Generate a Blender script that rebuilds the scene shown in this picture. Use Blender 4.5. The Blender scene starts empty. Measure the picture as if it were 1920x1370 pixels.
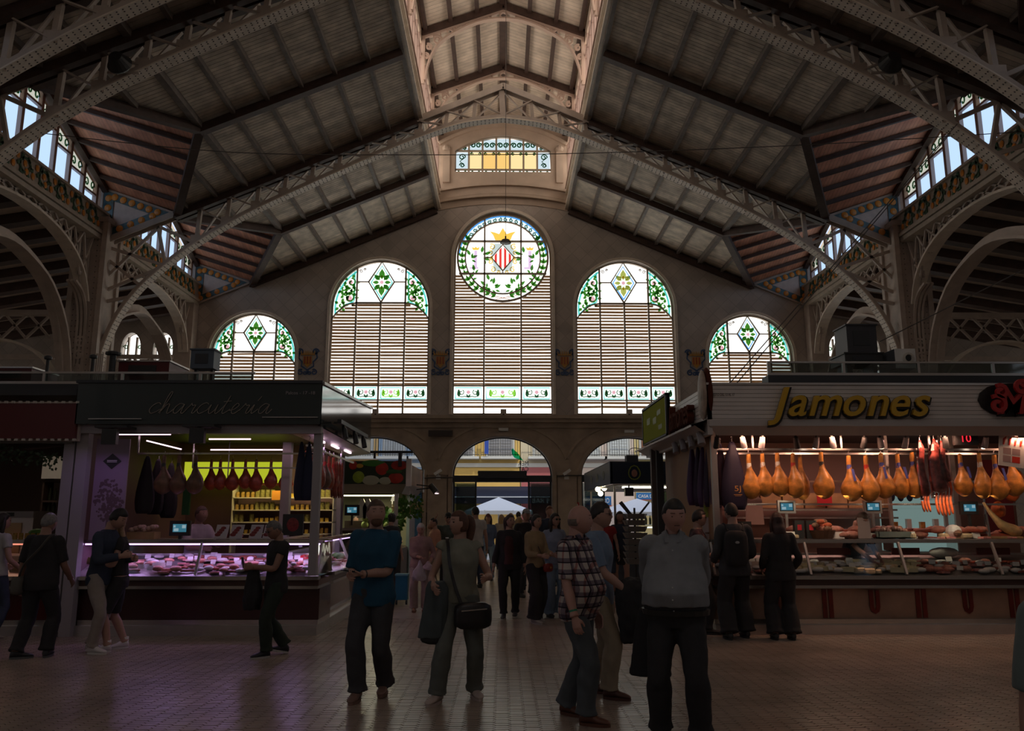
import bpy, math, random
from mathutils import Vector as V, Matrix, noise
random.seed(7)
S = bpy.context.scene
COL = S.collection
R = math.radians
# ---------------------------------------------------------------- camera, sky, light, exposure
F = 1493.0
CAMZ = 1.65
cam_d = bpy.data.cameras.new('camera'); cam = bpy.data.objects.new('camera', cam_d); COL.objects.link(cam)
cam_d.sensor_width = 36; cam_d.lens = F/1920*36; cam_d.clip_start = .05; cam_d.clip_end = 400
PITCH = R(10.5); YAW = R(-0.69)
cam.location = (0, 0, CAMZ); cam.rotation_euler = (R(90)+PITCH, 0, YAW)
S.camera = cam
CM = cam.rotation_euler.to_matrix()
def P(x, y, Y):
    d = CM @ V(((x-960)/F, (685-y)/F, -1.0)); s = Y/d.y
    return V((d.x*s, Y, CAMZ+d.z*s))
def PX(x, y, X):
    d = CM @ V(((x-960)/F, (685-y)/F, -1.0)); s = X/d.x
    return V((X, d.y*s, CAMZ+d.z*s))
S.view_settings.view_transform = 'Standard'; S.view_settings.look = 'None'
S.view_settings.gamma = 1; S.view_settings.use_curve_mapping = False
S.view_settings.exposure = 0.0
W = bpy.data.worlds.new('sky'); S.world = W; W.use_nodes = True
nt = W.node_tree; bg = nt.nodes['Background']
tc = nt.nodes.new('ShaderNodeTexCoord'); sx = nt.nodes.new('ShaderNodeSeparateXYZ'); rp = nt.nodes.new('ShaderNodeValToRGB')
nt.links.new(tc.outputs['Generated'], sx.inputs[0]); nt.links.new(sx.outputs['Z'], rp.inputs[0]); nt.links.new(rp.outputs[0], bg.inputs[0])
e = rp.color_ramp.elements; e[0].position = 0.0; e[0].color = (.92, .95, 1, 1); e[1].position = .8; e[1].color = (.42, .62, 1, 1)
bg.inputs[1].default_value = 1.0
sun_d = bpy.data.lights.new('sun', 'SUN'); sun_d.energy = 1.1; sun_d.angle = R(1); sun_d.color = (1, .93, .8)
sun = bpy.data.objects.new('sun', sun_d); COL.objects.link(sun); sun.rotation_euler = (R(48), 0, R(25)); sun.location = (0, 0, 40)
def area(name, loc, target, sx_, sy_, power, col=(1, 1, 1)):
    d = bpy.data.lights.new(name, 'AREA'); d.shape = 'RECTANGLE'; d.size = sx_; d.size_y = sy_; d.energy = power; d.color = col
    o = bpy.data.objects.new(name, d); COL.objects.link(o); o.location = loc
    o.rotation_euler = (V(target)-V(loc)).to_track_quat('-Z', 'Y').to_euler(); return o
# daylight of the big glazed dome over the crossing behind the photographer, and of the glazed front behind it
area('dome_daylight', (0, -6, 16.5), (0, 3, 0), 9, 6, 105, (1, .93, .88))
area('front_daylight', (0, -15, 7), (0, 10, 3), 16, 8, 34, (1, .9, .84))
cy = S.cycles
cy.use_denoising = True; cy.max_bounces = 6; cy.diffuse_bounces = 3; cy.glossy_bounces = 3; cy.transmission_bounces = 4
cy.transparent_max_bounces = 10; cy.caustics_reflective = False; cy.caustics_refractive = False; cy.sample_clamp_indirect = 4
# ---------------------------------------------------------------- scratch scene for converting curves, text and remeshes
TMP = bpy.data.scenes.new('scratch')
def evald(ob):
    TMP.collection.objects.link(ob); vl = TMP.view_layers[0]; vl.update(); dg = vl.depsgraph
    me = bpy.data.meshes.new_from_object(ob.evaluated_get(dg), depsgraph=dg)
    TMP.collection.objects.unlink(ob); bpy.data.objects.remove(ob); return me
# ---------------------------------------------------------------- materials
MATS = {}
def M(name, col=(.5, .5, .5), rough=.6, metal=0, var=0, scale=6, bump=0, em=0, emc=None, spec=.5, coat=0, alpha=1, stretch=None):
    if name in MATS: return MATS[name]
    m = bpy.data.materials.new(name); m.use_nodes = True; t = m.node_tree; b = t.nodes['Principled BSDF']
    b.inputs['Base Color'].default_value = (*col, 1); b.inputs['Roughness'].default_value = rough; b.inputs['Metallic'].default_value = metal
    b.inputs['Specular IOR Level'].default_value = spec; b.inputs['Coat Weight'].default_value = coat
    if em: b.inputs['Emission Color'].default_value = (*(emc or col), 1); b.inputs['Emission Strength'].default_value = em
    if alpha < 1: b.inputs['Alpha'].default_value = alpha
    if var or bump:
        co = t.nodes.new('ShaderNodeTexCoord'); n = t.nodes.new('ShaderNodeTexNoise'); n.inputs['Scale'].default_value = scale; n.inputs['Detail'].default_value = 4
        mp = t.nodes.new('ShaderNodeMapping'); mp.inputs['Scale'].default_value = stretch or (1, 1, 1)
        t.links.new(co.outputs['Object'], mp.inputs[0]); t.links.new(mp.outputs[0], n.inputs[0])
        if var:
            h = t.nodes.new('ShaderNodeValToRGB'); h.color_ramp.elements[0].position = .3; h.color_ramp.elements[1].position = .7
            h.color_ramp.elements[0].color = (*[c*(1-var) for c in col], 1); h.color_ramp.elements[1].color = (*[min(1, c*(1+var)) for c in col], 1)
            t.links.new(n.outputs[0], h.inputs[0]); t.links.new(h.outputs[0], b.inputs['Base Color'])
        if bump:
            bp = t.nodes.new('ShaderNodeBump'); bp.inputs['Strength'].default_value = bump; bp.inputs['Distance'].default_value = .02
            t.links.new(n.outputs[0], bp.inputs['Height']); t.links.new(bp.outputs[0], b.inputs['Normal'])
    MATS[name] = m; return m
def M_lines(name, col, axis=1, scale=10, depth=.4, rough=.7, var=.15, dark=.45):
    """boards or bands: fine parallel joints running across the given object axis"""
    if name in MATS: return MATS[name]
    m = M(name, col, rough, var=var, scale=3); t = m.node_tree; b = t.nodes['Principled BSDF']
    co = t.nodes.new('ShaderNodeTexCoord'); s = t.nodes.new('ShaderNodeSeparateXYZ'); t.links.new(co.outputs['Object'], s.inputs[0])
    mu = t.nodes.new('ShaderNodeMath'); mu.operation = 'MULTIPLY'; mu.inputs[1].default_value = scale; t.links.new(s.outputs[axis], mu.inputs[0])
    fr = t.nodes.new('ShaderNodeMath'); fr.operation = 'FRACT'; t.links.new(mu.outputs[0], fr.inputs[0])
    r_ = t.nodes.new('ShaderNodeValToRGB'); el = r_.color_ramp.elements; el[0].position = .0; el[0].color = (dark, dark, dark, 1); el[1].position = .12; el[1].color = (1, 1, 1, 1)
    t.links.new(fr.outputs[0], r_.inputs[0])
    fl = t.nodes.new('ShaderNodeMath'); fl.operation = 'FLOOR'; t.links.new(mu.outputs[0], fl.inputs[0])
    wn = t.nodes.new('ShaderNodeTexWhiteNoise'); wn.noise_dimensions = '1D'; t.links.new(fl.outputs[0], wn.inputs['W'])
    mr = t.nodes.new('ShaderNodeMapRange'); mr.inputs['To Min'].default_value = 1-var; mr.inputs['To Max'].default_value = 1; t.links.new(wn.outputs[0], mr.inputs[0])
    mx = t.nodes.new('ShaderNodeMix'); mx.data_type = 'RGBA'; mx.blend_type = 'MULTIPLY'; mx.inputs[0].default_value = 1
    mx2 = t.nodes.new('ShaderNodeMix'); mx2.data_type = 'RGBA'; mx2.blend_type = 'MULTIPLY'; mx2.inputs[0].default_value = 1
    src = b.inputs['Base Color'].links[0].from_socket
    t.links.new(src, mx.inputs[6]); t.links.new(r_.outputs[0], mx.inputs[7]); t.links.new(mx.outputs[2], mx2.inputs[6]); t.links.new(mr.outputs[0], mx2.inputs[7])
    t.links.new(mx2.outputs[2], b.inputs['Base Color'])
    bp = t.nodes.new('ShaderNodeBump'); bp.inputs['Strength'].default_value = depth; bp.inputs['Distance'].default_value = .02
    t.links.new(r_.outputs[0], bp.inputs['Height']); t.links.new(bp.outputs[0], b.inputs['Normal'])
    return m
def M_tint(name, col, gloss=.04):
    """coloured see-through glass"""
    if name in MATS: return MATS[name]
    if gloss == 0: col = [c**.6 for c in col]                    # each piece is crossed twice
    m = bpy.data.materials.new(name); m.use_nodes = True; t = m.node_tree; t.nodes.clear()
    o = t.nodes.new('ShaderNodeOutputMaterial'); a = t.nodes.new('ShaderNodeBsdfTransparent'); a.inputs[0].default_value = (*col, 1)
    g = t.nodes.new('ShaderNodeBsdfGlossy'); g.inputs[1].default_value = .05; g.inputs[0].default_value = (1, 1, 1, 1)
    x = t.nodes.new('ShaderNodeMixShader')
    fr = t.nodes.new('ShaderNodeFresnel'); fr.inputs[0].default_value = 1.45
    mm = t.nodes.new('ShaderNodeMath'); mm.operation = 'MULTIPLY'; mm.inputs[1].default_value = gloss*25; t.links.new(fr.outputs[0], mm.inputs[0]); mm.use_clamp = True
    t.links.new(mm.outputs[0], x.inputs[0]); t.links.new(a.outputs[0], x.inputs[1]); t.links.new(g.outputs[0], x.inputs[2]); t.links.new(x.outputs[0], o.inputs[0])
    MATS[name] = m; return m
def M_emit(name, col, st):
    if name in MATS: return MATS[name]
    m = bpy.data.materials.new(name); m.use_nodes = True; t = m.node_tree; t.nodes.clear()
    o = t.nodes.new('ShaderNodeOutputMaterial'); a = t.nodes.new('ShaderNodeEmission'); a.inputs[0].default_value = (*col, 1); a.inputs[1].default_value = st
    t.links.new(a.outputs[0], o.inputs[0]); MATS[name] = m; return m
# ---------------------------------------------------------------- mesh builder
def catmull(pts, n=4):
    pts = [V(p) for p in pts]
    if len(pts) < 3: return pts
    out = []
    for i in range(len(pts)-1):
        a = pts[max(i-1, 0)]; b = pts[i]; c = pts[i+1]; d = pts[min(i+2, len(pts)-1)]
        for k in range(n):
            t = k/n
            out.append(.5*((2*b)+(c-a)*t+(2*a-5*b+4*c-d)*t*t+(-a+3*b-3*c+d)*t**3))
    out.append(pts[-1]); return out
class MB:
    def __init__(s): s.v = []; s.f = []; s.mi = []; s.cur = 0
    def add(s, vs, fs):
        o = len(s.v); s.v += [tuple(p) for p in vs]
        for f in fs: s.f.append(tuple(i+o for i in f)); s.mi.append(s.cur)
        return s
    def box(s, x0, x1, y0, y1, z0, z1):
        return s.add([(x0, y0, z0), (x1, y0, z0), (x1, y1, z0), (x0, y1, z0), (x0, y0, z1), (x1, y0, z1), (x1, y1, z1), (x0, y1, z1)],
                     [(0, 3, 2, 1), (4, 5, 6, 7), (0, 1, 5, 4), (1, 2, 6, 5), (2, 3, 7, 6), (3, 0, 4, 7)])
    def bar(s, p, q, w, h, up=(0, 0, 1)):
        p = V(p); q = V(q); d = (q-p)
        if d.length < 1e-6: return s
        d.normalize(); up = V(up); sd = d.cross(up)
        if sd.length < 1e-4: sd = d.cross(V((0, 1, 0)))
        sd.normalize(); u = sd.cross(d).normalized(); a = sd*w/2; b = u*h/2
        return s.add([p-a-b, p+a-b, p+a+b, p-a+b, q-a-b, q+a-b, q+a+b, q-a+b],
                     [(0, 1, 2, 3), (7, 6, 5, 4), (0, 4, 5, 1), (1, 5, 6, 2), (2, 6, 7, 3), (3, 7, 4, 0)])
    def ribbon(s, pts, w, h, up=(0, 0, 1)):
        """rectangular section swept along pts; w along `up x dir`, h in the other direction"""
        pts = [V(p) for p in pts]; rings = []
        for i, p in enumerate(pts):
            d = (pts[min(i+1, len(pts)-1)]-pts[max(i-1, 0)]).normalized(); sd = V(up).normalized(); n = d.cross(sd).normalized()
            a = sd*w/2; b = n*h/2; rings.append([p-a-b, p+a-b, p+a+b, p-a+b])
        return s.loft(rings)
    def loft(s, rings, cap=True, closed=True):
        n = len(rings[0]); vs = [p for r_ in rings for p in r_]; fs = []
        for i in range(len(rings)-1):
            for j in range(n if closed else n-1):
                k = (j+1) % n; fs.append((i*n+j, i*n+k, (i+1)*n+k, (i+1)*n+j))
        if cap: fs.append(tuple(reversed(range(n)))); fs.append(tuple((len(rings)-1)*n+j for j in range(n)))
        return s.add(vs, fs)
    def tube(s, pts, r_, n=8, flat=1.0, cap=True):
        pts = [V(p) for p in pts]; rad = r_ if isinstance(r_, (list, tuple)) else [r_]*len(pts)
        rings = []; ref = None
        for i, p in enumerate(pts):
            d = (pts[min(i+1, len(pts)-1)]-pts[max(i-1, 0)])
            if d.length < 1e-7: d = V((0, 0, 1))
            d.normalize()
            if ref is None:
                ref = V((1, 0, 0)) if abs(d.x) < .8 else V((0, 1, 0))
            u = (ref-d*ref.dot(d)).normalized(); w = d.cross(u); ref = u
            rr = rad[i]; ra, rb = (rr if isinstance(rr, (tuple, list)) else (rr, rr*flat))
            rings.append([p+u*(ra*math.cos(2*math.pi*k/n))+w*(rb*math.sin(2*math.pi*k/n)) for k in range(n)])
        return s.loft(rings, cap)
    def cyl(s, c, r_, h, n=16, r2=None):
        r2 = r_ if r2 is None else r2; c = V(c)
        return s.loft([[c+V((r_*math.cos(2*math.pi*k/n), r_*math.sin(2*math.pi*k/n), 0)) for k in range(n)],
                       [c+V((r2*math.cos(2*math.pi*k/n), r2*math.sin(2*math.pi*k/n), h)) for k in range(n)]])
    def lathe(s, prof, n=14, c=(0, 0, 0)):
        c = V(c); return s.loft([[c+V((r_*math.cos(2*math.pi*k/n), r_*math.sin(2*math.pi*k/n), z)) for k in range(n)] for r_, z in prof])
    def sph(s, c, r_, nu=12, nv=8, fn=None):
        c = V(c); r_ = r_ if isinstance(r_, (tuple, list)) else (r_,)*3; rings = []
        for i in range(nv+1):
            th = math.pi*(i/nv); th = min(max(th, .02), math.pi-.02); ring = []
            for j in range(nu):
                ph = 2*math.pi*j/nu; d = V((math.sin(th)*math.cos(ph), math.sin(th)*math.sin(ph), -math.cos(th)))
                k = fn(d) if fn else 1
                ring.append(c+V((d.x*r_[0]*k, d.y*r_[1]*k, d.z*r_[2]*k)))
            rings.append(ring)
        return s.loft(rings)
    def poly(s, pts, th, nrm):
        n = len(pts); d = V(nrm)*th; a = [V(p) for p in pts]; b = [p+d for p in a]
        return s.add(a+b, [tuple(range(n)), tuple(reversed(range(n, 2*n)))]+[(i, n+i, n+(i+1) % n, (i+1) % n) for i in range(n)])
    def mesh(s, name, mats, smooth=False):
        me = bpy.data.meshes.new(name); me.from_pydata(s.v, [], s.f)
        for m in (mats if isinstance(mats, (list, tuple)) else [mats]): me.materials.append(m)
        if any(s.mi): me.polygons.foreach_set('material_index', s.mi)
        if smooth: me.polygons.foreach_set('use_smooth', [True]*len(me.polygons))
        me.update(); return me
    def build(s, name, mats, parent=None, smooth=False, kind=None, label=None, loc=None):
        return place(name, s.mesh(name, mats, smooth), parent, loc, kind, label)
def place(name, me, parent=None, loc=None, kind=None, label=None, rot=None, scale=None):
    o = bpy.data.objects.new(name, me); COL.objects.link(o)
    if parent: o.parent = parent
    if loc is not None: o.location = loc
    if rot is not None: o.rotation_euler = rot
    if scale is not None: o.scale = scale
    if kind: o['kind'] = kind
    if label: o['label'] = label
    return o
def thing(name, label, cat, loc=(0, 0, 0), rot=0, group=None):
    o = bpy.data.objects.new(name, None); COL.objects.link(o); o.empty_display_size = .1
    o.location = loc; o.rotation_euler = (0, 0, rot); o['label'] = label; o['category'] = cat
    if group: o['group'] = group
    return o
def tag(o, label, cat, group=None):
    o['label'] = label; o['category'] = cat
    if group: o['group'] = group
    return o
def struct(name, label=None):
    o = bpy.data.objects.new(name, None); COL.objects.link(o); o['kind'] = 'structure'
    if label: o['label'] = label
    return o
def copy_tree(o, parent=None):
    c = o.copy(); COL.objects.link(c); c.parent = parent
    for ch in list(o.children): copy_tree(ch, c)
    return c
def arc(cx, cz, rx, rz, a0, a1, n):
    return [(cx+rx*math.cos(R(a0+(a1-a0)*i/n)), cz+rz*math.sin(R(a0+(a1-a0)*i/n))) for i in range(n+1)]
def panel2d(name, loops, depth, mats, y, parent=None, kind=None, label=None):
    """a flat sheet standing in the XZ plane at depth y, outline loops[0], the other loops are holes"""
    cu = bpy.data.curves.new(name, 'CURVE'); cu.dimensions = '2D'; cu.fill_mode = 'BOTH'; cu.extrude = depth/2
    for L in loops:
        sp = cu.splines.new('POLY'); sp.points.add(len(L)-1); sp.use_cyclic_u = True
        for i, (a, b) in enumerate(L): sp.points[i].co = (a, b, 0, 1)
    me = evald(bpy.data.objects.new(name, cu))
    for v in me.vertices:
        a, b, c = v.co; v.co = (a, y-c, b)
    me.materials.clear()
    for m in (mats if isinstance(mats, (list, tuple)) else [mats]): me.materials.append(m)
    me.update(); bpy.data.curves.remove(cu)
    return place(name, me, parent, kind=kind, label=label)
def text_me(s, size, depth=.01, shear=0, bold=0, bevel=0, space=1):
    cu = bpy.data.curves.new('letters', 'FONT'); cu.body = s; cu.size = size; cu.extrude = depth/2; cu.shear = shear; cu.offset = bold*size; cu.bevel_depth = bevel; cu.space_character = space
    cu.resolution_u = 4
    me = evald(bpy.data.objects.new('letters', cu)); bpy.data.curves.remove(cu); return me
def text_on(name, s, size, m, origin, right, up, parent=None, width=None, height=None, depth=.01, shear=0, bold=0, label=None, align='l', kind=None):
    """flat lettering on a sign face: origin = lower left of the text"""
    me = text_me(s, size, depth, shear, bold); right = V(right).normalized(); up = V(up).normalized(); nrm = right.cross(up)
    xs = [v.co.x for v in me.vertices]; ys = [v.co.y for v in me.vertices]; x0, x1, y0, y1 = min(xs), max(xs), min(ys), max(ys)
    kx = width/(x1-x0) if width else 1; ky = (height/(y1-y0) if height else (kx if width else 1))
    off = {'l': 0, 'c': -(x1-x0)*kx/2}[align]; o = V(origin)
    for v in me.vertices:
        a = (v.co.x-x0)*kx+off; b = (v.co.y-(y0 if height else 0))*ky; c = v.co.z
        v.co = o+right*a+up*b+nrm*c
    me.materials.clear(); me.materials.append(m); me.update()
    return place(name, me, parent, label=label, kind=kind)
# ================================================================ THE HALL
WY, AY, BY, CY = 28.0, 21.2, 14.1, 12.5       # far wall, trusses
HX = 11.2
zr = lambda x: 13.84-.43*abs(x)
m_steel = M('cream painted iron', (.52, .43, .365), .55, var=.12, scale=4)
m_steel2 = M('pale riveted iron', (.78, .68, .57), .5, var=.1, scale=5)
m_rivet = M('rivet heads', (.10, .085, .075), .5)
m_dark = M('dark brown timber beam', (.075, .042, .032), .6, var=.25, scale=5)
m_purl = M('grey brown purlin', (.20, .165, .145), .6, var=.2, scale=5)
m_board = M_lines('pale roof boards', (.78, .67, .55), 1, 8, .9, .8, .25, .38)
m_boardr = M_lines('reddish roof boards', (.95, .38, .22), 0, 9, .5, .8, .2, .5)
m_boardl = M_lines('warm lantern boards', (.80, .66, .53), 1, 6, .6, .8, .15, .45)
m_stone = M('stone blocks', (.46, .36, .27), .8, var=.16, scale=2.2, bump=.2)
m_wall = M('glazed wall tiles', (.52, .45, .395), .55, var=.12, scale=1.5)
t = m_wall.node_tree; b = t.nodes['Principled BSDF']                 # diagonal square tiles with fine joints
co = t.nodes.new('ShaderNodeTexCoord'); mp = t.nodes.new('ShaderNodeMapping'); mp.inputs['Rotation'].default_value = (R(90), 0, R(0)); t.links.new(co.outputs['Object'], mp.inputs[0])
mp2 = t.nodes.new('ShaderNodeMapping'); mp2.inputs['Rotation'].default_value = (0, 0, R(45)); t.links.new(mp.outputs[0], mp2.inputs[0])
bk = t.nodes.new('ShaderNodeTexBrick'); bk.offset = 0; bk.inputs['Scale'].default_value = 1; bk.inputs['Brick Width'].default_value = .4; bk.inputs['Row Height'].default_value = .4; bk.inputs['Mortar Size'].default_value = .012
bk.inputs['Color1'].default_value = (1, 1, 1, 1); bk.inputs['Color2'].default_value = (.86, .86, .86, 1); bk.inputs['Mortar'].default_value = (.78, .78, .78, 1)
t.links.new(mp2.outputs[0], bk.inputs[0]); mx = t.nodes.new('ShaderNodeMix'); mx.data_type = 'RGBA'; mx.blend_type = 'MULTIPLY'; mx.inputs[0].default_value = 1
t.links.new(b.inputs['Base Color'].links[0].from_socket, mx.inputs[6]); t.links.new(bk.outputs[0], mx.inputs[7]); t.links.new(mx.outputs[2], b.inputs['Base Color'])
m_tilebase = M('floor joints', (.05, .042, .038), .8)
m_ftile = M('waxed floor tiles', (.36, .28, .225), .27, var=.2, scale=1.3, bump=.08)
m_day = M_emit('daylight in frosted glass', (1, .97, .92), 1.8)
m_dayblue = M_emit('daylight in clear blue glass', (.52, .72, 1.0), 1.1)
m_dayy = M_emit('daylight in amber glass', (1, .80, .42), 1.55)
m_frame = M('window iron', (.42, .33, .24), .5)
m_slat = M('blind slat', (.50, .36, .23), .5, var=.15)
m_slat.node_tree.nodes['Principled BSDF'].inputs['Subsurface Weight'].default_value = 0
_t = m_slat.node_tree; _tr = _t.nodes.new('ShaderNodeBsdfTranslucent'); _tr.inputs[0].default_value = (.75, .53, .33, 1); _mx = _t.nodes.new('ShaderNodeMixShader'); _mx.inputs[0].default_value = .26
_o = [n for n in _t.nodes if n.type == 'OUTPUT_MATERIAL'][0]; _t.links.new(_t.nodes['Principled BSDF'].outputs[0], _mx.inputs[1]); _t.links.new(_tr.outputs[0], _mx.inputs[2]); _t.links.new(_mx.outputs[0], _o.inputs[0])
g_green = M_tint('green glass', (.055, .19, .03), 0); g_dgreen = M_tint('dark green glass', (.035, .11, .05), 0); g_lime = M_tint('lime glass', (.25, .5, .08), 0)
g_blue = M_tint('blue glass', (.10, .33, .75), 0); g_aqua = M_tint('aqua glass', (.13, .5, .5), 0); g_pink = M_tint('pink glass', (.62, .38, .45), 0)
g_red = M_tint('red glass', (.3, .003, .003), 0); g_yel = M_tint('yellow glass', (.7, .45, .10), 0); g_cream = M_tint('cream glass', (.62, .58, .42), 0); g_lil = M_tint('lilac glass', (.55, .42, .6), 0)
g_sky = M_tint('sky glass', (.42, .62, .85), 0); g_brn = M_tint('brown glass', (.3, .12, .05), 0); g_grey = M_tint('grey glass', (.42, .48, .5), 0)

# ---- floor
fl = MB().box(-26, 26, -18, 29.5, -.3, -.012).build('floor', m_tilebase, kind='structure')
pts = []
TW, TH = .15, .062
def hexa(o, g=.004, j=0):
    w = TW/2-g; h = TH/2-g
    q = [(-w, 0), (-w*.62, -h), (w*.62, -h), (w, 0), (w*.62, h), (-w*.62, h)]
    return [(o[0]+a, o[1]+b_) for a, b_ in q]
tile_me = MB(); q = hexa((0, 0)); tile_me.add([(a, b_, 0) for a, b_ in q]+[(a, b_, -.012) for a, b_ in q], [tuple(range(6))]+[(i, i+6, (i+1) % 6+6, (i+1) % 6) for i in range(6)])
tile_me = tile_me.mesh('tile', m_ftile); rest = MB(); allt = []
ny = int((13.2-6.0)/(TH/2))
for r_ in range(ny):
    y = 6.0+r_*TH/2; n = int(8.6*y/10/(TW*1.62)*1.6)+4
    for k in range(-n, n+1):
        x = (k+(.5 if r_ % 2 else 0))*TW*1.62
        if abs(x) < .72*y: allt.append((x, y))
allt.sort(key=lambda p: p[1]+.15*abs(p[0]))
for i, (x, y) in enumerate(allt):
    z = random.uniform(-.0012, .0012)
    if i < 300: place('tile', tile_me, fl, (x, y, z))
    else:
        q = hexa((x, y)); rest.add([(a, b_, z) for a, b_ in q]+[(a, b_, -.012) for a, b_ in q], [tuple(range(6))]+[(m, m+6, (m+1) % 6+6, (m+1) % 6) for m in range(6)])
rest.build('floor_tiles', m_ftile, fl, kind='stuff')
m_far = M_lines('far floor tiles', (.38, .30, .24), 1, 10, .2, .25, .1, .6)
MB().box(-26, 26, 13.2, 29.5, -.012, 0).build('far_paving', m_far, fl); MB().box(-26, 26, -18, 5.98, -.012, 0).build('near_paving', m_far, fl)

# ---- far wall with its openings
def arch_loop(cx, hw, z0, zs, rx, rz, n=24): return [(cx-hw, z0)]+[(cx+hw, z0)]+[(cx+rx*math.cos(math.pi*i/n), zs+rz*math.sin(math.pi*i/n)) for i in range(n+1)]
WINS = [(0, 1.77, 5.08, 10.86, 'c'), (-4.43, 1.77, 5.08, 8.98, 's'), (4.43, 1.77, 5.08, 8.98, 's'), (-8.92, 1.52, 5.08, 7.22, 'o'), (8.92, 1.52, 5.08, 7.22, 'o')]
wall = struct('wall_far')
out = [(-11.55, 0), (11.55, 0), (11.55, 11.6), (8, 11.9), (2.45, 12.95), (0, 13.1), (-2.45, 12.95), (-8, 11.9), (-11.55, 11.6)]
arches = [arch_loop(0, 1.74, -.01, 2.93, 1.74, 1.36), arch_loop(-4.5, 1.74, -.01, 2.93, 1.74, 1.36), arch_loop(4.5, 1.74, -.01, 2.93, 1.74, 1.36)]
arches = [[(a, max(b_, .01)) for a, b_ in L] for L in arches]
up = [(x, max(z, 5.0)) for x, z in out]; up[0] = (-11.55, 5.0); up[1] = (11.55, 5.0)
panel2d('upper_wall', [up]+[arch_loop(c, h, z0, zs, h, h) for c, h, z0, zs, k in WINS], .5, m_wall, WY+.25, wall)
panel2d('lower_wall', [[(-11.55, 0), (11.55, 0), (11.55, 5), (-11.55, 5)]]+arches, .7, m_stone, WY+.3, wall)
for c in (-6.75, -2.25, 2.25, 6.75, 11.3): MB().box(c-.33, c+.33, WY-.16, WY-.04, 0, 2.95).box(c-.38, c+.38, WY-.2, WY-.04, 2.95, 3.05).box(c-.36, c+.36, WY-.22, WY-.04, 0, .4).build('pilaster', m_stone, wall)
for c in (-9, -4.5, 0, 4.5, 9):                               # big relieving arches in the stone
    MB().ribbon([V((x, WY-.06, z)) for x, z in arc(c, 3.3, 2.25, 1.45, 8, 172, 24)], .05, .09, (0, 1, 0)).build('relief_arch', m_stone, wall)
for c in (-4.5, 0, 4.5):
    MB().ribbon([V((x, WY-.08, z)) for x, z in [(c+1.82, 0)]+arc(c, 2.93, 1.82, 1.44, 0, 180, 28)+[(c-1.82, 0)]], .1, .12, (0, 1, 0)).build('arch_moulding', m_stone, wall)
MB().box(-11.5, 11.5, WY-.28, WY-.04, 4.78, 4.9).box(-11.5, 11.5, WY-.36, WY-.04, 4.9, 5.02).box(-11.5, 11.5, WY-.12, WY-.04, 4.6, 4.78).build('trim_1', m_stone, kind='structure')
for c, h, z0, zs, k in WINS:
    MB().ribbon([V((x, WY-.03, z)) for x, z in [(c+h+.07, z0)]+arc(c, zs, h+.07, h+.07, 0, 180, 32)+[(c-h-.07, z0)]], .1, .1, (0, 1, 0)).build('window_moulding', m_steel2, wall)
# lantern end wall above
m_warm = M('warm plaster', (.52, .40, .31), .75, var=.1, scale=2)
def seg(x): return 12.95+.28*(1-(x/2.45)**2)
lw = [(-2.5, 12.9)]+[(x/10, seg(x/10)-.3) for x in range(-24, 25, 4)]+[(2.5, 12.9), (2.5, 15.75), (0, 16.75), (-2.5, 15.75)]
YW = [(-1.8, 14.2), (1.8, 14.2), (1.8, 15.05)]+[(x/10, 15.05+.62*(1-(x/18)**2)) for x in range(17, -18, -2)]+[(-1.8, 15.05)]
panel2d('lantern_wall', [lw, YW], .3, m_warm, WY+.12, wall)
for dz, w in ((0, .16), (.12, .1), (.45, .12)):
    MB().ribbon([V((x/10, WY-.1, seg(x/10)+dz)) for x in range(-24, 25, 3)], w, .1, (0, 1, 0)).build('curved_cornice', m_warm, wall)
MB().ribbon([V((x/10, WY-.08, 15.3+.75*(1-(x/24)**2))) for x in range(-24, 25, 3)], .1, .14, (0, 1, 0)).build('window_hood', m_warm, wall)
for s in (-1, 1):
    mb = MB().box(s*2.12-.13, s*2.12+.13, WY-.12, WY-.02, 13.75, 15.0)
    mb.lathe([(.11, 0), (.15, .05), (.15, .12), (.1, .2)], 10, (s*2.12, WY-.1, 15.0)); mb.build('carved_bracket', m_warm, wall)
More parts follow.
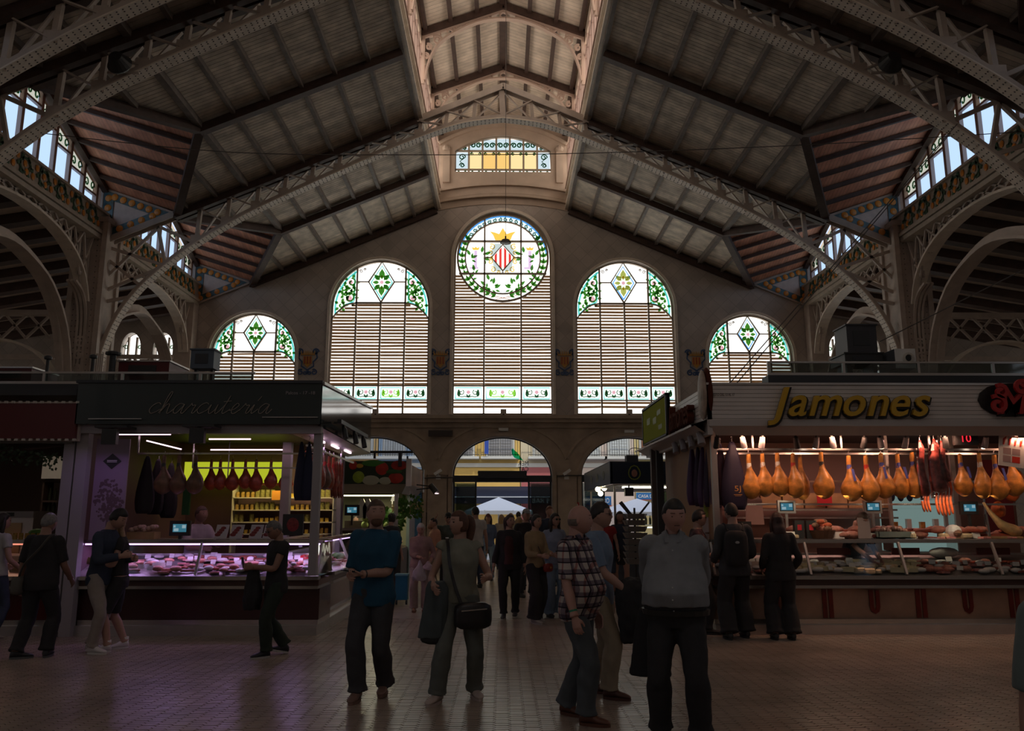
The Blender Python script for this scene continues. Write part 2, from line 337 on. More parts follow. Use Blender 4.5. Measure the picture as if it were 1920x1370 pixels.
# tile crests between the windows
g_c1 = M('crest blue glaze', (.05, .10, .22), .3); g_c2 = M('crest ochre glaze', (.55, .28, .05), .3); g_c3 = M('crest red glaze', (.35, .06, .04), .3)
def scroll(mb, cx, cz, y, r_, s=1, w=.02, turns=1.3, a0=0, d=.012):
    mb.ribbon([V((cx+s*(r_*(1-.75*i/18))*math.cos(a0+turns*2*math.pi*i/18), y, cz+(r_*(1-.75*i/18))*math.sin(a0+turns*2*math.pi*i/18))) for i in range(19)], d, w, (0, 1, 0))
for cx in (-6.95, -2.22, 2.22, 6.95):
    cr = struct('tile_crest'); y = WY-.02; z = 7.0
    mb = MB()
    for s in (-1, 1):
        scroll(mb, cx+s*.27, z+.32, y, .12, s, .05); scroll(mb, cx+s*.24, z-.42, y, .11, -s, .045, a0=1); scroll(mb, cx+s*.08, z-.44, y, .08, s, .04, a0=2)
        mb.ribbon([V((cx+s*a, y, z+c_)) for a, c_ in ((.3, .3), (.33, .1), (.2, -.05), (.22, -.2), (0, -.34))], .012, .05, (0, 1, 0))
    mb.build('scrollwork', g_c1, cr)
    mb = MB(); mb.poly([(cx+a, y-.01, z+c_) for a, c_ in ((-.15, .15), (.15, .15), (.15, -.1), (0, -.25), (-.15, -.1))], .02, (0, -1, 0)); mb.build('shield', g_c2, cr)
    mb = MB()
    for k in (-.1, 0, .1): mb.box(cx+k-.02, cx+k+.02, y-.045, y-.031, z-.12, z+.14)
    mb.build('shield_bars', g_c3, cr)
    mb = MB()
    for k in range(-3, 4): mb.poly([(cx+k*.07-.035, y-.01, z+.2), (cx+k*.07+.035, y-.01, z+.2), (cx+k*.08, y-.01, z+.38-.01*abs(k))], .015, (0, -1, 0))
    mb.build('crown', g_c2, cr)
# ---- far windows
def flower(mb, cx, cz, y, r_):
    for k in range(5):
        a = 2*math.pi*k/5; mb.poly([(cx+r_*.55*math.cos(a)+r_*.5*math.cos(b_), y, cz+r_*.55*math.sin(a)+r_*.5*math.sin(b_)) for b_ in [2*math.pi*i/8 for i in range(8)]], .006, (0, -1, 0))
def leaf(mb, cx, cz, y, a, L, w=.3):
    c, s = math.cos(a), math.sin(a)
    mb.poly([(cx+c*u*L-s*v*L, y, cz+s*u*L+c*v*L) for u, v in ((0, 0), (.3, w*.5), (.6, w*.45), (1, 0), (.6, -w*.45), (.3, -w*.5))], .006, (0, -1, 0))
def line(mb, pts, y, w=.03, d=.012): mb.ribbon([V((a, y, c_)) for a, c_ in pts], d, w, (0, 1, 0))
slat_meshes = {}
def slats(win, xs, z0, z1, y, clip=None):
    """one column of blind slats between x0 and x1"""
    x0, x1 = xs; w = round(x1-x0, 3); n = max(1, int(round((z1-z0)/.116)))
    key = w
    if key not in slat_meshes:
        mb = MB(); hw = w/2-.03
        mb.add([(-hw, .013, -.039), (hw, .013, -.039), (hw, -.004, -.004), (-hw, -.004, -.004), (-hw, -.013, .039), (hw, -.013, .039), (-hw, -.009, .042), (hw, -.009, .042), (hw, .004, .0), (-hw, .004, .0), (hw, .019, -.037), (-hw, .019, -.037)],
               [(0, 1, 2, 3), (3, 2, 5, 4), (4, 5, 7, 6), (6, 7, 8, 9), (9, 8, 10, 11), (11, 10, 1, 0)])
        slat_meshes[key] = mb.mesh('slat', m_slat)
    for i in range(n):
        z = z0+(i+.5)*(z1-z0)/n; xa, xb = x0, x1
        if clip:
            q = clip(z, x0, x1)
            if q is None: continue
            xa, xb = q
        wobble = random.uniform(-.02, .02) if random.random() < .22 else random.uniform(-.004, .004)
        gone = z0 < 5.2 and random.random() < .0
        o = place('slat', slat_meshes[key], win, ((xa+xb)/2, y+.05, z+random.uniform(-.004, .004)), rot=(R(random.choice((-8, -4, 0, 0, 0, 3, 6, 28))), wobble/(w), 0), scale=((xb-xa)/w, 1, .98))
for wi, (c, h, z0, zs, k) in enumerate(WINS):
    win = struct('window_%d' % (wi+1)); y = WY+.12
    MB().add([(x, WY+.34, z) for x, z in arch_loop(c, h, z0, zs, h, h)], [tuple(range(27))]).build('frosted_pane', m_day, win)
    fr = MB(); fr.ribbon([V((x, y, z)) for x, z in [(c+h, z0)]+arc(c, zs, h-.02, h-.02, 0, 180, 32)+[(c-h, z0)]], .08, .06, (0, 1, 0)); fr.box(c-h, c+h, y-.05, y+.05, z0, z0+.05); fr.build('window_frame', m_frame, win)
    ncol = 3 if k == 'c' else 4
    edges = [c-h, c-.67*h/1.77*1.0, c+.67*h/1.77, c+h] if k == 'c' else [c-h, c-h*.5, c, c+h*.5, c+h]
    top = {'c': 9.3, 's': 8.98+.18, 'o': 7.22+.12}[k]
    for xe in edges[1:-1]:
        hi = zs+math.sqrt(max(h*h-(xe-c)**2, 0))
        if k != 'c' and abs(xe-c) < .01: hi = top
        MB().box(xe-.028, xe+.028, y-.05, y+.05, z0, hi).build('mullion', m_frame, win)
    zb0, zb1 = 5.62, 6.1
    for zz in (zb0-.02, zb1+.02): MB().box(c-h, c+h, y-.045, y+.045, zz-.022, zz+.022).build('transom', m_frame, win)
    # scroll panes of the low band
    for i in range(ncol):
        xa, xb = edges[i]+.05, edges[i+1]-.05; xm = (xa+xb)/2; ln = MB()
        pn = MB().box(xa, xb, y+.06, y+.068, zb0, zb1).build('band_pane', M_tint('clear pale glass', (.92, .97, .95), 0), win)
        bd = MB(); line(bd, [(xa+.04, zb0+.04), (xb-.04, zb0+.04), (xb-.04, zb1-.04), (xa+.04, zb1-.04), (xa+.04, zb0+.04)], y+.05, .035); bd.build('border_glass', g_aqua, pn)
        sc = MB(); hw = (xb-xa)/2
        for s in (-1, 1):
            scroll(sc, xm+s*hw*.5, (zb0+zb1)/2+.03, y+.05, .1, s, .03, 1.1, 2.0)
            line(sc, [(xm, zb0+.1), (xm+s*hw*.25, zb0+.13), (xm+s*hw*.5, zb0+.11), (xm+s*hw*.74, zb0+.16), (xm+s*hw*.72, zb1-.12)], y+.05, .03)
            leaf(sc, xm+s*hw*.68, zb0+.1, y+.05, R(90), .3, .4); leaf(sc, xm, zb0+.08, y+.05, R(90)-s*.5, .16, .4)
        sc.build('scroll_glass', g_lime if (i == 2 and wi == 1) or (i == 1 and wi == 0) else g_dgreen, pn)
        fm = MB(); flower(fm, xm, (zb0+zb1)/2+.04, y+.05, .07); fm.build('rose_glass', g_pink, pn)
    # slat columns
    for i in range(ncol):
        xa, xb = edges[i], edges[i+1]
        slats(win, (xa, xb), z0+.22, zb0-.03, y)
        if k == 'c':
            Rr = 1.66
            def clip(z, a, b_, Rr=Rr):
                if z < 10.9-Rr: return (a, b_)
                half = math.sqrt(max(Rr*Rr-(z-10.9)**2, 0))
                if a < 0 < b_: return None
                if a < 0: return (a, min(b_, -half)) if -half-a > .08 else None
                return (max(a, half), b_) if b_-half > .08 else None
            slats(win, (xa, xb), zb1+.03, 10.25, y, clip)
        else:
            def clip(z, a, b_, c=c, h=h, zs=zs, k=k):
                base = zs-.42*(h/1.77)                      # spandrel glass comes down in the outer columns
                if z < base: return (a, b_)
                t_ = (z-base)/(top-base); cut = h-(h*.5)*t_**1.8
                if a < c-h*.4: a = max(a, c-cut)
                if b_ > c+h*.4: b_ = min(b_, c+cut)
                return (a, b_) if b_-a > .1 else None
            slats(win, (xa, xb), zb1+.03, top-.02, y, clip)
    if k != 'c':
        s_ = h/1.77; ax = .5*h
        line_m = MB(); line_m.box(c-h*.52, c+h*.52, y-.05, y+.05, top-.03, top+.03)
        for s in (-1, 1): line_m.ribbon([V((c+s*x, y, z)) for x, z in catmull([(h, zs-.46*s_, 0), (h*.9, zs-.2*s_, 0), (h*.7, zs+.1*s_, 0), (h*.5, top, 0)], 5) and [(p.x, p.y) for p in catmull([(h, zs-.46*s_, 0), (h*.9, zs-.2*s_, 0), (h*.7, zs+.1*s_, 0), (h*.5, top, 0)], 5)]], .08, .045, (0, 1, 0))
        line_m.build('transom', m_frame, win)
        zc = (top+zs+h)/2; dw, dh = .47*s_, (zs+h-top)/2-.03
        dm = MB(); line(dm, [(c, zc-dh), (c+dw, zc), (c, zc+dh), (c-dw, zc), (c, zc-dh)], y, .05, .06); line(dm, [(c+dw, zc), (c+ax, zc)], y, .035, .06); line(dm, [(c-dw, zc), (c-ax, zc)], y, .035, .06); dm.build('diamond_frame', m_frame, win)
        gp = MB().poly([(c, y+.07, zc-dh), (c+dw, y+.07, zc), (c, y+.07, zc+dh), (c-dw, y+.07, zc)], .008, (0, 1, 0)).build('diamond_pane', M_tint('clear pale glass', (.92, .97, .95)), win)
        bm = MB(); k1 = .82; line(bm, [(c, zc-dh*k1), (c+dw*k1, zc), (c, zc+dh*k1), (c-dw*k1, zc), (c, zc-dh*k1)], y+.05, .045*s_); bm.build('blue_border', g_blue if wi in (2, 4) else g_aqua, gp)
        gm = MB()
        for a in range(8): leaf(gm, c+.1*s_*math.cos(a*math.pi/4), zc+.12*s_*math.sin(a*math.pi/4), y+.05, a*math.pi/4, (.40 if a % 4 == 2 else .24 if a % 4 == 0 else .3)*s_, .55)
        for s in (-1, 1):
            for zz in (-.18, .18): scroll(gm, c+s*.14*s_, zc+zz*s_, y+.05, .08*s_, s, .03)
        gm.build('leaf_glass', g_green if wi != 2 else M_tint('olive glass', (.32, .34, .1), 0), gp)
        ym = MB(); 
        for zz in (-.22, .22): flower(ym, c, zc+zz*s_, y+.04, .045*s_)
        ym.build('yellow_glass', g_yel, gp); pm = MB(); flower(pm, c, zc, y+.04, .07*s_); pm.build('rose_glass', g_pink, gp)
        for s in (-1, 1):
            q = [(c+s*(ax+.04), top+.02)]+[(c+s*x, z) for x, z in [(h*math.cos(a), zs+h*math.sin(a)) for a in [R(58-j*7) for j in range(9)]]]+[(c+s*h*.97, zs-.35*s_), (c+s*h*.86, zs-.08*s_), (c+s*h*.7, zs+.1*s_)]
            sp_ = MB().poly([(x, y+.07, z) for x, z in q], .008, (0, 1, 0)).build('spandrel_pane', M_tint('clear pale glass', (.92, .97, .95)), win)
            bm = MB(); line(bm, [(c+s*(h-.11)*math.cos(R(a)), zs+(h-.11)*math.sin(R(a))) for a in range(57, -12, -6)], y+.05, .07); line(bm, [(c+s*(ax+.1), top+.1), (c+s*(ax+.1), zs+h*.78)], y+.05, .05); line(bm, [(c+s*(ax+.1), top+.08), (c+s*h*.74, zs+.12*s_), (c+s*h*.92, zs-.2*s_)], y+.05, .05); bm.build('aqua_border', g_aqua, sp_)
            gm = MB(); 
            for (fx, fz, rr) in ((.66, .22, .2), (.62, .55, .16), (.82, .06, .12), (.78, .42, .12), (.6, .38, .1), (.74, .3, .08)):
                scroll(gm, c+s*fx*h, zs+fz*h, y+.05, rr*s_, s, .06*s_, 1.0, 1.5)
                for a in range(5): leaf(gm, c+s*fx*h+rr*s_*math.cos(a*1.3), zs+fz*h+rr*s_*math.sin(a*1.3), y+.045, a*1.3, .165*s_, .65)
            gm.build('leaf_glass', g_green, sp_)
            pm = MB(); flower(pm, c+s*.66*h, zs+.2*h, y+.04, .12*s_); flower(pm, c+s*.64*h, zs+.55*h, y+.04, .09*s_); pm.build('rose_glass', g_pink, sp_)
            sm = MB(); scroll(sm, c+s*ax*.86, zs+h*.78, y, .07, s, .02, 1.4, 0, .02); scroll(sm, c+s*ax*.7, zs+h*.82, y, .05, -s, .02, 1.4, 0, .02); sm.build('iron_scroll', m_frame, win)
    else:                                                   # the round coat of arms window
        zc = 10.9
        for rr, w in ((1.66, .07), (1.38, .045)):
            MB().ribbon([V((x, y, z)) for x, z in arc(0, zc, rr, rr, 0, 360, 48)], .08, w, (0, 1, 0)).build('ring_bar', m_frame, win)
        for zz in (zc+.62, zc-.62): MB().box(-1.6, 1.6, y-.05, y+.05, zz-.03, zz+.03).build('transom', m_frame, win)
        MB().box(-.66, -.42, y-.04, y+.04, zc-.015, zc+.015).box(.42, .66, y-.04, y+.04, zc-.015, zc+.015).build('stay_bar', m_frame, win)
        rp_ = MB().add([(x, y+.08, z) for x, z in arc(0, zc, 1.66, 1.66, 0, 354, 47)], [tuple(range(48))]).build('round_pane', M_tint('clear pale glass', (.92, .97, .95)), win)
        bm = MB(); line(bm, arc(0, zc, 1.62, 1.62, 5, 175, 30), y+.05, .07); bm.build('blue_rim', g_blue, rp_)
        bm = MB(); bm.add([(x, y+.06, z) for x, z in arc(0, zc, 1.6, 1.6, 24, 156, 24)+arc(0, zc, 1.4, 1.4, 156, 24, 24)], [(i, i+1, 48-i, 49-i) for i in range(24)]); bm.build('sky_band', g_sky, rp_)
        gm = MB()
        for a in range(30, 151, 8):
            x, z = 1.49*math.cos(R(a)), zc+1.49*math.sin(R(a)); scroll(gm, x, z, y+.04, .075, 1 if a < 90 else -1, .035, 1.2, R(a))
        gm.build('vine_glass', g_dgreen, rp_)
        gm = MB(); tw = MB()
        for s in (-1, 1):
            for a in list(range(28, -88, -9)):
                rr = 1.5 if a > -55 else 1.42; x, z = s*rr*math.cos(R(a)), zc+rr*math.sin(R(a))
                for d in (-.7, .0, .8): leaf(gm, x, z, y+.04, (R(a) if s > 0 else math.pi-R(a))+s*(math.pi/2+d), .23, .42)
            line(tw, [(s*1.5*math.cos(R(a)), zc+1.5*math.sin(R(a))) for a in range(25, -88, -8)]+[(-s*.25, zc-1.58)], y+.045, .02)
            for (lx, lz, la) in ((.35, -1.0, 100), (.5, -.85, 70), (.62, -1.05, 40), (.3, -1.15, 150), (.5, -1.2, 20), (1.15, -.75, 110), (1.05, -.5, 80), (1.18, 0, 160), (1.2, .1, 60), (.78, .2, 100), (.72, .0, 200), (.66, .12, 150)):
                leaf(gm, s*lx, zc+lz, y+.04, R(la) if s > 0 else math.pi-R(la), .27, .42); leaf(gm, s*(lx-.04), zc+lz-.08, y+.035, R(la+50) if s > 0 else math.pi-R(la+50), .18, .42)
        gm.build('laurel_glass', g_green, rp_); tw.build('branch_glass', g_brn, rp_)
        for s in (-1, 1):
            MB().box(s*1.0-.055, s*1.0+.055, y+.04, y+.046, zc-.35, zc+.28).box(s*1.0-.22 if s < 0 else s*1.0-.22, s*1.0+.1, y+.04, y+.046, zc-.42, zc-.35).build('column_glass', g_lil, rp_)
            MB().poly([(s*1.0+a, y+.04, zc+.3+b_) for a, b_ in ((-.1, 0), (.1, 0), (.15, .12), (.05, .08), (0, .14), (-.05, .08), (-.15, .12))], .006, (0, -1, 0)).build('small_crown_glass', g_yel, rp_)
        for s in (-1, 1):
            MB().poly([(s*a, y+.05, zc+b_) for a, b_ in ((.05, .46), (.4, .03), (.46, .2), (.3, .55), (.06, .56))], .004, (0, 1, 0)).poly([(s*a, y+.05, zc+b_) for a, b_ in ((.05, -.46), (.4, -.03), (.36, -.2), (.32, -.5), (.06, -.52))], .004, (0, 1, 0)).build('mantle_glass', g_grey, rp_)
        gm = MB()
        for s in (-1, 1):
            for (a, b_, rr) in ((.4, .42, .12), (.46, .2, .09), (.46, -.15, .1), (.36, -.45, .11), (.42, .0, .06), (.16, -.55, .07)): scroll(gm, s*a, zc+b_, y+.03, rr, s, .035, 1.2, 1)
        gm.build('gold_scroll_glass', g_yel, rp_)
        MB().poly([(a, y+.03, zc+.68+b_) for a, b_ in ((-.28, 0), (.28, 0), (.36, .2), (.48, .34), (.3, .3), (.14, .24), (0, .48), (-.14, .24), (-.3, .3), (-.48, .34), (-.36, .2))], .006, (0, -1, 0)).build('crown_glass', g_yel, rp_)
        for i in range(9):
            xa = -.39+.78*i/9; xb = xa+.78/9; da = .46*(1-abs(xa)/.39); db = .46*(1-abs(xb)/.39)
            MB().add([(xa, y+.025, zc-da), (xb, y+.025, zc-db), (xb, y+.025, zc+db), (xa, y+.025, zc+da)], [(0, 1, 2, 3)]).build('red_bar_glass' if i % 2 else 'cream_bar_glass', g_red if i % 2 else M_tint('pale cream glass', (.9, .82, .55), 0), rp_)
        dm = MB(); line(dm, [(0, zc-.5), (.42, zc), (0, zc+.5), (-.42, zc), (0, zc-.5)], y, .04, .06); line(dm, [(0, zc+.5), (0, zc+.62)], y, .04); line(dm, [(0, zc-.5), (0, zc-.62)], y, .04); dm.build('diamond_frame', m_frame, win)
# ---- yellow lantern window
win = struct('window_6'); y = WY+.1
MB().add([(x, WY+.26, z) for x, z in YW], [tuple(range(len(YW)))]).build('frosted_pane', m_day, win)
lx = [-1.8+3.6*i/7 for i in range(8)]
fr = MB(); fr.ribbon([V((x, y, z)) for x, z in YW+[YW[0]]], .08, .07, (0, 1, 0)); fr.box(-1.8, 1.8, y-.04, y+.04, 14.3, 14.36).box(-1.8, 1.8, y-.04, y+.04, 15.05, 15.11); fr.build('window_frame', m_frame, win)
for i in range(7):
    a, b_ = lx[i]+.03, lx[i+1]-.03; xm = (a+b_)/2
    if 0 < i: MB().box(lx[i]-.035, lx[i]+.035, y-.05, y+.05, 14.2, 15.05+.6*(1-(lx[i]/1.8)**2)).build('mullion', m_frame, win)
    am = M_tint('amber glass', (.62, .52, .30), 0) if i in (1, 4, 5) else M_tint('deep amber glass', (.60, .42, .17), 0)
    MB().box(a, b_, y+.06, y+.067, 14.36, 15.05).build('amber_pane' if 0 < i < 6 else 'scroll_pane', am if 0 < i < 6 else M_tint('pale blue glass', (.42, .5, .56), 0), win)
    sc = MB()
    if i in (0, 6):
        scroll(sc, xm, 14.85, y+.03, .13, 1, .04); scroll(sc, xm, 14.52, y+.03, .1, -1, .04); line(sc, [(xm+.12, 14.85), (xm-.08, 14.68), (xm+.1, 14.5)], y+.03, .03)
    else:
        for s in (-1, 1): scroll(sc, xm+s*.15, 14.98, y+.03, .06, s, .03)
    for s in (-1, 1):
        if abs(xm) < 1.4: scroll(sc, xm+s*.11, 15.11+.22, y+.03, .11, s, .05)
        else: scroll(sc, xm-.1*(1 if xm > 0 else -1), 15.2, y+.03, .06, 1, .04)
        scroll(sc, xm+s*.12, 14.25, y+.03, .04, s, .03)
    sc.build('scroll_glass', g_dgreen, win)
    zt_ = 15.11+.5*(1-(xm/1.8)**2); MB().box(a, b_, y+.06, y+.067, 15.11, zt_).build('crown_pane', M_tint('pale blue glass', (.55, .75, .9), 0), win)
# ---- roofs
ceil = struct('ceiling')
BAYS = [(AY, WY), (BY, AY), (6.4, CY), (-1, 6.4)]
XP = [2.45+.79*k for k in range(12)]
me_purl = {}
def bar_part(name, p, q, w, h, m, par, up=(0, 0, 1)): return MB().bar(p, q, w, h, up).build(name, m, par)
for (y0, y1) in BAYS+[(CY, BY)]:
    ym = (y0+y1)/2; full = (y0, y1) == (CY, BY)
    for s in (-1, 1):
        def vx(y):                                          # |x| where the main roof meets the side gable
            return HX if full else 9.1-1.9*(1-abs(y-ym)/((y1-y0)/2))
        # board panels between purlins, one row each side of the middle rafter
        for (ya, yb) in ([(y0, y1)] if full else [(y0, ym), (ym, y1)]):
            for k in range(len(XP)):
                xa = XP[k]; xb = XP[k]+.79
                if xa > 11: continue
                q = []
                if full or xb <= 7.25: q = [(xa, ya), (xb, ya), (xb, yb), (xa, yb)]
                elif xa < 9.1:
                    yo = ya if ya != ym else yb; L = (y1-y0)/2; sg = 1 if yo == y0 else -1     # outer end of the bay
                    f = lambda x: yo+sg*L*min(1, max(0, (9.1-x)/1.9))
                    xe = min(xb, 9.1); q = [(xa, yo), (xe, yo), (xe, f(xe)), (xa, f(xa))]
                if q:
                    P4 = [V((s*x, y, zr(x))) for x, y in q]
                    MB().poly(P4, .05, (0, 0, 1)).build('board_panel', m_board, ceil)
        for k, x in enumerate(XP):
            if full: rng = [(y0, y1)]
            elif x < 7.3: rng = [(y0, y1)]
            elif x < 9.0:
                L = (y1-y0)/2*(9.1-x)/1.9; rng = [(y0, y0+L), (y1-L, y1)]
            else: continue
            for a, b_ in rng:
                big = abs(x-7.19) < .1
                bar_part('purlin', (s*x, a, zr(x)-.07), (s*x, b_, zr(x)-.07), .16 if big else .10, .16 if big else .12, m_purl, ceil)
        for yy, w in ((ym, .2), (y0+.12, .16), (y1-.12, .16)):
            xe = HX if full else (7.2 if yy == ym else 9.1)
            if full and yy == ym: continue
            bar_part('rafter', (s*2.45, yy, zr(2.45)-.17), (s*xe, yy, zr(xe)-.17), w, .2, m_dark, ceil)
        if full: continue
        # the side gable: two slopes rising outwards, clerestory at their outer end
        A = V((s*7.2, ym, 10.74)); Bp = V((s*HX, ym, 12.0)); L = (y1-y0)/2
        for sg in (-1, 1):
            C = V((s*HX, ym+sg*L, 10.62)); D = V((s*9.1, ym+sg*L, 9.93))
            g = struct('gable_slope'); g.parent = ceil
            MB().add([A, Bp, C, D, A+V((0, 0, .06)), Bp+V((0, 0, .06)), C+V((0, 0, .06)), D+V((0, 0, .06))], [(0, 1, 2, 3), (7, 6, 5, 4)]).build('gable_boards', m_boardr, g)
            for i in range(0, 7):
                t_ = i/6; p = A.lerp(D, t_); q = Bp.lerp(C, t_); dz = V((0, 0, -.08))
                bar_part('gable_beam', p+dz, q+dz, .1, .1, m_dark, g)
            dz = V((0, 0, -.14)); bar_part('valley_beam', A+dz, D+dz, .2, .2, m_dark, g); bar_part('edge_beam', Bp+V((-s*.1, 0, -.1)), C+V((-s*.1, 0, -.1)), .16, .2, m_dark, g)
            # triangular tile panel standing between this slope and the truss
            yy = ym+sg*(L-.02)
            T = [V((s*9.15, yy, 9.86)), V((s*(HX-.02), yy, 10.58)), V((s*(HX-.02), yy, 9.0))]
            tp = MB().poly(T, .04, (0, -sg, 0)).build('tile_panel', M('white glazed panel', (.72, .58, .52), .35, var=.08), ceil)
            cen = (T[0]+T[1]+T[2])/3; k1, k2 = .92, .5; nn = V((0, -sg*.055, 0))
            for i in range(3):
                a, b_ = T[i], T[(i+1) % 3]; q4 = [cen+(a-cen)*k1+nn, cen+(b_-cen)*k1+nn, cen+(b_-cen)*k2+nn, cen+(a-cen)*k2+nn]
                MB().poly(q4, .012, (0, -sg, 0)).build('leaf_border', M('deep green glaze', (.05, .13, .16), .3, var=.4, scale=9), tp)
                nf = 6 if i == 0 else 4 if i == 1 else 5
                for j in range(nf):
                    p = (cen+(a-cen)*.72).lerp(cen+(b_-cen)*.72, (j+.3)/nf)+nn*1.3
                    MB().sph(p, (.1, .03, .1), 10, 6).build('orange', M('orange glaze', (.85, .33, .05), .3), tp)
            ed = MB(); 
            for i in range(3): ed.bar(T[i]+nn*.5, T[(i+1) % 3]+nn*.5, .06, .07, (0, 1, 0))
            ed.build('panel_border', m_steel, tp)
        # clerestory window in the gable plane
        n = 9; win = struct('window_%d' % (7+BAYS.index((y0, y1))*2+(s > 0))); zt_ = lambda y: 12.0-(12.0-10.62)*abs(y-ym)/L-.12; zb = 9.78
        xx = s*(HX+.02); ys = [y0+.35+(y1-y0-.7)*i/n for i in range(n+1)]
        MB().add([V((xx+s*.12, y0+.3, zb)), V((xx+s*.12, y1-.3, zb)), V((xx+s*.12, y1-.3, zt_(y1-.3))), V((xx+s*.12, ym, zt_(ym))), V((xx+s*.12, y0+.3, zt_(y0+.3)))], [(0, 1, 2, 3, 4)]).build('frosted_pane', m_dayblue, win)
        for i in range(n+1): MB().box(xx-.05, xx+.05, ys[i]-.055, ys[i]+.055, zb, zt_(ys[i])).build('mullion', m_frame2 if 'm_frame2' in globals() else M('pinkish mullion', (.38, .26, .22), .5), win)
        for i in range(n):
            a, b_ = ys[i]+.055, ys[i+1]-.055; zc = min(zt_(a), zt_(b_)); zh = zc-.42
            MB().box(xx-.04, xx+.04, a, b_, zh-.03, zh+.03).build('transom', M('pinkish mullion', (.38, .26, .22), .5), win)
            MB().add([(xx+s*.06, a, zh), (xx+s*.06, b_, zh), (xx+s*.06, b_, zt_(b_)), (xx+s*.06, a, zt_(a))], [(0, 1, 2, 3)]).build('amber_head_pane', M_tint('amber head glass', (.95, .55, .25), 0), win)
            sc = MB(); m_ = (a+b_)/2; w = (b_-a)/2
            for q_ in (-1, 1):
                sc.ribbon([V((xx, m_+q_*(w*.5+w*.35*math.cos(t_*.7)*(1-t_*.08)), zh+.2+.14*math.sin(t_*.7)*(1-t_*.08))) for t_ in range(10)], .02, .035, (1, 0, 0))
                sc.box(xx-.01, xx+.01, m_+q_*w*.85-.025, m_+q_*w*.85+.025, zb, zb+.22); sc.ribbon([V((xx, m_+q_*(w*.6+.1*math.cos(t_*.8)), zb+.06+.05*math.sin(t_*.8))) for t_ in range(8)], .02, .03, (1, 0, 0))
            sc.build('scroll_glass', g_dgreen, win)
        # painted fascia below the clerestory, girder and arches between the columns
        gd = struct('side_girder'); m_fas = M('cream painted fascia', (.55, .47, .38), .6, var=.1)
        MB().box(min(s*(HX-.22), s*(HX+.1)), max(s*(HX-.22), s*(HX+.1)), y0+.1, y1-.1, 9.2, 9.78).build('fascia', m_fas, gd)
        for z0_, z1_, d in ((9.74, 9.8, .3), (9.12, 9.22, .3), (8.98, 9.1, .26)):
            MB().box(min(s*(HX-d), s*(HX+.1)), max(s*(HX-d), s*(HX+.1)), y0+.1, y1-.1, z0_, z1_).build('fascia_moulding', m_fas, gd)
        xf = s*(HX-.235); nf = 8
        for i in range(nf):
            yc = y0+.5+(y1-y0-1)*(i+.5)/nf; vn = MB()
            vn.ribbon([V((xf, yc+.22*math.cos(t_*.45)*(1-t_*.02), 9.49+.2*math.sin(t_*.45)*(1-t_*.02))) for t_ in range(15)], .02, .055, (1, 0, 0))
            for a in range(6): 
                p = V((xf, yc+.24*math.cos(a*1.05), 9.49+.2*math.sin(a*1.05))); dr = V((0, math.cos(a*2.3), math.sin(a*2.3)))
                vn.bar(p-dr*.07, p+dr*.07, .02, .09, (0, dr.z, -dr.y))
            vn.build('painted_vine', M('green vine paint', (.06, .14, .08), .4), gd)
            for (dy, dz_) in ((0, .05), (.33, -.12), (-.3, .14), (.08, -.12)):
                MB().sph((xf, yc+dy, 9.49+dz_), (.02, .075, .085), 8, 6).build('painted_orange', M('orange glaze', (.85, .33, .05), .3), gd)
        up_ = [V((s*HX, y, z)) for y, z in [(y0+.5, 7.2), (y0+.75, 7.8), (y0+1.3, 8.3), (y0+2.2, 8.65), (ym, 8.8), (y1-2.2, 8.65), (y1-1.3, 8.3), (y1-.75, 7.8), (y1-.5, 7.2)]]; up_ = catmull(up_, 3)
        MB().ribbon(up_, .34, .06, (1, 0, 0)).build('arch_flange', m_steel2, gd); MB().ribbon([p+V((0, 0, .1)) for p in up_], .04, .2, (1, 0, 0)).build('arch_web', m_steel, gd)
        for i in range(0, 14):
            ya = y0+.45+(y1-y0-.9)*i/13
            zl = lambda y: max(7.2, 8.8-1.55*(abs(y-ym)/(L-.5))**4-.25*(abs(y-ym)/L)**2)
            bar_part('lattice_brace', (s*HX, ya, zl(ya)), (s*HX, ya, 9.0), .07, .05, m_steel, gd, (1, 0, 0))
            if i < 13:
                yb = ya+(y1-y0-.9)/13
                for (p, q) in (((ya, zl(ya)), (yb, 9.0)), ((yb, zl(yb)), (ya, 9.0))): bar_part('lattice_brace', (s*(HX-.08), p[0], p[1]), (s*(HX-.08), q[0], q[1]), .05, .05, m_steel, gd, (1, 0, 0))
        lo = catmull([V((s*(HX+.25), y, z)) for y, z in [(y0+.5, 3.6), (y0+.6, 5.2), (y0+1.0, 6.4), (y0+1.8, 7.3), (y0+2.7, 7.7), (ym, 7.85), (y1-2.7, 7.7), (y1-1.8, 7.3), (y1-1.0, 6.4), (y1-.6, 5.2), (y1-.5, 3.6)]], 3)
        MB().ribbon(lo, .4, .07, (1, 0, 0)).build('lower_arch_flange', m_steel, gd); MB().ribbon([p+V((0, 0, .12)) for p in lo], .05, .26, (1, 0, 0)).build('lower_arch_web', m_steel, gd)
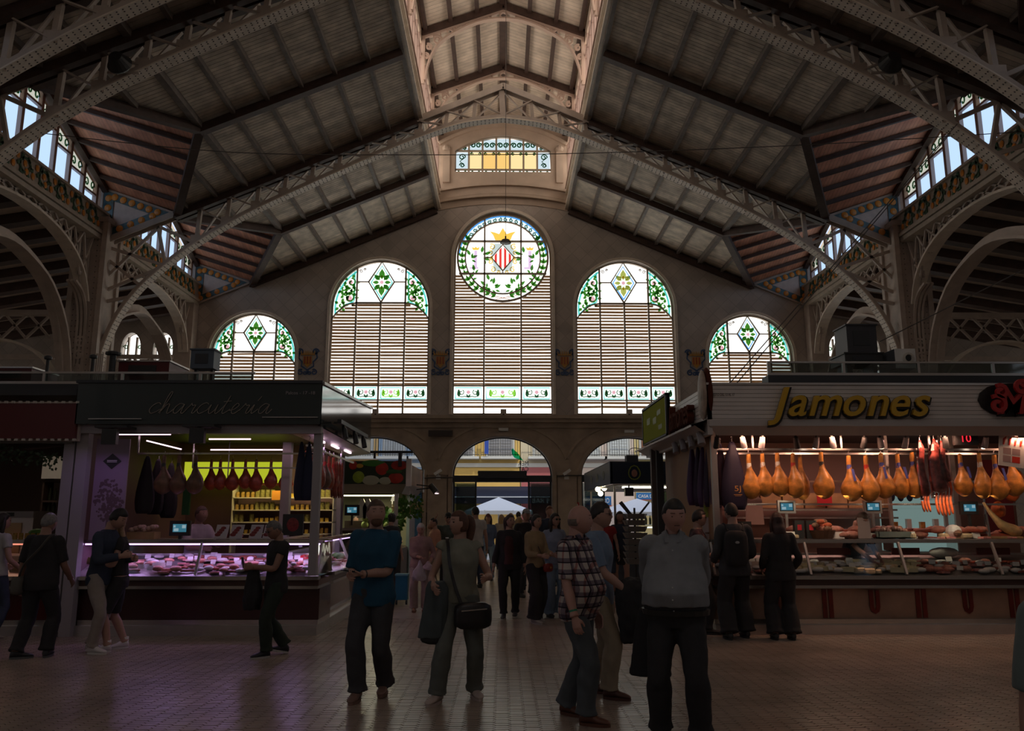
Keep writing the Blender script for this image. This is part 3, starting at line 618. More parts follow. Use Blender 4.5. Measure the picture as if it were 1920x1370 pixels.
# ---- lantern over the ridge
lan = struct('ceiling_lantern')
for s in (-1, 1):
    X0 = s*2.42
    MB().box(min(X0, X0+s*.1), max(X0, X0+s*.1), -1, WY, 12.72, 13.35).build('lantern_fascia', m_steel2, lan)
    for z_, d in ((12.72, .12), (12.95, .05), (13.3, .1)): MB().box(min(X0-s*d, X0), max(X0-s*d, X0), -1, WY, z_, z_+.07).build('lantern_moulding', m_steel2, lan)
    MB().box(min(X0, X0+s*.12), max(X0, X0+s*.12), -1, WY, 15.35, 15.75).build('lantern_plate', m_warm, lan)
    win = struct('window_%d' % (15+(s > 0)))
    MB().add([(X0+s*.14, -1, 13.35), (X0+s*.14, WY, 13.35), (X0+s*.14, WY, 15.4), (X0+s*.14, -1, 15.4)], [(0, 1, 2, 3)]).build('frosted_pane', M_emit('daylight in warm side glass', (1, .89, .77), 2.3), win)
    ny = 36
    for i in range(ny+1):
        yy = 7+(WY-7)*i/ny; MB().box(min(X0, X0+s*.1), max(X0, X0+s*.1), yy-.05, yy+.05, 13.35, 15.4).build('mullion', M('pinkish mullion', (.38, .26, .22), .5), win)
    MB().box(min(X0, X0+s*.08), max(X0, X0+s*.08), -1, WY, 14.9, 14.98).box(min(X0, X0+s*.08), max(X0, X0+s*.08), -1, WY, 13.8, 13.86).build('transom', M('pinkish mullion', (.38, .26, .22), .5), win)
    MB().add([(s*2.6, -1, 15.68), (s*2.6, WY, 15.68), (0, WY, 16.68), (0, -1, 16.68)], [(0, 1, 2, 3)]).build('lantern_boards', m_boardl, lan)
    for k in (0, .78, 1.56, 2.3):
        z_ = 16.68-k*.385-.07; bar_part('lantern_purlin', (s*(k if k else .06), -1, z_), (s*(k if k else .06), WY, z_), .12, .14, m_dark, lan)
for yy in (24.75, 21.45, 18.15, 14.85, 11.55, 8.25, 4.95):
    fr = struct('lantern_frame'); fr.parent = lan
    for s in (-1, 1): bar_part('frame_rafter', (s*2.42, yy, 15.62), (0, yy, 16.52), .22, .2, m_dark, fr)
    lo = catmull([V((x, yy, z)) for x, z in ((-2.3, 14.1), (-2.18, 14.75), (-1.85, 15.35), (-1.2, 15.8), (-.6, 16.05), (0, 16.12), (.6, 16.05), (1.2, 15.8), (1.85, 15.35), (2.18, 14.75), (2.3, 14.1))], 4)
    MB().ribbon(lo, .16, .05, (0, 1, 0)).build('frame_arch', m_boardl2 if 'm_boardl2' in globals() else M('rosy cream iron', (.62, .45, .36), .5), fr)
    for s in (-1, 1):
        sc = MB(); c_ = M('rosy cream iron', (.62, .45, .36), .5); sc.bar((s*2.36, yy, 15.5), (0, yy, 16.4), .07, .08); sc.box(s*2.36-.05, s*2.36+.05, yy-.04, yy+.04, 14, 15.55)
        for (a, b_, rr) in ((1.95, 15.3+.12, .16), (2.2, 15.2, .1), (1.5, 15.82, .13), (1.05, 15.98, .1), (.72, 16.1, .07), (.42, 16.2, .06), (2.27, 14.9, .09)):
            scroll(sc, s*a, b_, yy, rr, s, .05, 1.5, 1, .05)
        for t_ in range(5): sc.bar((s*(1.25+.2*t_), yy, 15.83-.09*t_), (s*(1.28+.2*t_), yy, 16.0-.085*t_), .04, .04)
        sc.build('frame_scrolls', c_, fr)
    MB().ribbon([V((x, yy, z)) for x, z in arc(0, 16.24, .1, .1, 0, 350, 14)], .08, .04, (0, 1, 0)).build('frame_boss', M('rosy cream iron', (.62, .45, .36), .5), fr)
# ---- arched trusses
ZL = catmull([V((x, 0, z)) for x, z in ((0, 12.75), (1.09, 12.6), (2.06, 12.27), (3.47, 11.65), (4.57, 11.12), (6.0, 10.42), (7.0, 9.9), (7.8, 9.42), (8.6, 8.88), (9.3, 8.3), (9.9, 7.7), (10.4, 6.95), (10.7, 6.15), (10.85, 5.3), (10.92, 4.2), (10.95, 3.2))], 5)
def zlow(x):
    for a, b_ in zip(ZL, ZL[1:]):
        if a.x <= x <= b_.x: return a.z+(b_.z-a.z)*(x-a.x)/max(1e-6, b_.x-a.x)
    return ZL[-1].z
rv_me = MB().cyl((0, 0, 0), .022, -.014, 6)
def truss(Y, name, web=True):
    tr = struct(name); dy = .17
    for s in (-1, 1):
        pl = [V((s*p.x, Y, p.z)) for p in ZL]
        MB().ribbon(pl, .30, .03, (0, 1, 0)).build('lower_flange', m_steel2, tr)
        rv = MB(); acc = 0; last = pl[0]; step = .115
        cumul = [0]
        for a, b_ in zip(pl, pl[1:]): cumul.append(cumul[-1]+(b_-a).length)
        t_ = step/2; i = 0
        while t_ < cumul[-1] and i < len(pl)-1:
            while i < len(pl)-2 and cumul[i+1] < t_: i += 1
            a, b_ = pl[i], pl[i+1]; p = a.lerp(b_, (t_-cumul[i])/(cumul[i+1]-cumul[i])); d = (b_-a).normalized(); n = V((0, 1, 0)).cross(d)*(1 if s > 0 else -1)
            if n.z > 0: n = -n
            for o_ in (-.11, -.05, .05, .11):
                c = p+V((0, o_, 0))+n*.016; u = d*.02; w = V((0, .02, 0))
                rv.add([c+u, c+w, c-u, c-w, c+n*.012], [(0, 1, 4), (1, 2, 4), (2, 3, 4), (3, 0, 4)])
            t_ += step
        rv.build('rivets', m_rivet, tr, kind='stuff')
        for o_ in (-dy, dy): MB().ribbon([p+V((0, o_*.7, 0))+(V((-s*(1 if p.z < 9 else 0)*0, 0, 0)))+V((s*.0, 0, 0))+(V((s*.06, 0, 0)) if p.z < 8 else V((0, 0, .06))) for p in pl], .03, .11, (0, 1, 0)).build('lower_web', m_steel, tr)
        top = [V((0, Y, 13.82)), V((s*HX, Y, zr(HX)-.03))]
        MB().bar(top[0], top[1], .26, .05).build('upper_flange', m_steel, tr)
        for o_ in (-dy, dy): MB().bar(top[0]+V((0, o_*.7, -.08)), top[1]+V((0, o_*.7, -.08)), .03, .15).build('upper_web', m_steel, tr)
        xs = [0, .85, 1.65, 2.4, 3.15, 3.9, 4.65, 5.4, 6.15, 6.9, 7.7, 8.5]; zt_ = lambda x: 13.82-.43*x-.14
        for i, x in enumerate(xs):
            if i or s > 0: bar_part('brace', (s*x, Y, zlow(x)+.1), (s*(x-.05), Y, zt_(x)), .1 if i else .16, .1, m_steel, tr, (0, 1, 0))
            if i < len(xs)-1:
                xb = xs[i+1]
                bar_part('brace', (s*x, Y-.08, zlow(x)+.1), (s*xb, Y-.08, zt_(xb)), .03, .08, m_steel, tr, (0, 1, 0)); bar_part('brace', (s*xb, Y+.08, zlow(xb)+.1), (s*x, Y+.08, zt_(x)), .03, .08, m_steel, tr, (0, 1, 0))
        for (a, b_) in (((8.5, zlow(8.5)), (9.6, 9.5)), ((9.3, zlow(9.3)), (9.6, 9.5)), ((9.3, zlow(9.3)), (10.98, 8.9)), ((9.3, zlow(9.3)), (10.98, 7.6)), ((9.9, zlow(9.9)), (10.98, 8.6)), ((9.6, 9.4), (10.98, 7.9)), ((10.1, zlow(10.1)), (10.98, 7.3)), ((10.3, zlow(10.3)), (10.98, 6))):
            bar_part('brace', (s*a[0], Y, a[1]+.05), (s*b_[0], Y, b_[1]), .08, .07, m_steel, tr, (0, 1, 0))
        for i in range(3, 12):                                # gusset plates
            x = xs[i]; MB().box(s*x-.13, s*x+.13, Y-.11, Y-.095, zlow(x)+.02, zlow(x)+.26).build('gusset', m_steel, tr)
    return tr
truss(AY, 'arched_truss'); truss(BY, 'arched_truss'); truss(CY, 'arched_truss')
# ---- columns
def column(x, Y, h=9.6, w=.78):
    c = struct('column'); s = 1 if x > 0 else -1
    MB().box(x-w/2, x+w/2, Y-w/2, Y+w/2, 0, h).build('shaft', m_steel, c)
    for sx_ in (-1, 1):
        for sy_ in (-1, 1): MB().box(x+sx_*w/2-.07, x+sx_*w/2+.07, Y+sy_*w/2-.07, Y+sy_*w/2+.07, 0, h).build('corner_angle', m_steel, c)
    rv = MB()
    for i in range(60):
        z = .4+i*.15
        for a in (-w/2+.1, -w/2+.2, w/2-.2, w/2-.1): rv.add([(x+a+.018, Y-w/2-.003, z), (x+a, Y-w/2-.003, z+.018), (x+a-.018, Y-w/2-.003, z), (x+a, Y-w/2-.003, z-.018), (x+a, Y-w/2-.02, z)], [(0, 1, 4), (1, 2, 4), (2, 3, 4), (3, 0, 4)])
    rv.build('rivets', m_rivet, c, kind='stuff')
    MB().box(x-w/2-.08, x+w/2+.08, Y-w/2-.08, Y+w/2+.08, h-.15, h).box(x-w/2-.06, x+w/2+.06, Y-w/2-.06, Y+w/2+.06, 0, .5).build('collar', m_steel, c)
    sc = MB()
    for k in range(4): sc.ribbon([V((x-s*(w/2+.1+.05*k)+.0, Y-w/2-.03, z)) for z in (4.2, 5.0, 5.8)], .04, .03, (0, 1, 0))
    for k in range(3): scroll(sc, x, 6.1-.35*k, Y-w/2-.04, .16-.03*k, 1 if k % 2 else -1, .06, 1.3, 1, .05)
    sc.build('iron_ornament', m_steel, c)
    for sg in (-1, 1):                                      # sheaf of curved ribs under the side girder
        for k in range(3):
            MB().ribbon(catmull([V((x-.1+.1*k, Y+sg*(w/2+.03), 5.2)), V((x-.1+.1*k, Y+sg*(w/2+.06), 6.7)), V((x-.1+.1*k, Y+sg*(w/2+.3), 7.35)), V((x-.1+.1*k, Y+sg*(w/2+.75), 7.6))], 4), .06, .06, (1, 0, 0)).build('curved_rib', m_steel, c)
for s in (-1, 1):
    for Y in (AY, BY, CY-.1, 6.4): column(s*HX, Y)
    MB().box(min(s*10.95, s*11.55), max(s*10.95, s*11.55), WY-.5, WY-.04, 0, 9.4).build('pilaster', m_steel, wall)
# ---- side aisles
for s in (-1, 1):
    ai = struct('ceiling_aisle')
    mb = MB().add([(s*11.4, -1, 9.2), (s*11.4, 36, 9.2), (s*24, 36, 7.1), (s*24, -1, 7.1)], [(0, 1, 2, 3)]); mb.build('aisle_boards', M('pale aisle boards', (.75, .64, .54), .8, var=.08), ai)
    y = 2
    while y < 35:
        bar_part('aisle_beam', (s*11.5, y, 9.05), (s*24, y, 6.95), .3, .26, m_dark, ai); y += 1.15
    for x in (15.5, 19.5):
        for Y in (8, 15, 22): 
            bar_part('aisle_tie', (s*x, Y-7, 6.85), (s*x, Y, 6.85), .2, .1, m_steel, ai); bar_part('aisle_tie', (s*x, Y-7, 5.9), (s*x, Y, 5.9), .2, .1, m_steel, ai)
            for k in range(7): bar_part('aisle_brace', (s*x, Y-7+k, 5.9+(k % 2)*.95), (s*x, Y-6+k, 6.85-(k % 2)*.95), .07, .07, m_steel, ai); bar_part('aisle_brace', (s*x, Y-7+k, 6.85-(k % 2)*.95), (s*x, Y-6+k, 5.9+(k % 2)*.95), .05, .05, m_steel, ai)
            MB().box(s*x-.25, s*x+.25, Y-.25, Y+.25, 0, 7.6).build('aisle_column', m_steel, ai)
    for Y in (AY, 27.4):
        for (z0_, z1_) in ((6.9, 7.8),):
            lo = catmull([V((s*x, Y, z)) for x, z in ((11.6, 3.6), (11.8, 4.8), (12.3, 5.7), (13.2, 6.2), (14.2, 6.2), (14.9, 5.7), (15.3, 4.8), (15.4, 3.6))], 3)
            MB().ribbon(lo, .3, .06, (0, 1, 0)).build('aisle_arch', m_steel2, ai); bar_part('aisle_tie', (s*11.5, Y, 7.0), (s*19.5, Y, 7.0), .2, .14, m_steel, ai)
            for k in range(6): bar_part('aisle_brace', (s*(11.6+.65*k), Y, 6.3 if 0 < k < 5 else 5.6), (s*(12.25+.65*k), Y, 7.0), .06, .06, m_steel, ai); bar_part('aisle_brace', (s*(12.25+.65*k), Y, 6.3 if k < 4 else 5.6), (s*(11.6+.65*k), Y, 7.0), .06, .06, m_steel, ai)
    ws = struct('wall_left' if s < 0 else 'wall_right')
    MB().box(min(s*24, s*24.3), max(s*24, s*24.3), -18, 36, 0, 7.2).build('outer_wall', m_stone, ws)
    wn = struct('window_%d' % (23+(s > 0)))
    for k in range(7):
        y_ = 3+4.4*k; MB().box(min(s*23.98, s*23.9), max(s*23.98, s*23.9), y_, y_+3.2, 3.4, 6.2).build('frosted_pane', M_emit('added aisle light', (1, .93, .85), .85), wn)  # unseen glowing panes, added to brighten the dark aisles
        for j in range(5): MB().box(min(s*23.9, s*23.8), max(s*23.9, s*23.8), y_-.05+.8*j, y_+.05+.8*j, 3.3, 6.3).build('mullion', m_frame, wn)
    we = struct('wall_aisle_end'); yE = 29.0
    wx = [-12.5, -13.68, -14.8]; holes = [[(s*-a if False else (a if s < 0 else -a), b_) for a, b_ in arch_loop(c, .36, 5.0, 7.6, .36, .6, 12)] for c in wx]
    if s > 0: holes = [list(reversed(h_)) for h_ in holes]
    panel2d('end_wall', [[(s*11, 0), (s*24, 0), (s*24, 9), (s*11, 9)]]+holes, .3, m_wall, yE, we)
    for i, c in enumerate(wx):
        c = c if s < 0 else -c; win = struct('window_%d' % (17+i+(3 if s > 0 else 0)))
        MB().add([(x, yE+.2, z) for x, z in arch_loop(c, .36, 5.0, 7.6, .36, .6, 12)], [tuple(range(15))]).build('frosted_pane', m_day, win)
        for dx in (-.15, .15): MB().box(c+dx-.025, c+dx+.025, yE-.05, yE+.05, 5.0, 8.05).build('mullion', m_frame, win)
        sc = MB()
        for q_ in (-1, 1):
            for k in range(7): scroll(sc, c+q_*.26, 5.4+k*.38, yE+.02, .09, q_*(-1)**k, .035, 1.2)
        sc.build('scroll_glass', g_dgreen, win)
    MB().box(min(s*11.45, s*11.6), max(s*11.45, s*11.6), WY, yE, 0, 9).build('return_wall', m_wall, we)
# back of the hall behind the photographer: solid wall with the crossing's roof left open to the dome light
bw = struct('wall_near'); MB().box(-26, 26, -18.3, -18, 0, 12).build('near_wall', m_stone, bw)
dm = struct('ceiling_crossing'); MB().box(-26, -6, -18.3, -1, 11.9, 12.1).box(6, 26, -18.3, -1, 11.9, 12.1).box(-6, 6, -18.3, -12, 11.9, 12.1).build('crossing_roof', m_board, dm)
MB().box(-26, 26, -18.3, -1, 20, 20.2).box(-6.2, -6, -12, -1, 12, 20).box(6, 6.2, -12, -1, 12, 20).box(-6, 6, -12.2, -12, 12, 20).box(-6, 6, -1, -.8, 16.6, 20).build('dome_drum', m_wall, dm)
# closing the outside of the roof against the sky
rf = struct('roof_shell')
for s in (-1, 1): MB().add([(s*2.3, -1, 13.5), (s*2.3, 29, 13.5), (s*14, 29, 12.6), (s*14, -1, 12.6), (s*14, 29, 8.8), (s*14, -1, 8.8), (s*2.8, 29, 15.6), (s*2.8, -1, 15.6), (0, 29, 17), (0, -1, 17), (s*2.8, 29, 13.5), (s*2.8, -1, 13.5)], [(0, 1, 2, 3), (3, 2, 4, 5), (6, 7, 9, 8), (6, 7, 11, 10)]).build('roof_covering', M('roof covering', (.3, .2, .15), .8), rf)
# ---- loudspeakers on the truss, hanging lamp and cables
for s in (-1, 1):
    sp_ = thing('horn_loudspeaker', 'dark horn loudspeaker fixed in the %s half of the second arched truss' % ('left' if s < 0 else 'right'), 'loudspeaker', P(225 if s < 0 else 1668, 122, BY-.3)-V((0, 0, .12)))
    h = MB().lathe([(.07, .2), (.08, .08), (.13, 0), (.21, -.02), (.23, .02), (.19, .08), (.12, .22)], 18).build('horn', M('black plastic', (.03, .03, .03), .45), sp_); h.rotation_euler = (R(75), 0, 0); h.location = (0, 0, .12)
    c = MB().sph((0, 0, .05), (.05, .05, .03), 12, 6).build('horn_core', M('grey horn core', (.2, .19, .18), .4), sp_); c.rotation_euler = (R(75), 0, 0); c.location = (0, 0, .12)
    MB().bar((0, .05, .1), (0, .25, .3), .05, .05).bar((-.3, .15, .05), (.3, .15, .05), .04, .04).build('bracket', m_steel, sp_)
lp = thing('hanging_lamp', 'small dark saucer lamp hanging on a long cable before the round window', 'lamp', P(948, 455, 20.0))
MB().lathe([(.02, .1), (.1, .08), (.15, 0), (.14, -.01), (.03, .04)], 18).build('lamp_shade', m_rivet, lp); MB().cyl((0, 0, .08), .02, .1).build('socket', m_rivet, lp)
MB().lathe([(.01, .02), (.125, 0), (.125, -.005), (.01, -.02)], 16).build('diffuser', M('grey lamp glass', (.5, .5, .48), .3), lp)
pz = lp.location.z; MB().tube([(0, 0, .1), (0, 0, 16.3-pz)], .007, 5).build('cable', m_rivet, lp)
def wire(name, pts, label, r_=.009): tag(MB().tube(pts, r_, 5).build(name, m_rivet), label, 'cable')
wire('cable', catmull([P(55, 247, 15.0), P(430, 285, 15.5), P(800, 290, 16), P(1100, 287, 16), P(1500, 272, 15.5), P(1915, 247, 15)], 6), 'thin dark cable spanning the whole nave below the second truss')
for i, (a, b_) in enumerate((((1795, 232), (1365, 722)), ((1782, 250), (1378, 722)))):
    wire('cable', [P(*a, 13.2), P(*b_, 11.9)], ('upper' if i == 0 else 'lower')+' of the twin dark cables slanting down to the ham stall roof')
wire('cable', catmull([P(1650, 640, 11.8), P(1780, 575, 12.4), P(1920, 505, 13)], 4), 'single dark cable rising right from the projector box')
# ================================================================ DOORS AND THE STREET OUTSIDE
m_alu = M('brushed aluminium', (.55, .52, .5), .35, .85, var=.05)
m_steelb = M('stainless steel', (.62, .6, .58), .25, 1)
m_blk = M('black plastic', (.03, .03, .03), .45)
m_dk = M('charcoal paint', (.045, .048, .055), .5)
g_clear = M_tint('clear glass', (.93, .96, .96), .035); g_smoke = M_tint('smoked glass', (.45, .5, .5), .04)
m_white = M('white enamel', (.8, .78, .74), .45)
for i, c in enumerate((0, -4.5, 4.5)):
    d = struct('door_%d' % (i+1)); y = WY+.3
    MB().box(c-1.74, c+1.74, y-.12, y+.12, 2.72, 2.95).build('transom_box', m_dk, d)
    MB().ribbon([V((x, y, z)) for x, z in arc(c, 2.95, 1.72, 1.33, 0, 180, 24)], .1, .05, (0, 1, 0)).build('fanlight_frame', m_dk, d)
    MB().add([(x, y+.02, z) for x, z in arc(c, 2.95, 1.70, 1.31, 0, 180, 24)], [tuple(range(25))]).build('fanlight_pane', g_clear, d)
    MB().box(c-.85, c+.85, y-.35, y-.12, 2.86, 3.1).box(c-.86, c+.86, y-.36, y-.12, 3.02, 3.06).build('air_curtain', m_dk, d)
    for x in (-1.7, -.93, .93, 1.7): MB().box(c+x-.03, c+x+.03, y-.04, y+.04, 0, 2.72).build('door_post', m_dk, d)
    for x in (-1.31, 1.31):
        MB().box(c+x-.36, c+x+.36, y-.01, y+.01, .02, 2.7).build('side_pane', g_smoke, d)
        MB().box(c+x-.3, c+x+.36, y-.09, y-.075, .02, 2.65).build('sliding_pane', g_smoke, d)
    MB().box(c-1.7, c+1.7, y-.1, y+.05, 0, .015).build('threshold', m_alu, d)
# green leaf shaped sticker and mirrored lettering on the fanlight
dr = bpy.data.objects['door_1']
MB().poly([(.32+a, WY+.28, 3.72+b_) for a, b_ in ((0, .12), (.05, .2), (.1, .12), (.2, .05), (.42, -.25), (.3, -.22), (.1, -.14), (.02, -.02))], .004, (0, -1, 0)).build('leaf_sticker', M_tint('green vinyl', (.03, .5, .25), 0), dr)
text_on('mirrored_lettering', 'MER', .2, m_blk, (.92, WY+.27, 3.3), (-1, 0, 0), (0, 0, 1), dr, width=.36, height=.16, depth=.003, align='l')
text_on('mirrored_lettering', 'CAT', .2, m_blk, (.92, WY+.27, 3.1), (-1, 0, 0), (0, 0, 1), dr, width=.36, height=.16, depth=.003, align='l')
# street
MB().box(-40, 40, 29.5, 60, -.1, -.01).build('ground', M('street paving', (.62, .58, .54), .85, var=.1), kind='structure')
FY = 37.0
def facade(x0, x1, z1, col, name, label, shutter, rows, bays, gcol=(.5, .45, .4)):
    b_ = thing(name, label, 'building', ((x0+x1)/2, FY+3, 0)); o = V(b_.location); pc = M(name+str(col), col, .85, var=.06, scale=.6)
    x0 += .02; x1 -= .02
    MB().box(x0-o.x, x1-o.x, 0, 6, 0, z1).build('wall', pc, b_)
    MB().box(x0-o.x, x1-o.x, -.35, 0, z1-.3, z1).build('cornice', M('pale cornice', (.75, .72, .66), .8), b_); MB().box(x0-o.x, x1-o.x, -.12, 0, 3.9, 4.1).build('string_course', M('pale cornice', (.75, .72, .66), .8), b_)
    for r_ in range(rows):
        for k in range(bays):
            cx = x0-o.x+(x1-x0)*(k+.5)/bays; z = 4.5+r_*3.4; w = min(.62, (x1-x0)/bays*.3)
            f = MB().box(cx-w-.12, cx+w+.12, -.08, 0, z-.1, z+2.45).build('window', M('pale cornice', (.75, .72, .66), .8), b_)
            for s in (-1, 1):
                sh = MB(); sh.box(min(cx+s*.02, cx+s*w), max(cx+s*.02, cx+s*w), -.14, -.08, z, z+2.3)
                for j in range(14): sh.bar((cx+s*.06, -.15, z+.15+j*.15), (cx+s*(w-.06), -.15, z+.15+j*.15), .03, .06)
                sh.build('shutter', M('shutter '+str(shutter), shutter, .6), f)
            ir = MB(); bw = w+.35; ir.box(cx-bw, cx+bw, -.75, 0, z-.22, z-.1)
            bal = ir.build('balcony_slab', M('pale cornice', (.75, .72, .66), .8), b_)
            ir = MB().bar((cx-bw, -.72, z+.85), (cx+bw, -.72, z+.85), .04, .04).bar((cx-bw, -.72, z-.02), (cx+bw, -.72, z-.02), .03, .03)
            for j in range(int(bw*2/.12)+1): ir.bar((cx-bw+j*.12, -.72, z-.1), (cx-bw+j*.12, -.72, z+.85), .018, .018)
            ir.build('balcony_railing', m_blk, b_)
    return b_
b1 = facade(-13, -6.2, 14, (.80, .50, .20), 'town_house', 'ochre house with pale shutters seen through the left arch', (.72, .72, .7), 3, 4)
b2 = facade(-6.2, -3.1, 13, (.42, .55, .72), 'town_house', 'pale blue house seen through the left arch beyond the vegetable sign', (.6, .6, .6), 3, 2)
b3 = facade(-3.1, .9, 15, (.85, .55, .16), 'town_house', 'yellow house with a balcony seen through the middle arch', (.35, .33, .33), 3, 2)
b4 = facade(.9, 3.6, 14, (.80, .66, .44), 'town_house', 'cream house with a railed balcony at the right of the middle arch', (.7, .62, .5), 3, 1)
b5 = facade(3.6, 6.6, 14, (.85, .68, .58), 'town_house', 'pale pink house with white shutters in brown frames in the right arch', (.75, .76, .74), 3, 2)
b6 = facade(6.6, 12, 15, (.85, .66, .30), 'town_house', 'yellow house with brown door shutters at the edge of the right arch', (.32, .12, .05), 3, 3)
MB().box(-1.3, 1.3, -.08, .0, 0, 3.9).build('shopfront_wall', M('rose plaster', (.55, .16, .16), .8), b4)
for (a, c, lab) in ((-3.6, .2, 'dark navy shop awning left of the bar, over the street cafe'), (.2, 3.6, 'dark navy bar awning with pale lettering on its valance')):
    aw = thing('awning', lab, 'awning', ((a+c)/2, FY+2, 2.4)); w = (c-a)/2; nv = M('navy canvas', (.02, .025, .05), .8)
    MB().add([(-w, 0, 0), (w, 0, 0), (w, .9, .55), (-w, .9, .55), (-w, 0, -.05), (w, 0, -.05), (w, .9, .5), (-w, .9, .5)], [(0, 1, 2, 3), (7, 6, 5, 4), (0, 4, 5, 1)]).build('canvas', nv, aw)
    MB().box(-w, w, -.02, 0, -.3, 0).build('valance', nv, aw); MB().bar((-w, -.03, .02), (w, -.03, .02), .05, .05).build('front_rail', M('white strip', (.9, .9, .9), .4), aw)
    for s in (-1, 1): MB().bar((s*(w-.1), .0, -.02), (s*(w-.1), .9, .3), .03, .03).build('arm', m_blk, aw)
    if a > 0: text_on('lettering', 'BAR FOX', .3, m_white, (-.45, -.03, -.27), (1, 0, 0), (0, 0, 1), aw, width=1.35, height=.22, depth=.004, bold=.01)
def signb(px0, px1, py0, py1, Y, txt, col, lab, tc_=m_white):
    a = P(px0, py1, Y); b_ = P(px1, py0, Y); sg = thing('shop_sign', lab, 'sign', (a.x, Y, a.z)); w, h = b_.x-a.x, b_.z-a.z
    MB().box(0, w, 0, .06, 0, h).build('sign_board', M('blue sign enamel', col, .4), sg); MB().box(-.02, w+.02, .01, .07, -.04, 0).build('red_edge', M('red edge', (.5, .06, .03), .5), sg)
    text_on('lettering', txt, .3, tc_, (w*.08, -.005, h*.25), (1, 0, 0), (0, 0, 1), sg, width=w*.84, height=h*.55, depth=.006, bold=.01)
    return sg
signb(1100, 1146, 930, 947, FY+2.6, 'O DE ORO', (.03, .17, .42), 'blue shop sign reading O DE ORO across the street')
signb(1193, 1242, 923, 936, FY+2.6, 'CASA DE TÉ', (.03, .17, .42), 'blue shop sign reading CASA DE at the pink house')
def parasol(x, Y, r_, z, lab):
    u = thing('street_parasol', lab, 'parasol', (x, Y, 0)); n = 8; mb = MB()
    mb.add([(0, 0, z+.55)]+[(r_*math.cos(2*math.pi*k/n+.4), r_*math.sin(2*math.pi*k/n+.4), z) for k in range(n)]+[(r_*math.cos(2*math.pi*k/n+.4), r_*math.sin(2*math.pi*k/n+.4), z-.15) for k in range(n)],
           [(0, 1+k, 1+(k+1) % n) for k in range(n)]+[(1+k, 9+k, 9+(k+1) % n, 1+(k+1) % n) for k in range(n)])
    mb.build('canopy', M('white parasol cloth', (.85, .86, .9), .8), u); MB().cyl((0, 0, 0), .03, z+.5).build('pole', m_alu, u); MB().cyl((0, 0, -.01), .25, .08).build('base', m_alu, u)
    for k in range(n): MB().bar((0, 0, z+.3), (r_*math.cos(2*math.pi*k/n+.4), r_*math.sin(2*math.pi*k/n+.4), z), .02, .02).build('rib', m_alu, u)
parasol(-.15, 33.5, 1.5, 1.75, 'white cafe parasol outside the middle door'); parasol(5.6, 33.5, 1.8, 1.7, 'white cafe parasol outside the right arch, left of its twin'); parasol(9.4, 34.2, 1.7, 1.9, 'white cafe parasol outside the right arch, behind the counter of bottles')
fg = thing('balcony_flag', 'blue and red flag cloth hanging from the yellow balcony', 'flag', (-.8, FY+2.1, 4.6))
MB().box(-.08, .12, 0, .02, -.1, 1.1).build('blue_cloth', M('blue cloth', (.03, .08, .4), .8), fg); MB().add([(-1.2, 0, .0), (-.5, .05, .5), (-.7, 0, .9)], [(0, 1, 2)]).build('red_cloth', M('red cloth', (.6, .07, .04), .8), fg)
for i, (x, Y, z) in enumerate(((828, 645), (0, 0), (0, 0))) if False else []: pass
# small fittings on the stone wall
for i, (px, py) in enumerate(((658, 893-95), (944, 797), (1180, 801))):
    p = P(px, py+8 if i else 808, WY-.1); e_ = thing('emergency_light', 'small white emergency light above the %s arch' % ('left', 'middle', 'right')[i], 'light', (p.x, WY-.08, p.z)); MB().box(-.17, .17, -.05, .04, -.05, .06).build('case', m_white, e_); MB().box(-.14, .14, -.055, -.05, -.03, .03).build('lens', M('milky lens', (.85, .85, .8), .3), e_)
for (px, py, lab) in ((944, 779, 'middle'), (704, 780, 'left'), (1180, 779, 'right')):
    p = P(px, py, WY-.3); c = thing('floodlight', 'small floodlight on the cornice below the %s window' % lab, 'light', (p.x, p.y, 5.02)); MB().box(-.1, .1, -.08, .06, .04, .2).build('case', m_steel, c); MB().bar((0, 0, 0), (0, 0, .06), .06, .06).build('bracket', m_blk, c)
p = P(826, 812, WY-.2); c = thing('speaker_bar', 'long brown sound bar on the pier between left and middle arches', 'loudspeaker', (p.x, WY-.18, p.z)); MB().box(-.42, .42, -.12, .1, -.1, .1).build('case', M('brown case', (.10, .07, .06), .5), c); MB().box(-.4, .4, -.13, -.12, -.08, .08).build('grille', M('brown mesh', (.06, .045, .04), .7), c)
for (px, py, s) in ((821, 886, 1), (1063, 886, 1)):
    p = P(px, py, WY-.35); c = thing('security_camera', 'white security camera on the stone pier %s of the middle arch' % ('left' if px < 900 else 'right'), 'camera', p)
    MB().bar((-.12, .0, -.06), (.12, 0, .1), .1, .1).build('case', m_white, c); MB().bar((.0, 0, 0), (0, .25, -.1), .04, .04).box(-.08, .08, .15, .26, -.22, -.08).build('bracket', m_white, c)
for px0, px1, py in ((780, 850, 897), (1045, 1100, 893)):
    a = P(px0, py, WY-.2); b_ = P(px1, py-2, WY-.2); wire('cable', [a, a.lerp(b_, .5)+V((0, 0, .02)), b_], 'dark cable run on the stone pier %s of the middle door' % ('left' if px0 < 900 else 'right'), .025)
p = P(1080, 949, WY-.15); c = thing('fire_sign', 'small red fire point sign on the pier right of the middle door', 'sign', (p.x, WY-.12, p.z)); MB().box(-.11, .11, -.01, .05, -.13, .13).build('plate', M('red enamel', (.65, .03, .03), .4), c); MB().box(-.03, .03, -.016, -.01, -.08, .06).box(-.06, -.03, -.016, -.01, -.02, .06).box(.04, .07, -.016, -.01, 0, .09).build('symbol', m_white, c)
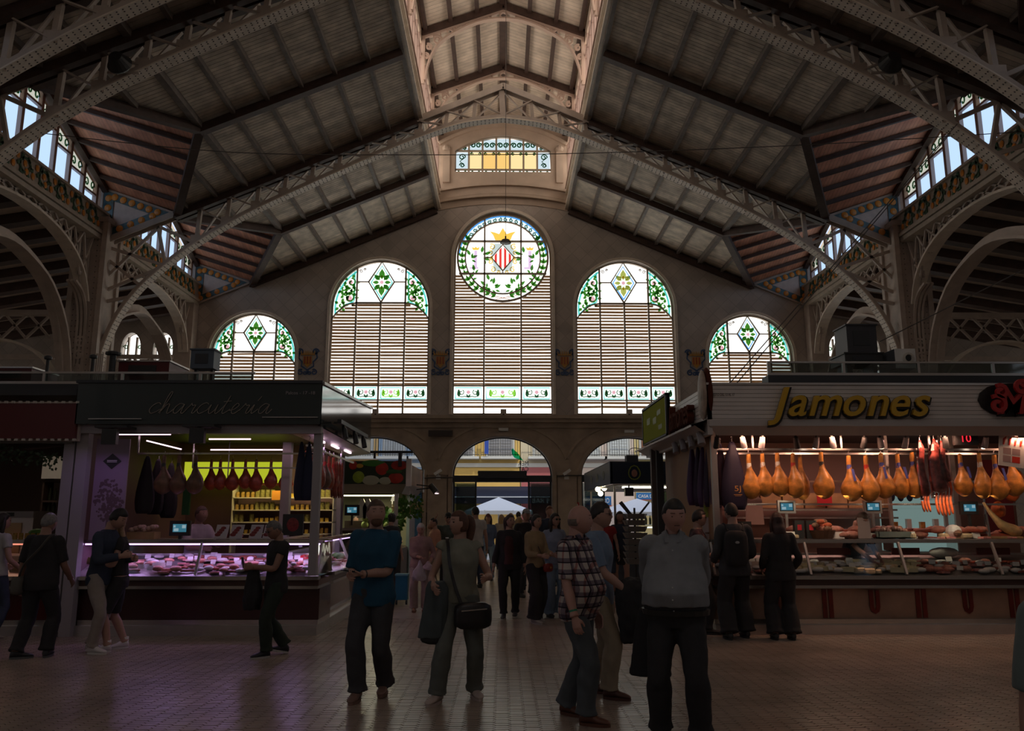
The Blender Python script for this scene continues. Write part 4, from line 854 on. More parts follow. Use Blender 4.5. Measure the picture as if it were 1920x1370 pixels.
pn = thing('notice_board', 'black notice board on the pier left of the middle door', 'board', (P(819, 975, WY-.2).x, WY-.12, P(819, 985, WY).z)); MB().box(-.36, .36, -.02, .06, 0, .42).build('panel', m_blk, pn); MB().box(-.38, .38, -.03, .06, -.02, 0).box(-.38, .38, -.03, .06, .42, .44).build('frame', m_dk, pn)
# ================================================================ STALLS
def lamp(name, loc, power, col, size=.2, sizey=None, target=None):
    d = bpy.data.lights.new(name, 'AREA'); d.energy = power; d.color = col; d.shape = 'RECTANGLE'; d.size = size; d.size_y = sizey or size
    o = bpy.data.objects.new(name, d); COL.objects.link(o); o.location = loc
    t_ = V(target) if target else V(loc)-V((0, 0, 1)); o.rotation_euler = (t_-V(loc)).to_track_quat('-Z', 'Y').to_euler(); return o
m_maroon = M('dark maroon panel', (.055, .018, .018), .25, coat=.3)
m_postw = M('greyish white post', (.36, .33, .34), .45)
m_marble = M('veined marble', (.34, .22, .16), .18, var=.25, scale=2.5); m_redm = M('dark red marble', (.16, .025, .02), .15, var=.2)
m_wood = M('crate wood', (.42, .26, .12), .6, var=.2, scale=6); m_paper = M('white paper', (.8, .78, .74), .7)
m_violet = M_emit('violet tube light', (.72, .45, 1), 3.0); m_pinkt = M_emit('pink tube light', (1, .72, .85), 2.2); m_warmt = M_emit('warm tube light', (1, .82, .5), 5.0)
m_screen = M_emit('blue screen glow', (.08, .32, .45), .45); m_scrw = M_emit('screen window', (.5, .75, .85), .45)
def slats_or(m, n): return m
def counter(label, loc, rot, L, base, depth=.85, gl=.35, strip=m_violet, marks=None, zt=1.28, name='display_counter'):
    """glazed refrigerated counter: local x along its front, +y into the stall"""
    c = thing(name, label, 'counter', loc, rot)
    MB().box(0, L, .0, depth, 0, .13).build('plinth', m_alu, c); MB().box(0, L, .05, depth, .13, .2).build('kick_rail', m_steelb, c)
    MB().box(0, L, .1, depth, .2, .62).build('base_panel', base, c)
    MB().box(0, L, -.03, depth, .62, .66).build('bumper_rail', m_steelb, c); MB().box(0, L, .02, depth, .66, .74).build('front_band', M('brown band', (.12, .06, .05), .3), c); MB().box(0, L, -.05, .12, .74, .79).build('front_ledge', m_steelb, c)
    MB().add([(.02, .06, .76), (L-.02, .06, .76), (L-.02, depth-.08, 1.0), (.02, depth-.08, 1.0), (.02, .06, .79), (L-.02, .06, .79), (L-.02, depth-.08, 1.03), (.02, depth-.08, 1.03)], [(0, 3, 2, 1), (4, 5, 6, 7), (0, 1, 5, 4)]).build('display_tray', m_alu, c)
    MB().add([(0, .0, .79), (L, 0, .79), (L, .2, zt-.05), (0, .2, zt-.05)], [(0, 1, 2, 3)]).build('front_glass', g_clear, c)
    MB().box(0, L, .18, .3, zt-.05, zt).build('top_rail', m_steelb, c); MB().box(0, L, .3, depth-.3, zt-.02, zt).build('top_shelf', g_clear if gl else m_alu, c)
    MB().box(.0, L, depth-.3, depth, zt-.03, zt).build('service_top', m_alu, c); MB().box(0, L, depth-.06, depth, .8, 1.06).build('back_panel', m_alu, c)
    n = max(1, int(L/1.25))
    for i in range(n+1): x = .02+(L-.04)*i/n; MB().bar((x, .01, .8), (x, .2, zt-.04), .03, .04).build('glass_bracket', m_alu, c)
    for x in (0, L): MB().add([(x, 0, .79), (x, .2, zt-.03), (x, depth, zt-.03), (x, depth, .79)], [(0, 1, 2, 3)]).build('end_glass', g_clear, c)
    if strip: MB().box(.05, L-.05, .22, .245, zt-.075, zt-.055).build('light_strip', strip, c)
    if marks:
        for i, x in enumerate(marks):
            if i % 2 == 0:
                MB().ribbon([(x-.045, .085, .59), (x-.045, .085, .36), (x-.03, .085, .31), (x, .085, .29), (x+.03, .085, .31), (x+.045, .085, .36), (x+.045, .085, .59)], .02, .055, (0, 1, 0)).build('inlay', m_redm, c)
            else:
                for dx in (-.045, .045): MB().box(x+dx-.03, x+dx+.03, .08, .1, .21, .6).build('inlay', m_redm, c)
    return c
# ---- goods
def ham_mesh(mat, name='ham'):
    pts = [(0, 0, 0), (0, 0, -.05), (.0, 0, -.14), (.005, 0, -.2), (.012, 0, -.27), (.015, 0, -.35), (.01, 0, -.43), (0, 0, -.5), (-.01, 0, -.55), (-.02, 0, -.575)]
    rd = [(.022, .02), (.026, .02), (.026, .022), (.033, .03), (.062, .05), (.098, .07), (.118, .08), (.108, .07), (.07, .05), (.02, .015)]
    mb = MB(); mb.tube(catmull(pts, 2), [tuple(V(a+(0,)).lerp(V(b_+(0,)), t_)[:2]) for a, b_ in zip(rd, rd[1:]) for t_ in (0, .5)]+[rd[-1]], 14)
    v2 = []
    for v in mb.v:
        n = noise.noise(V(v)*9)*.014+noise.noise(V(v)*22)*.006; v2.append((v[0]*(1+n*8), v[1]*(1+n*8), v[2]+n*.4))
    mb.v = v2; return mb.mesh('meat', mat, True)
m_ham = M('golden ham rind', (.62, .27, .055), .35, var=.45, scale=11, bump=.3); m_hamr = M('dark red ham', (.42, .09, .04), .35, var=.4, scale=12); m_hamd = M('brown ham rind', (.20, .10, .06), .4, var=.4, scale=11)
hm = {m_ham: ham_mesh(m_ham), m_hamr: ham_mesh(m_hamr), m_hamd: ham_mesh(m_hamd)}
hook_me = MB().tube([(0, 0, -.02), (0, 0, .04), (.015, 0, .06), (0, 0, .08), (-.012, 0, .07)], .004, 5).mesh('hook', m_steelb)
hoof_me = MB().lathe([(.0, .01), (.018, .0), (.024, -.05), (.022, -.06)], 8).mesh('hoof', M('dark hoof', (.05, .03, .02), .5))
band_mes = {k: MB().cyl((0, 0, -.19), .034, .07, 10, .03).mesh('band', m) for k, m in (('white', M('white paper', (.8, .78, .74), .7)), ('blue', M('blue cord', (.08, .10, .4), .6)), ('red', M('red band', (.5, .03, .02), .5)), ('dark', m_blk))}
tag_me = MB().poly([(.02, -.08, -.18), (.05, -.09, -.18), (.075, -.10, -.33), (.045, -.095, -.34)], .004, (0, -1, 0)).mesh('label_strip', M('blue cord', (.08, .10, .4), .6))
def ham(x, y, z, mat, label, band='white', sc=1, rot=0, group=None, name='cured_ham'):
    h = thing(name, label, 'ham', (x, y, z), rot, group); h.scale = (sc, sc, sc)
    m = place('meat', hm[mat], h); m.scale = (1.15, 1.2, 1.02); m.rotation_euler = (0, 0, random.uniform(-.5, .5)); place('hook', hook_me, h); place('hoof', hoof_me, h)
    if band: place('band', band_mes[band], h)
    if band == 'blue': place('label_strip', tag_me, h)
    return h
def prop(name, mb, mats, label, cat, loc, rot=0, group=None, smooth=False):
    o = mb.build(name, mats, smooth=smooth, loc=loc); o.rotation_euler = (0, 0, rot); return tag(o, label, cat, group)
def rep(me, name, label, cat, group, loc, rot=0, scale=1):
    o = place(name, me, loc=loc); o.rotation_euler = (0, 0, rot); o.scale = (scale,)*3 if not isinstance(scale, tuple) else scale; return tag(o, label, cat, group)
def bumpy(r_, seed, nu=12, nv=8): return MB().sph((0, 0, 0), r_, nu, nv, lambda d: 1+.16*noise.noise(d*2.2+V((seed, seed*2, 0))))
cheese_me = MB().poly([(-.09, -.05, 0), (.09, -.06, 0), (.1, .06, 0), (-.08, .05, 0)], .07, (0, 0, 1)).mesh('cheese', M('cream cheese block', (.75, .66, .42), .5, var=.1))
wheel_me = MB().lathe([(.0, 0), (.09, 0), (.1, .02), (.1, .07), (.085, .085), (0, .087)], 16).mesh('round_cheese', M('tan cheese rind', (.62, .48, .3), .55, var=.15))
pack_me = MB().poly([(-.07, -.05, 0), (.07, -.05, 0), (.07, .05, 0), (-.07, .05, 0)], .025, (0, 0, 1)).mesh('meat_pack', M('pink sliced meat', (.62, .26, .24), .3, var=.35, scale=25))
card_me = MB().add([(-.045, 0, 0), (.045, 0, 0), (.045, .015, .06), (-.045, .015, .06), (-.045, .004, 0), (.045, .004, 0), (.045, .019, .06), (-.045, .019, .06)], [(0, 1, 2, 3), (7, 6, 5, 4), (3, 2, 6, 7), (0, 3, 7, 4), (1, 5, 6, 2)]).mesh('price_card', m_paper)
saus_me = MB().tube(catmull([(-.12, 0, .02), (-.06, .01, .025), (0, -.005, .025), (.06, .01, .025), (.12, 0, .02)], 3), [.008]+[.022]*11+[.008], 8).mesh('sausage', M('red brown sausage', (.33, .07, .04), .35, var=.4, scale=18), True)
loin_me = bumpy((.1, .06, .045), 3).mesh('meat_joint', M('joint of meat', (.5, .2, .15), .4, var=.4, scale=14), True)
white_me = bumpy((.09, .06, .04), 5).mesh('wrapped_cheese', M('white wrapped cheese', (.75, .70, .68), .5), True)
jar_me = MB().lathe([(0, 0), (.032, 0), (.034, .01), (.034, .075), (.028, .085), (.03, .087), (.03, .1), (0, .1)], 12).mesh('jar', M('honey jar glass', (.35, .22, .05), .15, var=.3, scale=30))
jar2_me = MB().lathe([(0, 0), (.04, 0), (.042, .01), (.042, .11), (.036, .12), (.038, .122), (.038, .14), (0, .14)], 12).mesh('jar', M('olive jar glass', (.22, .20, .06), .15, var=.3, scale=30))
bottle_me = MB().lathe([(0, 0), (.035, 0), (.037, .01), (.037, .18), (.03, .21), (.014, .24), (.014, .29), (0, .29)], 12).mesh('bottle', M('dark bottle glass', (.03, .035, .02), .1)); 
tin_me = MB().cyl((0, 0, 0), .033, .07, 12).mesh('tin', M('yellow tin', (.6, .42, .06), .35, var=.3, scale=20))
# ================ left stall (cured meats)
LX0, LX1, LY = -6.0, -2.55, 11.45
ls = thing('market_stall', 'charcuterie stall with dark green fascia, white posts and violet lit counter', 'stall', (LX0, LY, 0)); lo_ = V((LX0, LY, 0))
def lb(name, x0, x1, y0, y1, z0, z1, m): return MB().box(x0-lo_.x, x1-lo_.x, y0-lo_.y, y1-lo_.y, z0, z1).build(name, m, ls)
m_fg = M('dark green fascia', (.022, .035, .036), .32, coat=.3)
lb('front_fascia', -6.0, -2.57, 11.2, 11.28, 2.88, 3.46, m_fg); lb('fascia_cap', -6.02, -2.55, 11.17, 11.32, 3.46, 3.5, m_dk)
lb('header_beam', -6.0, -2.57, 11.3, 11.42, 2.76, 2.9, m_postw)
lb('corner_post', -2.68, -2.57, 11.35, 11.46, .8, 2.78, m_postw); lb('left_post', -6.02, -5.86, 11.35, 11.48, 0, 2.78, m_postw); lb('rear_post', -3.1, -3.02, 15.1, 15.2, 0, 2.78, m_postw)
lb('inner_post', -3.62, -3.48, 13.2, 13.34, 1.2, 2.8, m_alu); lb('inner_post', -3.1, -3.0, 13.2, 13.3, 1.2, 2.8, m_alu)
lb('roof', -6.0, -2.6, 11.3, 15.5, 2.93, 2.98, m_dk); lb('roof_deck', -6.0, -2.6, 11.3, 15.5, 3.38, 3.42, m_dk)
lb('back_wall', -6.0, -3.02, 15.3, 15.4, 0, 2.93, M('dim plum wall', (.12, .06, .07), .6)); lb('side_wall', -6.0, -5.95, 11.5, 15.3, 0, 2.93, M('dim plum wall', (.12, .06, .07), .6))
sg = MB().add([(3.44, -.22, 3.46), (3.44, 4.05, 3.66), (3.44, 4.05, 2.8), (3.44, -.22, 2.86), (3.40, -.22, 3.46), (3.40, 4.05, 3.66), (3.40, 4.05, 2.8), (3.40, -.22, 2.86)], [(0, 3, 2, 1), (4, 5, 6, 7), (0, 1, 5, 4), (3, 7, 6, 2)]).build('side_fascia', M('dark reflective glass fascia', (.05, .055, .055), .08, spec=.8), ls)
MB().bar((3.45, -.22, 3.47), (3.45, 4.05, 3.67), .04, .04).build('side_fascia_edge', m_alu, ls)
MB().add([(3.44, -.1, 2.84), (3.44, 4.05, 2.78), (3.0, 4.05, 2.72), (3.0, -.1, 2.76)], [(0, 1, 2, 3)]).build('side_soffit', M('pale lined soffit', (.5, .46, .44), .4, .3), ls)
for i, (a, b_, y, z) in enumerate(((275, 340, 12.6, 842), (219, 320, 11.55, 814), (392, 470, 12.2, 823), (395, 530, 13.4, 843))):
    p, q = P(a, z if i else 826, y), P(b_, z if i else 842, y); lbm = MB().bar(p-lo_, q-lo_, .02, .02).build('tube_light', m_pinkt, ls)
for yy in (12.3, 13.4, 14.5): MB().bar((3.2, yy-LY-.25, 2.75), (3.2, yy-LY+.25, 2.74), .04, .03).build('tube_light', m_pinkt, ls)
for (x0, x1, py, Y) in ((-5.35, -2.7, 850, 11.8), (-5.0, -2.9, 877, 13.0), (-4.9, -2.9, 908, 14.4)):
    z = P(400, py, Y).z; MB().bar((x0-LX0, Y-LY, z), (x1-LX0, Y-LY, z), .025, .025).build('hanging_rail', m_steelb, ls)
    for x in (x0, x1): MB().bar((x-LX0, Y-LY, z), (x-LX0, Y-LY, 2.95), .02, .02).build('rail_hanger', m_steelb, ls)
MB().bar((-2.85-LX0, .2, 2.62), (-2.85-LX0, 3.9, 2.6), .03, .03).build('hanging_rail', m_steelb, ls)
a, b_ = P(345, 905, 14.9), P(535, 866, 14.9); MB().box(a.x-LX0, b_.x-LX0, 3.42, 3.45, a.z, b_.z).build('lit_sign_panel', M_emit('lit lime panel', (.55, .62, .03), .75), ls)
# neon style script lettering built from strokes
def cursive(text, x, z, h, y, m, parent, r_=.008, slant=.35):
    G = {'c': (.75, [[(.68, .62), (.5, .72), (.2, .55), (.08, .25), (.25, .02), (.5, .08), (.8, .3)]]),
         'h': (.85, [[(0, .05), (.25, .7), (.38, 1.35), (.28, 1.45), (.18, 1.1), (.1, 0)], [(.1, .1), (.3, .55), (.5, .62), (.52, .3), (.55, .03), (.7, .05), (.9, .3)]]),
         'a': (.85, [[(.62, .6), (.35, .66), (.1, .4), (.12, .08), (.35, .05), (.6, .5), (.64, .6), (.6, .1), (.75, .03), (.92, .3)]]),
         'r': (.7, [[(0, .2), (.2, .55), (.26, .68), (.34, .55), (.55, .56), (.5, .3), (.48, .06), (.6, .04), (.76, .3)]]),
         'u': (.85, [[(0, .25), (.12, .6), (.1, .15), (.25, .0), (.48, .25), (.56, .6), (.54, .1), (.68, .02), (.9, .3)]]),
         't': (.6, [[(0, .25), (.22, .7), (.3, 1.2), (.18, .5), (.16, .1), (.3, .02), (.62, .3)], [(0, .8), (.5, .84)]]),
         'e': (.65, [[(0, .2), (.3, .3), (.5, .55), (.35, .68), (.15, .4), (.2, .06), (.4, .02), (.7, .3)]]),
         'i': (.5, [[(0, .25), (.16, .6), (.12, .15), (.22, .02), (.5, .3)], [(.28, .85), (.42, 1.15)]])}
    cx = x
    for ch in text:
        w, st = G[ch]; mb = MB()
        for s_ in st: mb.tube(catmull([(cx+(px+slant*pz)*h, y, z+pz*h) for px, pz in s_], 5), r_, 6)
        mb.build('letter', m, parent); cx += w*h
a = P(275, 775, 11.19); cursive('charcuteria', a.x-LX0, a.z, .213, 11.185-LY, M('unlit neon tube', (.40, .34, .28), .3), ls, .0045)
b0 = P(536, 739, 11.19); text_on('lettering', 'Palcos - 17 -18', .06, m_postw, (b0.x-LX0, 11.19-LY, b0.z), (1, 0, 0), (0, 0, 1), ls, width=.41, height=.045, depth=.003)
for (xa, xb, py) in ((166, 266, 785), (492, 596, 782)):
    a, b_ = P(xa, py, 11.17), P(xb, py, 11.17); MB().bar(a-lo_, b_-lo_, .03, .012).build('fascia_trim', m_alu, ls)
pan = thing('printed_panel', 'lilac glass end panel printed with a dark diamond mark and a tree', 'panel', (-5.82, 11.52, 1.28))
MB().box(0, .47, 0, .02, 0, 1.42).build('glass_sheet', M('lilac frosted sheet', (.34, .25, .33), .4), pan)
tp_ = MB(); random.seed(2)
for i in range(170):
    a, r_ = random.uniform(0, 6.28), random.random()**.6; cx_, cz_, rr = .24+.2*r_*math.cos(a), .55+.3*r_*math.sin(a), random.uniform(.012, .03); tp_.add([(cx_+rr*math.cos(k*1.2566), -.002-.00001*i, cz_+rr*math.sin(k*1.2566)) for k in range(5)], [(0, 4, 3, 2, 1)])
tp_.box(.225, .255, -.003, 0, .02, .4).build('tree_print', M('mauve print', (.15, .09, .11), .5), pan, kind='stuff')
MB().poly([(.24, -.005, .99), (.37, -.005, 1.1), (.24, -.005, 1.21), (.11, -.005, 1.1)], .004, (0, -1, 0)).build('diamond_print', m_blk, pan); MB().box(.17, .31, -.011, -.009, 1.085, 1.095).box(.17, .31, -.011, -.009, 1.105, 1.115).build('diamond_text', m_paper, pan)
# counters
LC = counter('violet lit meat counter with maroon base facing the hall', (LX0+.02, LY, 0), 0, 3.43, m_maroon)
LS2 = counter('side counter of the charcuterie stall running along the aisle', (LX1, LY+.86, 0), R(90), 3.05, m_maroon, strip=m_violet)
for i in range(4): lamp('counter_tube', (LX0+.5+i*.85, LY+.32, 1.2), 2.2, (.66, .4, 1), .7, .04)
lamp('counter_tube', (LX1-.32, 13.3, 1.2), 3.5, (.75, .55, 1), .05, 3.4)
lamp('stall_ceiling_light', (-4.3, 12.4, 2.8), 3, (1, .55, .75), 2.4, .2); lamp('shelf_light', (-4.0, 14.6, 2.4), 12, (1, .8, .35), 2, .2, (-4, 15.2, 1.4)); lamp('side_light', (-2.9, 13.4, 2.7), 4, (.9, .55, 1), .1, 3)
for x_ in (-5.45, -4.2): lamp('floodlight_beam', (x_, 10.97, 2.66), 5, (.62, .35, 1), .14, .06, (x_, 10.2, 0))
# goods in the violet counter
random.seed(3)
def fill(x0, x1, y0, y1, z, kinds, n, rot0=0, where='', minsep=.078, slope=True):
    ptsd = []
    for k in range(n*6):
        if len(ptsd) >= n: break
        x, y = random.uniform(x0, x1), random.uniform(y0, y1)
        if all((x-a)**2+(y-b_)**2 > minsep**2 for a, b_ in ptsd): ptsd.append((x, y))
    for i, (x, y) in enumerate(ptsd):
        me, nm, lab, cat, dz, sc = random.choice(kinds)
        rep(me, nm, lab+' '+where, cat, lab+' '+where, (x, y, z+dz+(.32*((y-LY) if rot0 == 0 else (-2.55-x))-.0 if slope else 0)), rot0+random.uniform(-.5, .5), sc*random.uniform(.8, 1.1))
K_meat = [(pack_me, 'meat_pack', 'pink pack of sliced meat', 'meat', 0, 1), (card_me, 'price_card', 'small white price card', 'card', .03, 1), (card_me, 'price_card', 'small white price card', 'card', .03, 1), (loin_me, 'meat_joint', 'joint of reddish meat', 'meat', .045, .8), (saus_me, 'sausage', 'short red brown sausage', 'sausage', 0, 1), (white_me, 'wrapped_cheese', 'white wrapped cheese', 'cheese', .035, .8)]
fill(-5.6, -2.75, 11.56, 11.82, .785, K_meat, 70, 0, 'in the violet lit counter front')
fill(-5.6, -2.75, 11.88, 12.12, .785, K_meat, 50, 0, 'at the back of the violet lit counter')
fill(-3.0, -2.68, 11.6, 15.2, .785, K_meat[:1]*3+K_meat[3:], 80, 1.57, 'in the side counter by the aisle')
for i in range(9): rep(MB().poly([(-.05, -.09, 0), (.05, -.09, 0), (.05, .09, .0), (-.05, .09, .0)], .02, (0, 0, 1)).mesh('ham_tray', M('beige tray', (.6, .5, .42), .4)) if i == 0 else bpy.data.meshes['ham_tray'], 'ham_tray', 'flat beige tray of sliced ham in the middle of the violet counter', 'tray', 'beige ham trays', (-4.55+.13*i+(.1 if i > 4 else 0), 11.98, .965), .25)
for i, x in enumerate((-4.08, -3.86, -3.58, -3.38)):
    t_ = thing('meat_blister', 'clear pack of dark red slices on the counter top, %s' % ('leftmost of four', 'second of four', 'third of four', 'rightmost of four')[i], 'pack', (x, 11.82, 1.285)); 
    b = MB().add([(-.09, 0, 0), (.09, 0, 0), (.11, .06, .2), (-.07, .06, .2), (-.09, .01, 0), (.09, .01, 0), (.11, .07, .2), (-.07, .07, .2)], [(0, 1, 2, 3), (7, 6, 5, 4), (3, 2, 6, 7), (0, 3, 7, 4), (1, 5, 6, 2), (0, 4, 5, 1)]).build('tray', M('clear plastic rim', (.6, .55, .58), .2), t_)
    for j in range(5): MB().sph((-.04+.02*j+.003*j, .02+.01*(j), .05+.03*(j % 4)), (.05, .012, .035), 8, 5).build('slice', M('dark red slices', (.24, .03, .03), .4, var=.4, scale=30), t_)
mon = [('pos_monitor', 337, 990, 12.0, .30, 'black scale with blue screen standing over the violet counter'), ('pos_monitor', 1475, 950, 12.1, .27, 'grey weighing screen on a pole, left one over the ham counter'), ('pos_monitor', 1637, 950, 12.1, .27, 'grey weighing screen on a pole, middle one over the ham counter'), ('pos_monitor', 1818, 952, 12.1, .27, 'dark weighing screen, right one over the ham counter'), ('pos_monitor', 660, 956, 18.95, .34, 'dark scale screen at the vegetable stall')]
for nm, px, py, Y, w, lab in mon:
    p = P(px, py, Y); t_ = thing(nm, lab, 'screen', p); gm = m_alu if 'grey' in lab else m_blk; h = w*.72
    MB().box(-w/2, w/2, 0, .05, -h/2, h/2).build('case', gm, t_); MB().box(-w*.39, w*.39, -.004, 0, -h*.33, h*.36).build('bezel', m_blk, t_); MB().box(-w*.33, w*.33, -.007, -.004, -h*.25, h*.28).build('screen', m_screen, t_)
    for (a, b_, c, d) in ((.12, .3, .0, .22), (-.28, -.05, -.2, .0), (-.3, -.2, .05, .2)): MB().box(w*a, w*b_, -.009, -.007, h*c, h*d).build('screen_window', m_scrw, t_)
    MB().box(-.02, .02, .02, .05, 1.28-p.z if Y < 13 else -.35, -h/2).build('stand', gm, t_)
# hams of the left stall
zf = P(315, 850, 11.8).z
for i, px in enumerate((313, 341, 372)): ham(P(px, 850, 11.8).x, 11.72, zf-.03, m_hamd, 'dull brown ham with dark band on the front rail, %s' % ('left of three', 'middle of three', 'right of three')[i], 'dark', .95)
zb = P(437, 862, 14.3).z
for i, px in enumerate((397, 414, 437, 461, 481, 509, 537)): ham(P(px, 862, 14.3).x, 14.3, zb, m_hamr, 'red ham against the lime panel, %s from the left' % ('first', 'second', 'third', 'fourth', 'fifth', 'sixth', 'last')[i], None, .85+.1*random.random())
def bag_mesh(L=.95, w=.1, seed=0):
    mb = MB(); n = 14; rings = []
    for i, (z, r_) in enumerate(((0, .015), (-.05, .03), (-.2, .05), (-.4, .075), (-.6, .095), (-.75, .1), (-.88, .09), (-.95, .07))):
        rings.append([(w/.1*r_*math.cos(2*math.pi*k/n)*(1+.12*math.cos(3*2*math.pi*k/n+seed)), .6*r_*math.sin(2*math.pi*k/n)*(1+.25*math.cos(4*2*math.pi*k/n+seed)), z*L/.95) for k in range(n)])
    return mb.loft(rings)
m_nv = M('navy cloth sleeve', (.015, .018, .05), .7); m_bl = M('black cloth sleeve', (.02, .017, .02), .7); m_pur = M('purple cloth sleeve', (.085, .035, .10), .45)
def hbag(px, py, Y, m, label, L=.9, w=.12, rot=0):
    p = P(px, py, Y); t_ = thing('ham_sleeve', label, 'bag', p, rot); MB_ = bag_mesh(L, w, px); MB_.build('cloth', m, t_, True); place('hook', hook_me, t_); return t_
for i, (px, py, Y) in enumerate(((277, 855, 12.1), (298, 860, 12.5), (322, 868, 12.7))): hbag(px, py, Y, m_bl, 'black cloth sleeved ham at the left of the violet stall, %s' % ('left', 'middle', 'right')[i], .85, .14)
for i, (px, py) in enumerate(((566, 828), (580, 828))): hbag(px, py, 11.75, m_nv, 'long navy sleeved ham beside the white corner post, %s one' % ('left', 'right')[i], .85, .09)
for i in range(11):
    yy = 11.85+i*.16; ham(-2.83-(i % 2)*.1, yy, 2.57, m_hamr if i % 3 else m_hamd, 'dark red ham over the aisle side counter, %s from the front' % ('first', 'second', 'third', 'fourth', 'fifth', 'sixth', 'seventh', 'eighth', 'ninth', 'tenth', 'last')[i], 'white' if i % 2 else 'red', .92, R(80), 'hams over the side counter')
# long thin sausages hanging near the side
for i in range(8):
    p = V((-2.75-.05*(i % 3), 13.35+.07*i, 2.5)); rep(MB().tube(catmull([(0, 0, 0), (.01, .02, -.2), (0, 0, -.42), (.01, -.01, -.6)], 3), [.008]+[.02]*8+[.008], 8).mesh('hanging_sausage', M('red brown sausage', (.33, .07, .04), .35, var=.4, scale=18), True) if i == 0 else bpy.data.meshes['hanging_sausage'], 'hanging_sausage', 'long dry sausage hanging at the far end of the aisle side counter', 'sausage', 'dry sausages by the aisle', p)
# shelves of jars at the back
sh = thing('jar_shelving', 'white shelving full of jars and tins behind the charcuterie vendor', 'shelf', (-4.95, 14.85, 0)); zs = [P(450, y, 14.9).z for y in (955, 978, 1000, 932)]
for z in zs: MB().box(0, 1.86, 0, .3, z-.02, z).build('shelf_board', M('cream shelf', (.6, .55, .4), .5), sh)
for x in (0, .93, 1.84): MB().box(x, x+.02, 0, .3, .9, 2.3).build('upright', M('cream shelf', (.6, .55, .4), .5), sh)
for j, z in enumerate(zs):
    for i in range(19):
        me, nm = (jar_me, 'jar') if (i//4+j) % 3 == 0 else (jar2_me, 'jar') if (i//4+j) % 3 == 1 else (tin_me, 'tin')
        if random.random() < .92: rep(me, nm, ('yellow tin' if nm == 'tin' else 'small golden jar' if me == jar_me else 'green olive jar')+' on the shelving behind the charcuterie vendor', nm, 'jars and tins behind the charcuterie vendor', (-4.88+i*.092, 14.95, z), 0, 1)
for i, (px, w) in enumerate(((484, .17), (498, .0))):
    if w: a = P(508, 937, 14.8); prop('orange_notice', MB().box(0, .26, 0, .01, 0, .17), M('orange paper', (.75, .3, .03), .6), 'orange notice on the shelves behind the charcuterie vendor', 'notice', (a.x, 14.84, a.z))
fr_ = thing('picture_frame', 'black framed picture of dark red meat on the charcuterie counter', 'picture', P(548, 1003, 11.85)); MB().box(-.15, .15, 0, .03, 0, .3).build('frame', m_blk, fr_); MB().sph((0, -.002, .15), (.09, .01, .1), 10, 6).build('printed_meat', M('dark red slices', (.24, .03, .03), .4, var=.4, scale=30), fr_)
bx = thing('sausage_crate', 'pale wooden crate heaped with bread and sausage at the left of the violet counter', 'crate', P(268, 1010, 11.9)); MB().box(-.2, .2, -.1, .12, 0, .1).build('crate', m_wood, bx)
for i in range(12): MB().sph((-.15+.06*(i % 6), -.05+.1*(i//6), .13+.02*(i % 3)), (.05, .04, .035), 8, 6).build('roll', M('pale roll', (.55, .36, .3), .6, var=.2), bx)
# rear of stall: hanging greens pole, green cloth
prop('green_cloth', MB().box(0, .12, 0, .05, 0, .5), M('green cloth', (.02, .12, .03), .7), 'green apron hanging behind the charcuterie vendor', 'apron', P(340, 965, 13.6))
prop('red_bag', bumpy((.13, .1, .11), 8), M('red plastic bag', (.55, .02, .03), .35), 'red plastic bag inside the glass counter by the white corner post', 'bag', (-2.95, 12.15, .93), smooth=True)
ne = thing('neon_reflection', 'glowing mirrored neon reflection built as a tube inside the aisle side counter glass', 'light', (-2.88, 12.2, .98))  # reflection of the script sign in the glass, imitated by a glowing tube
for k in range(4): MB().tube(catmull([(.075*k, .02*k, 0), (.075*k+.02, .02*k, .2), (.075*k+.045, .02*k, .1), (.075*k+.06, .02*k, .24), (.075*k+.08, .02*k, .02)], 4), .008, 6).build('tube', M_emit('mirrored neon', (1, .93, .72), 2.2), ne)
prop('lettuce_bunch', bumpy((.12, .3, .08), 11, 16, 10), M('leafy green', (.06, .16, .015), .6, var=.5, scale=20, bump=.6), 'bright green leaf bunch in the aisle side counter', 'vegetable', (-2.85, 14.2, .9), smooth=True)
# outside fittings: floodlights and spot track
for i, (px, py) in enumerate(((206, 815), (370, 813))):
    p = P(px, py, 10.95); t_ = thing('floodlight', 'black floodlight under the charcuterie fascia, %s one' % ('left', 'right')[i], 'light', p); MB().box(-.1, .1, -.03, .05, -.13, .08).build('case', m_blk, t_); MB().box(-.22, .22, .0, .3, .1, .13).build('arm_plate', m_blk, t_); MB().bar((0, 0, .05), (0, .1, .12), .03, .03).build('bracket', m_blk, t_)
tk = thing('spot_track', 'black spotlight track along the aisle side of the charcuterie stall', 'light', (-2.42, 13.0, 2.96)); MB().box(-.03, .03, -1.2, 1.2, 0, .06).build('track', m_blk, tk); MB().bar((-.12, -1, .03), (0, -1, .03), .03, .03).bar((-.12, 1, .03), (0, 1, .03), .03, .03).build('bracket', m_blk, tk)
for yy in (-.9, 0, .8): s_ = MB().tube([(0, yy, 0), (.02, yy-.02, -.06), (.05, yy-.05, -.2)], [.02, .04, .045], 10).build('spot_head', m_blk, tk)
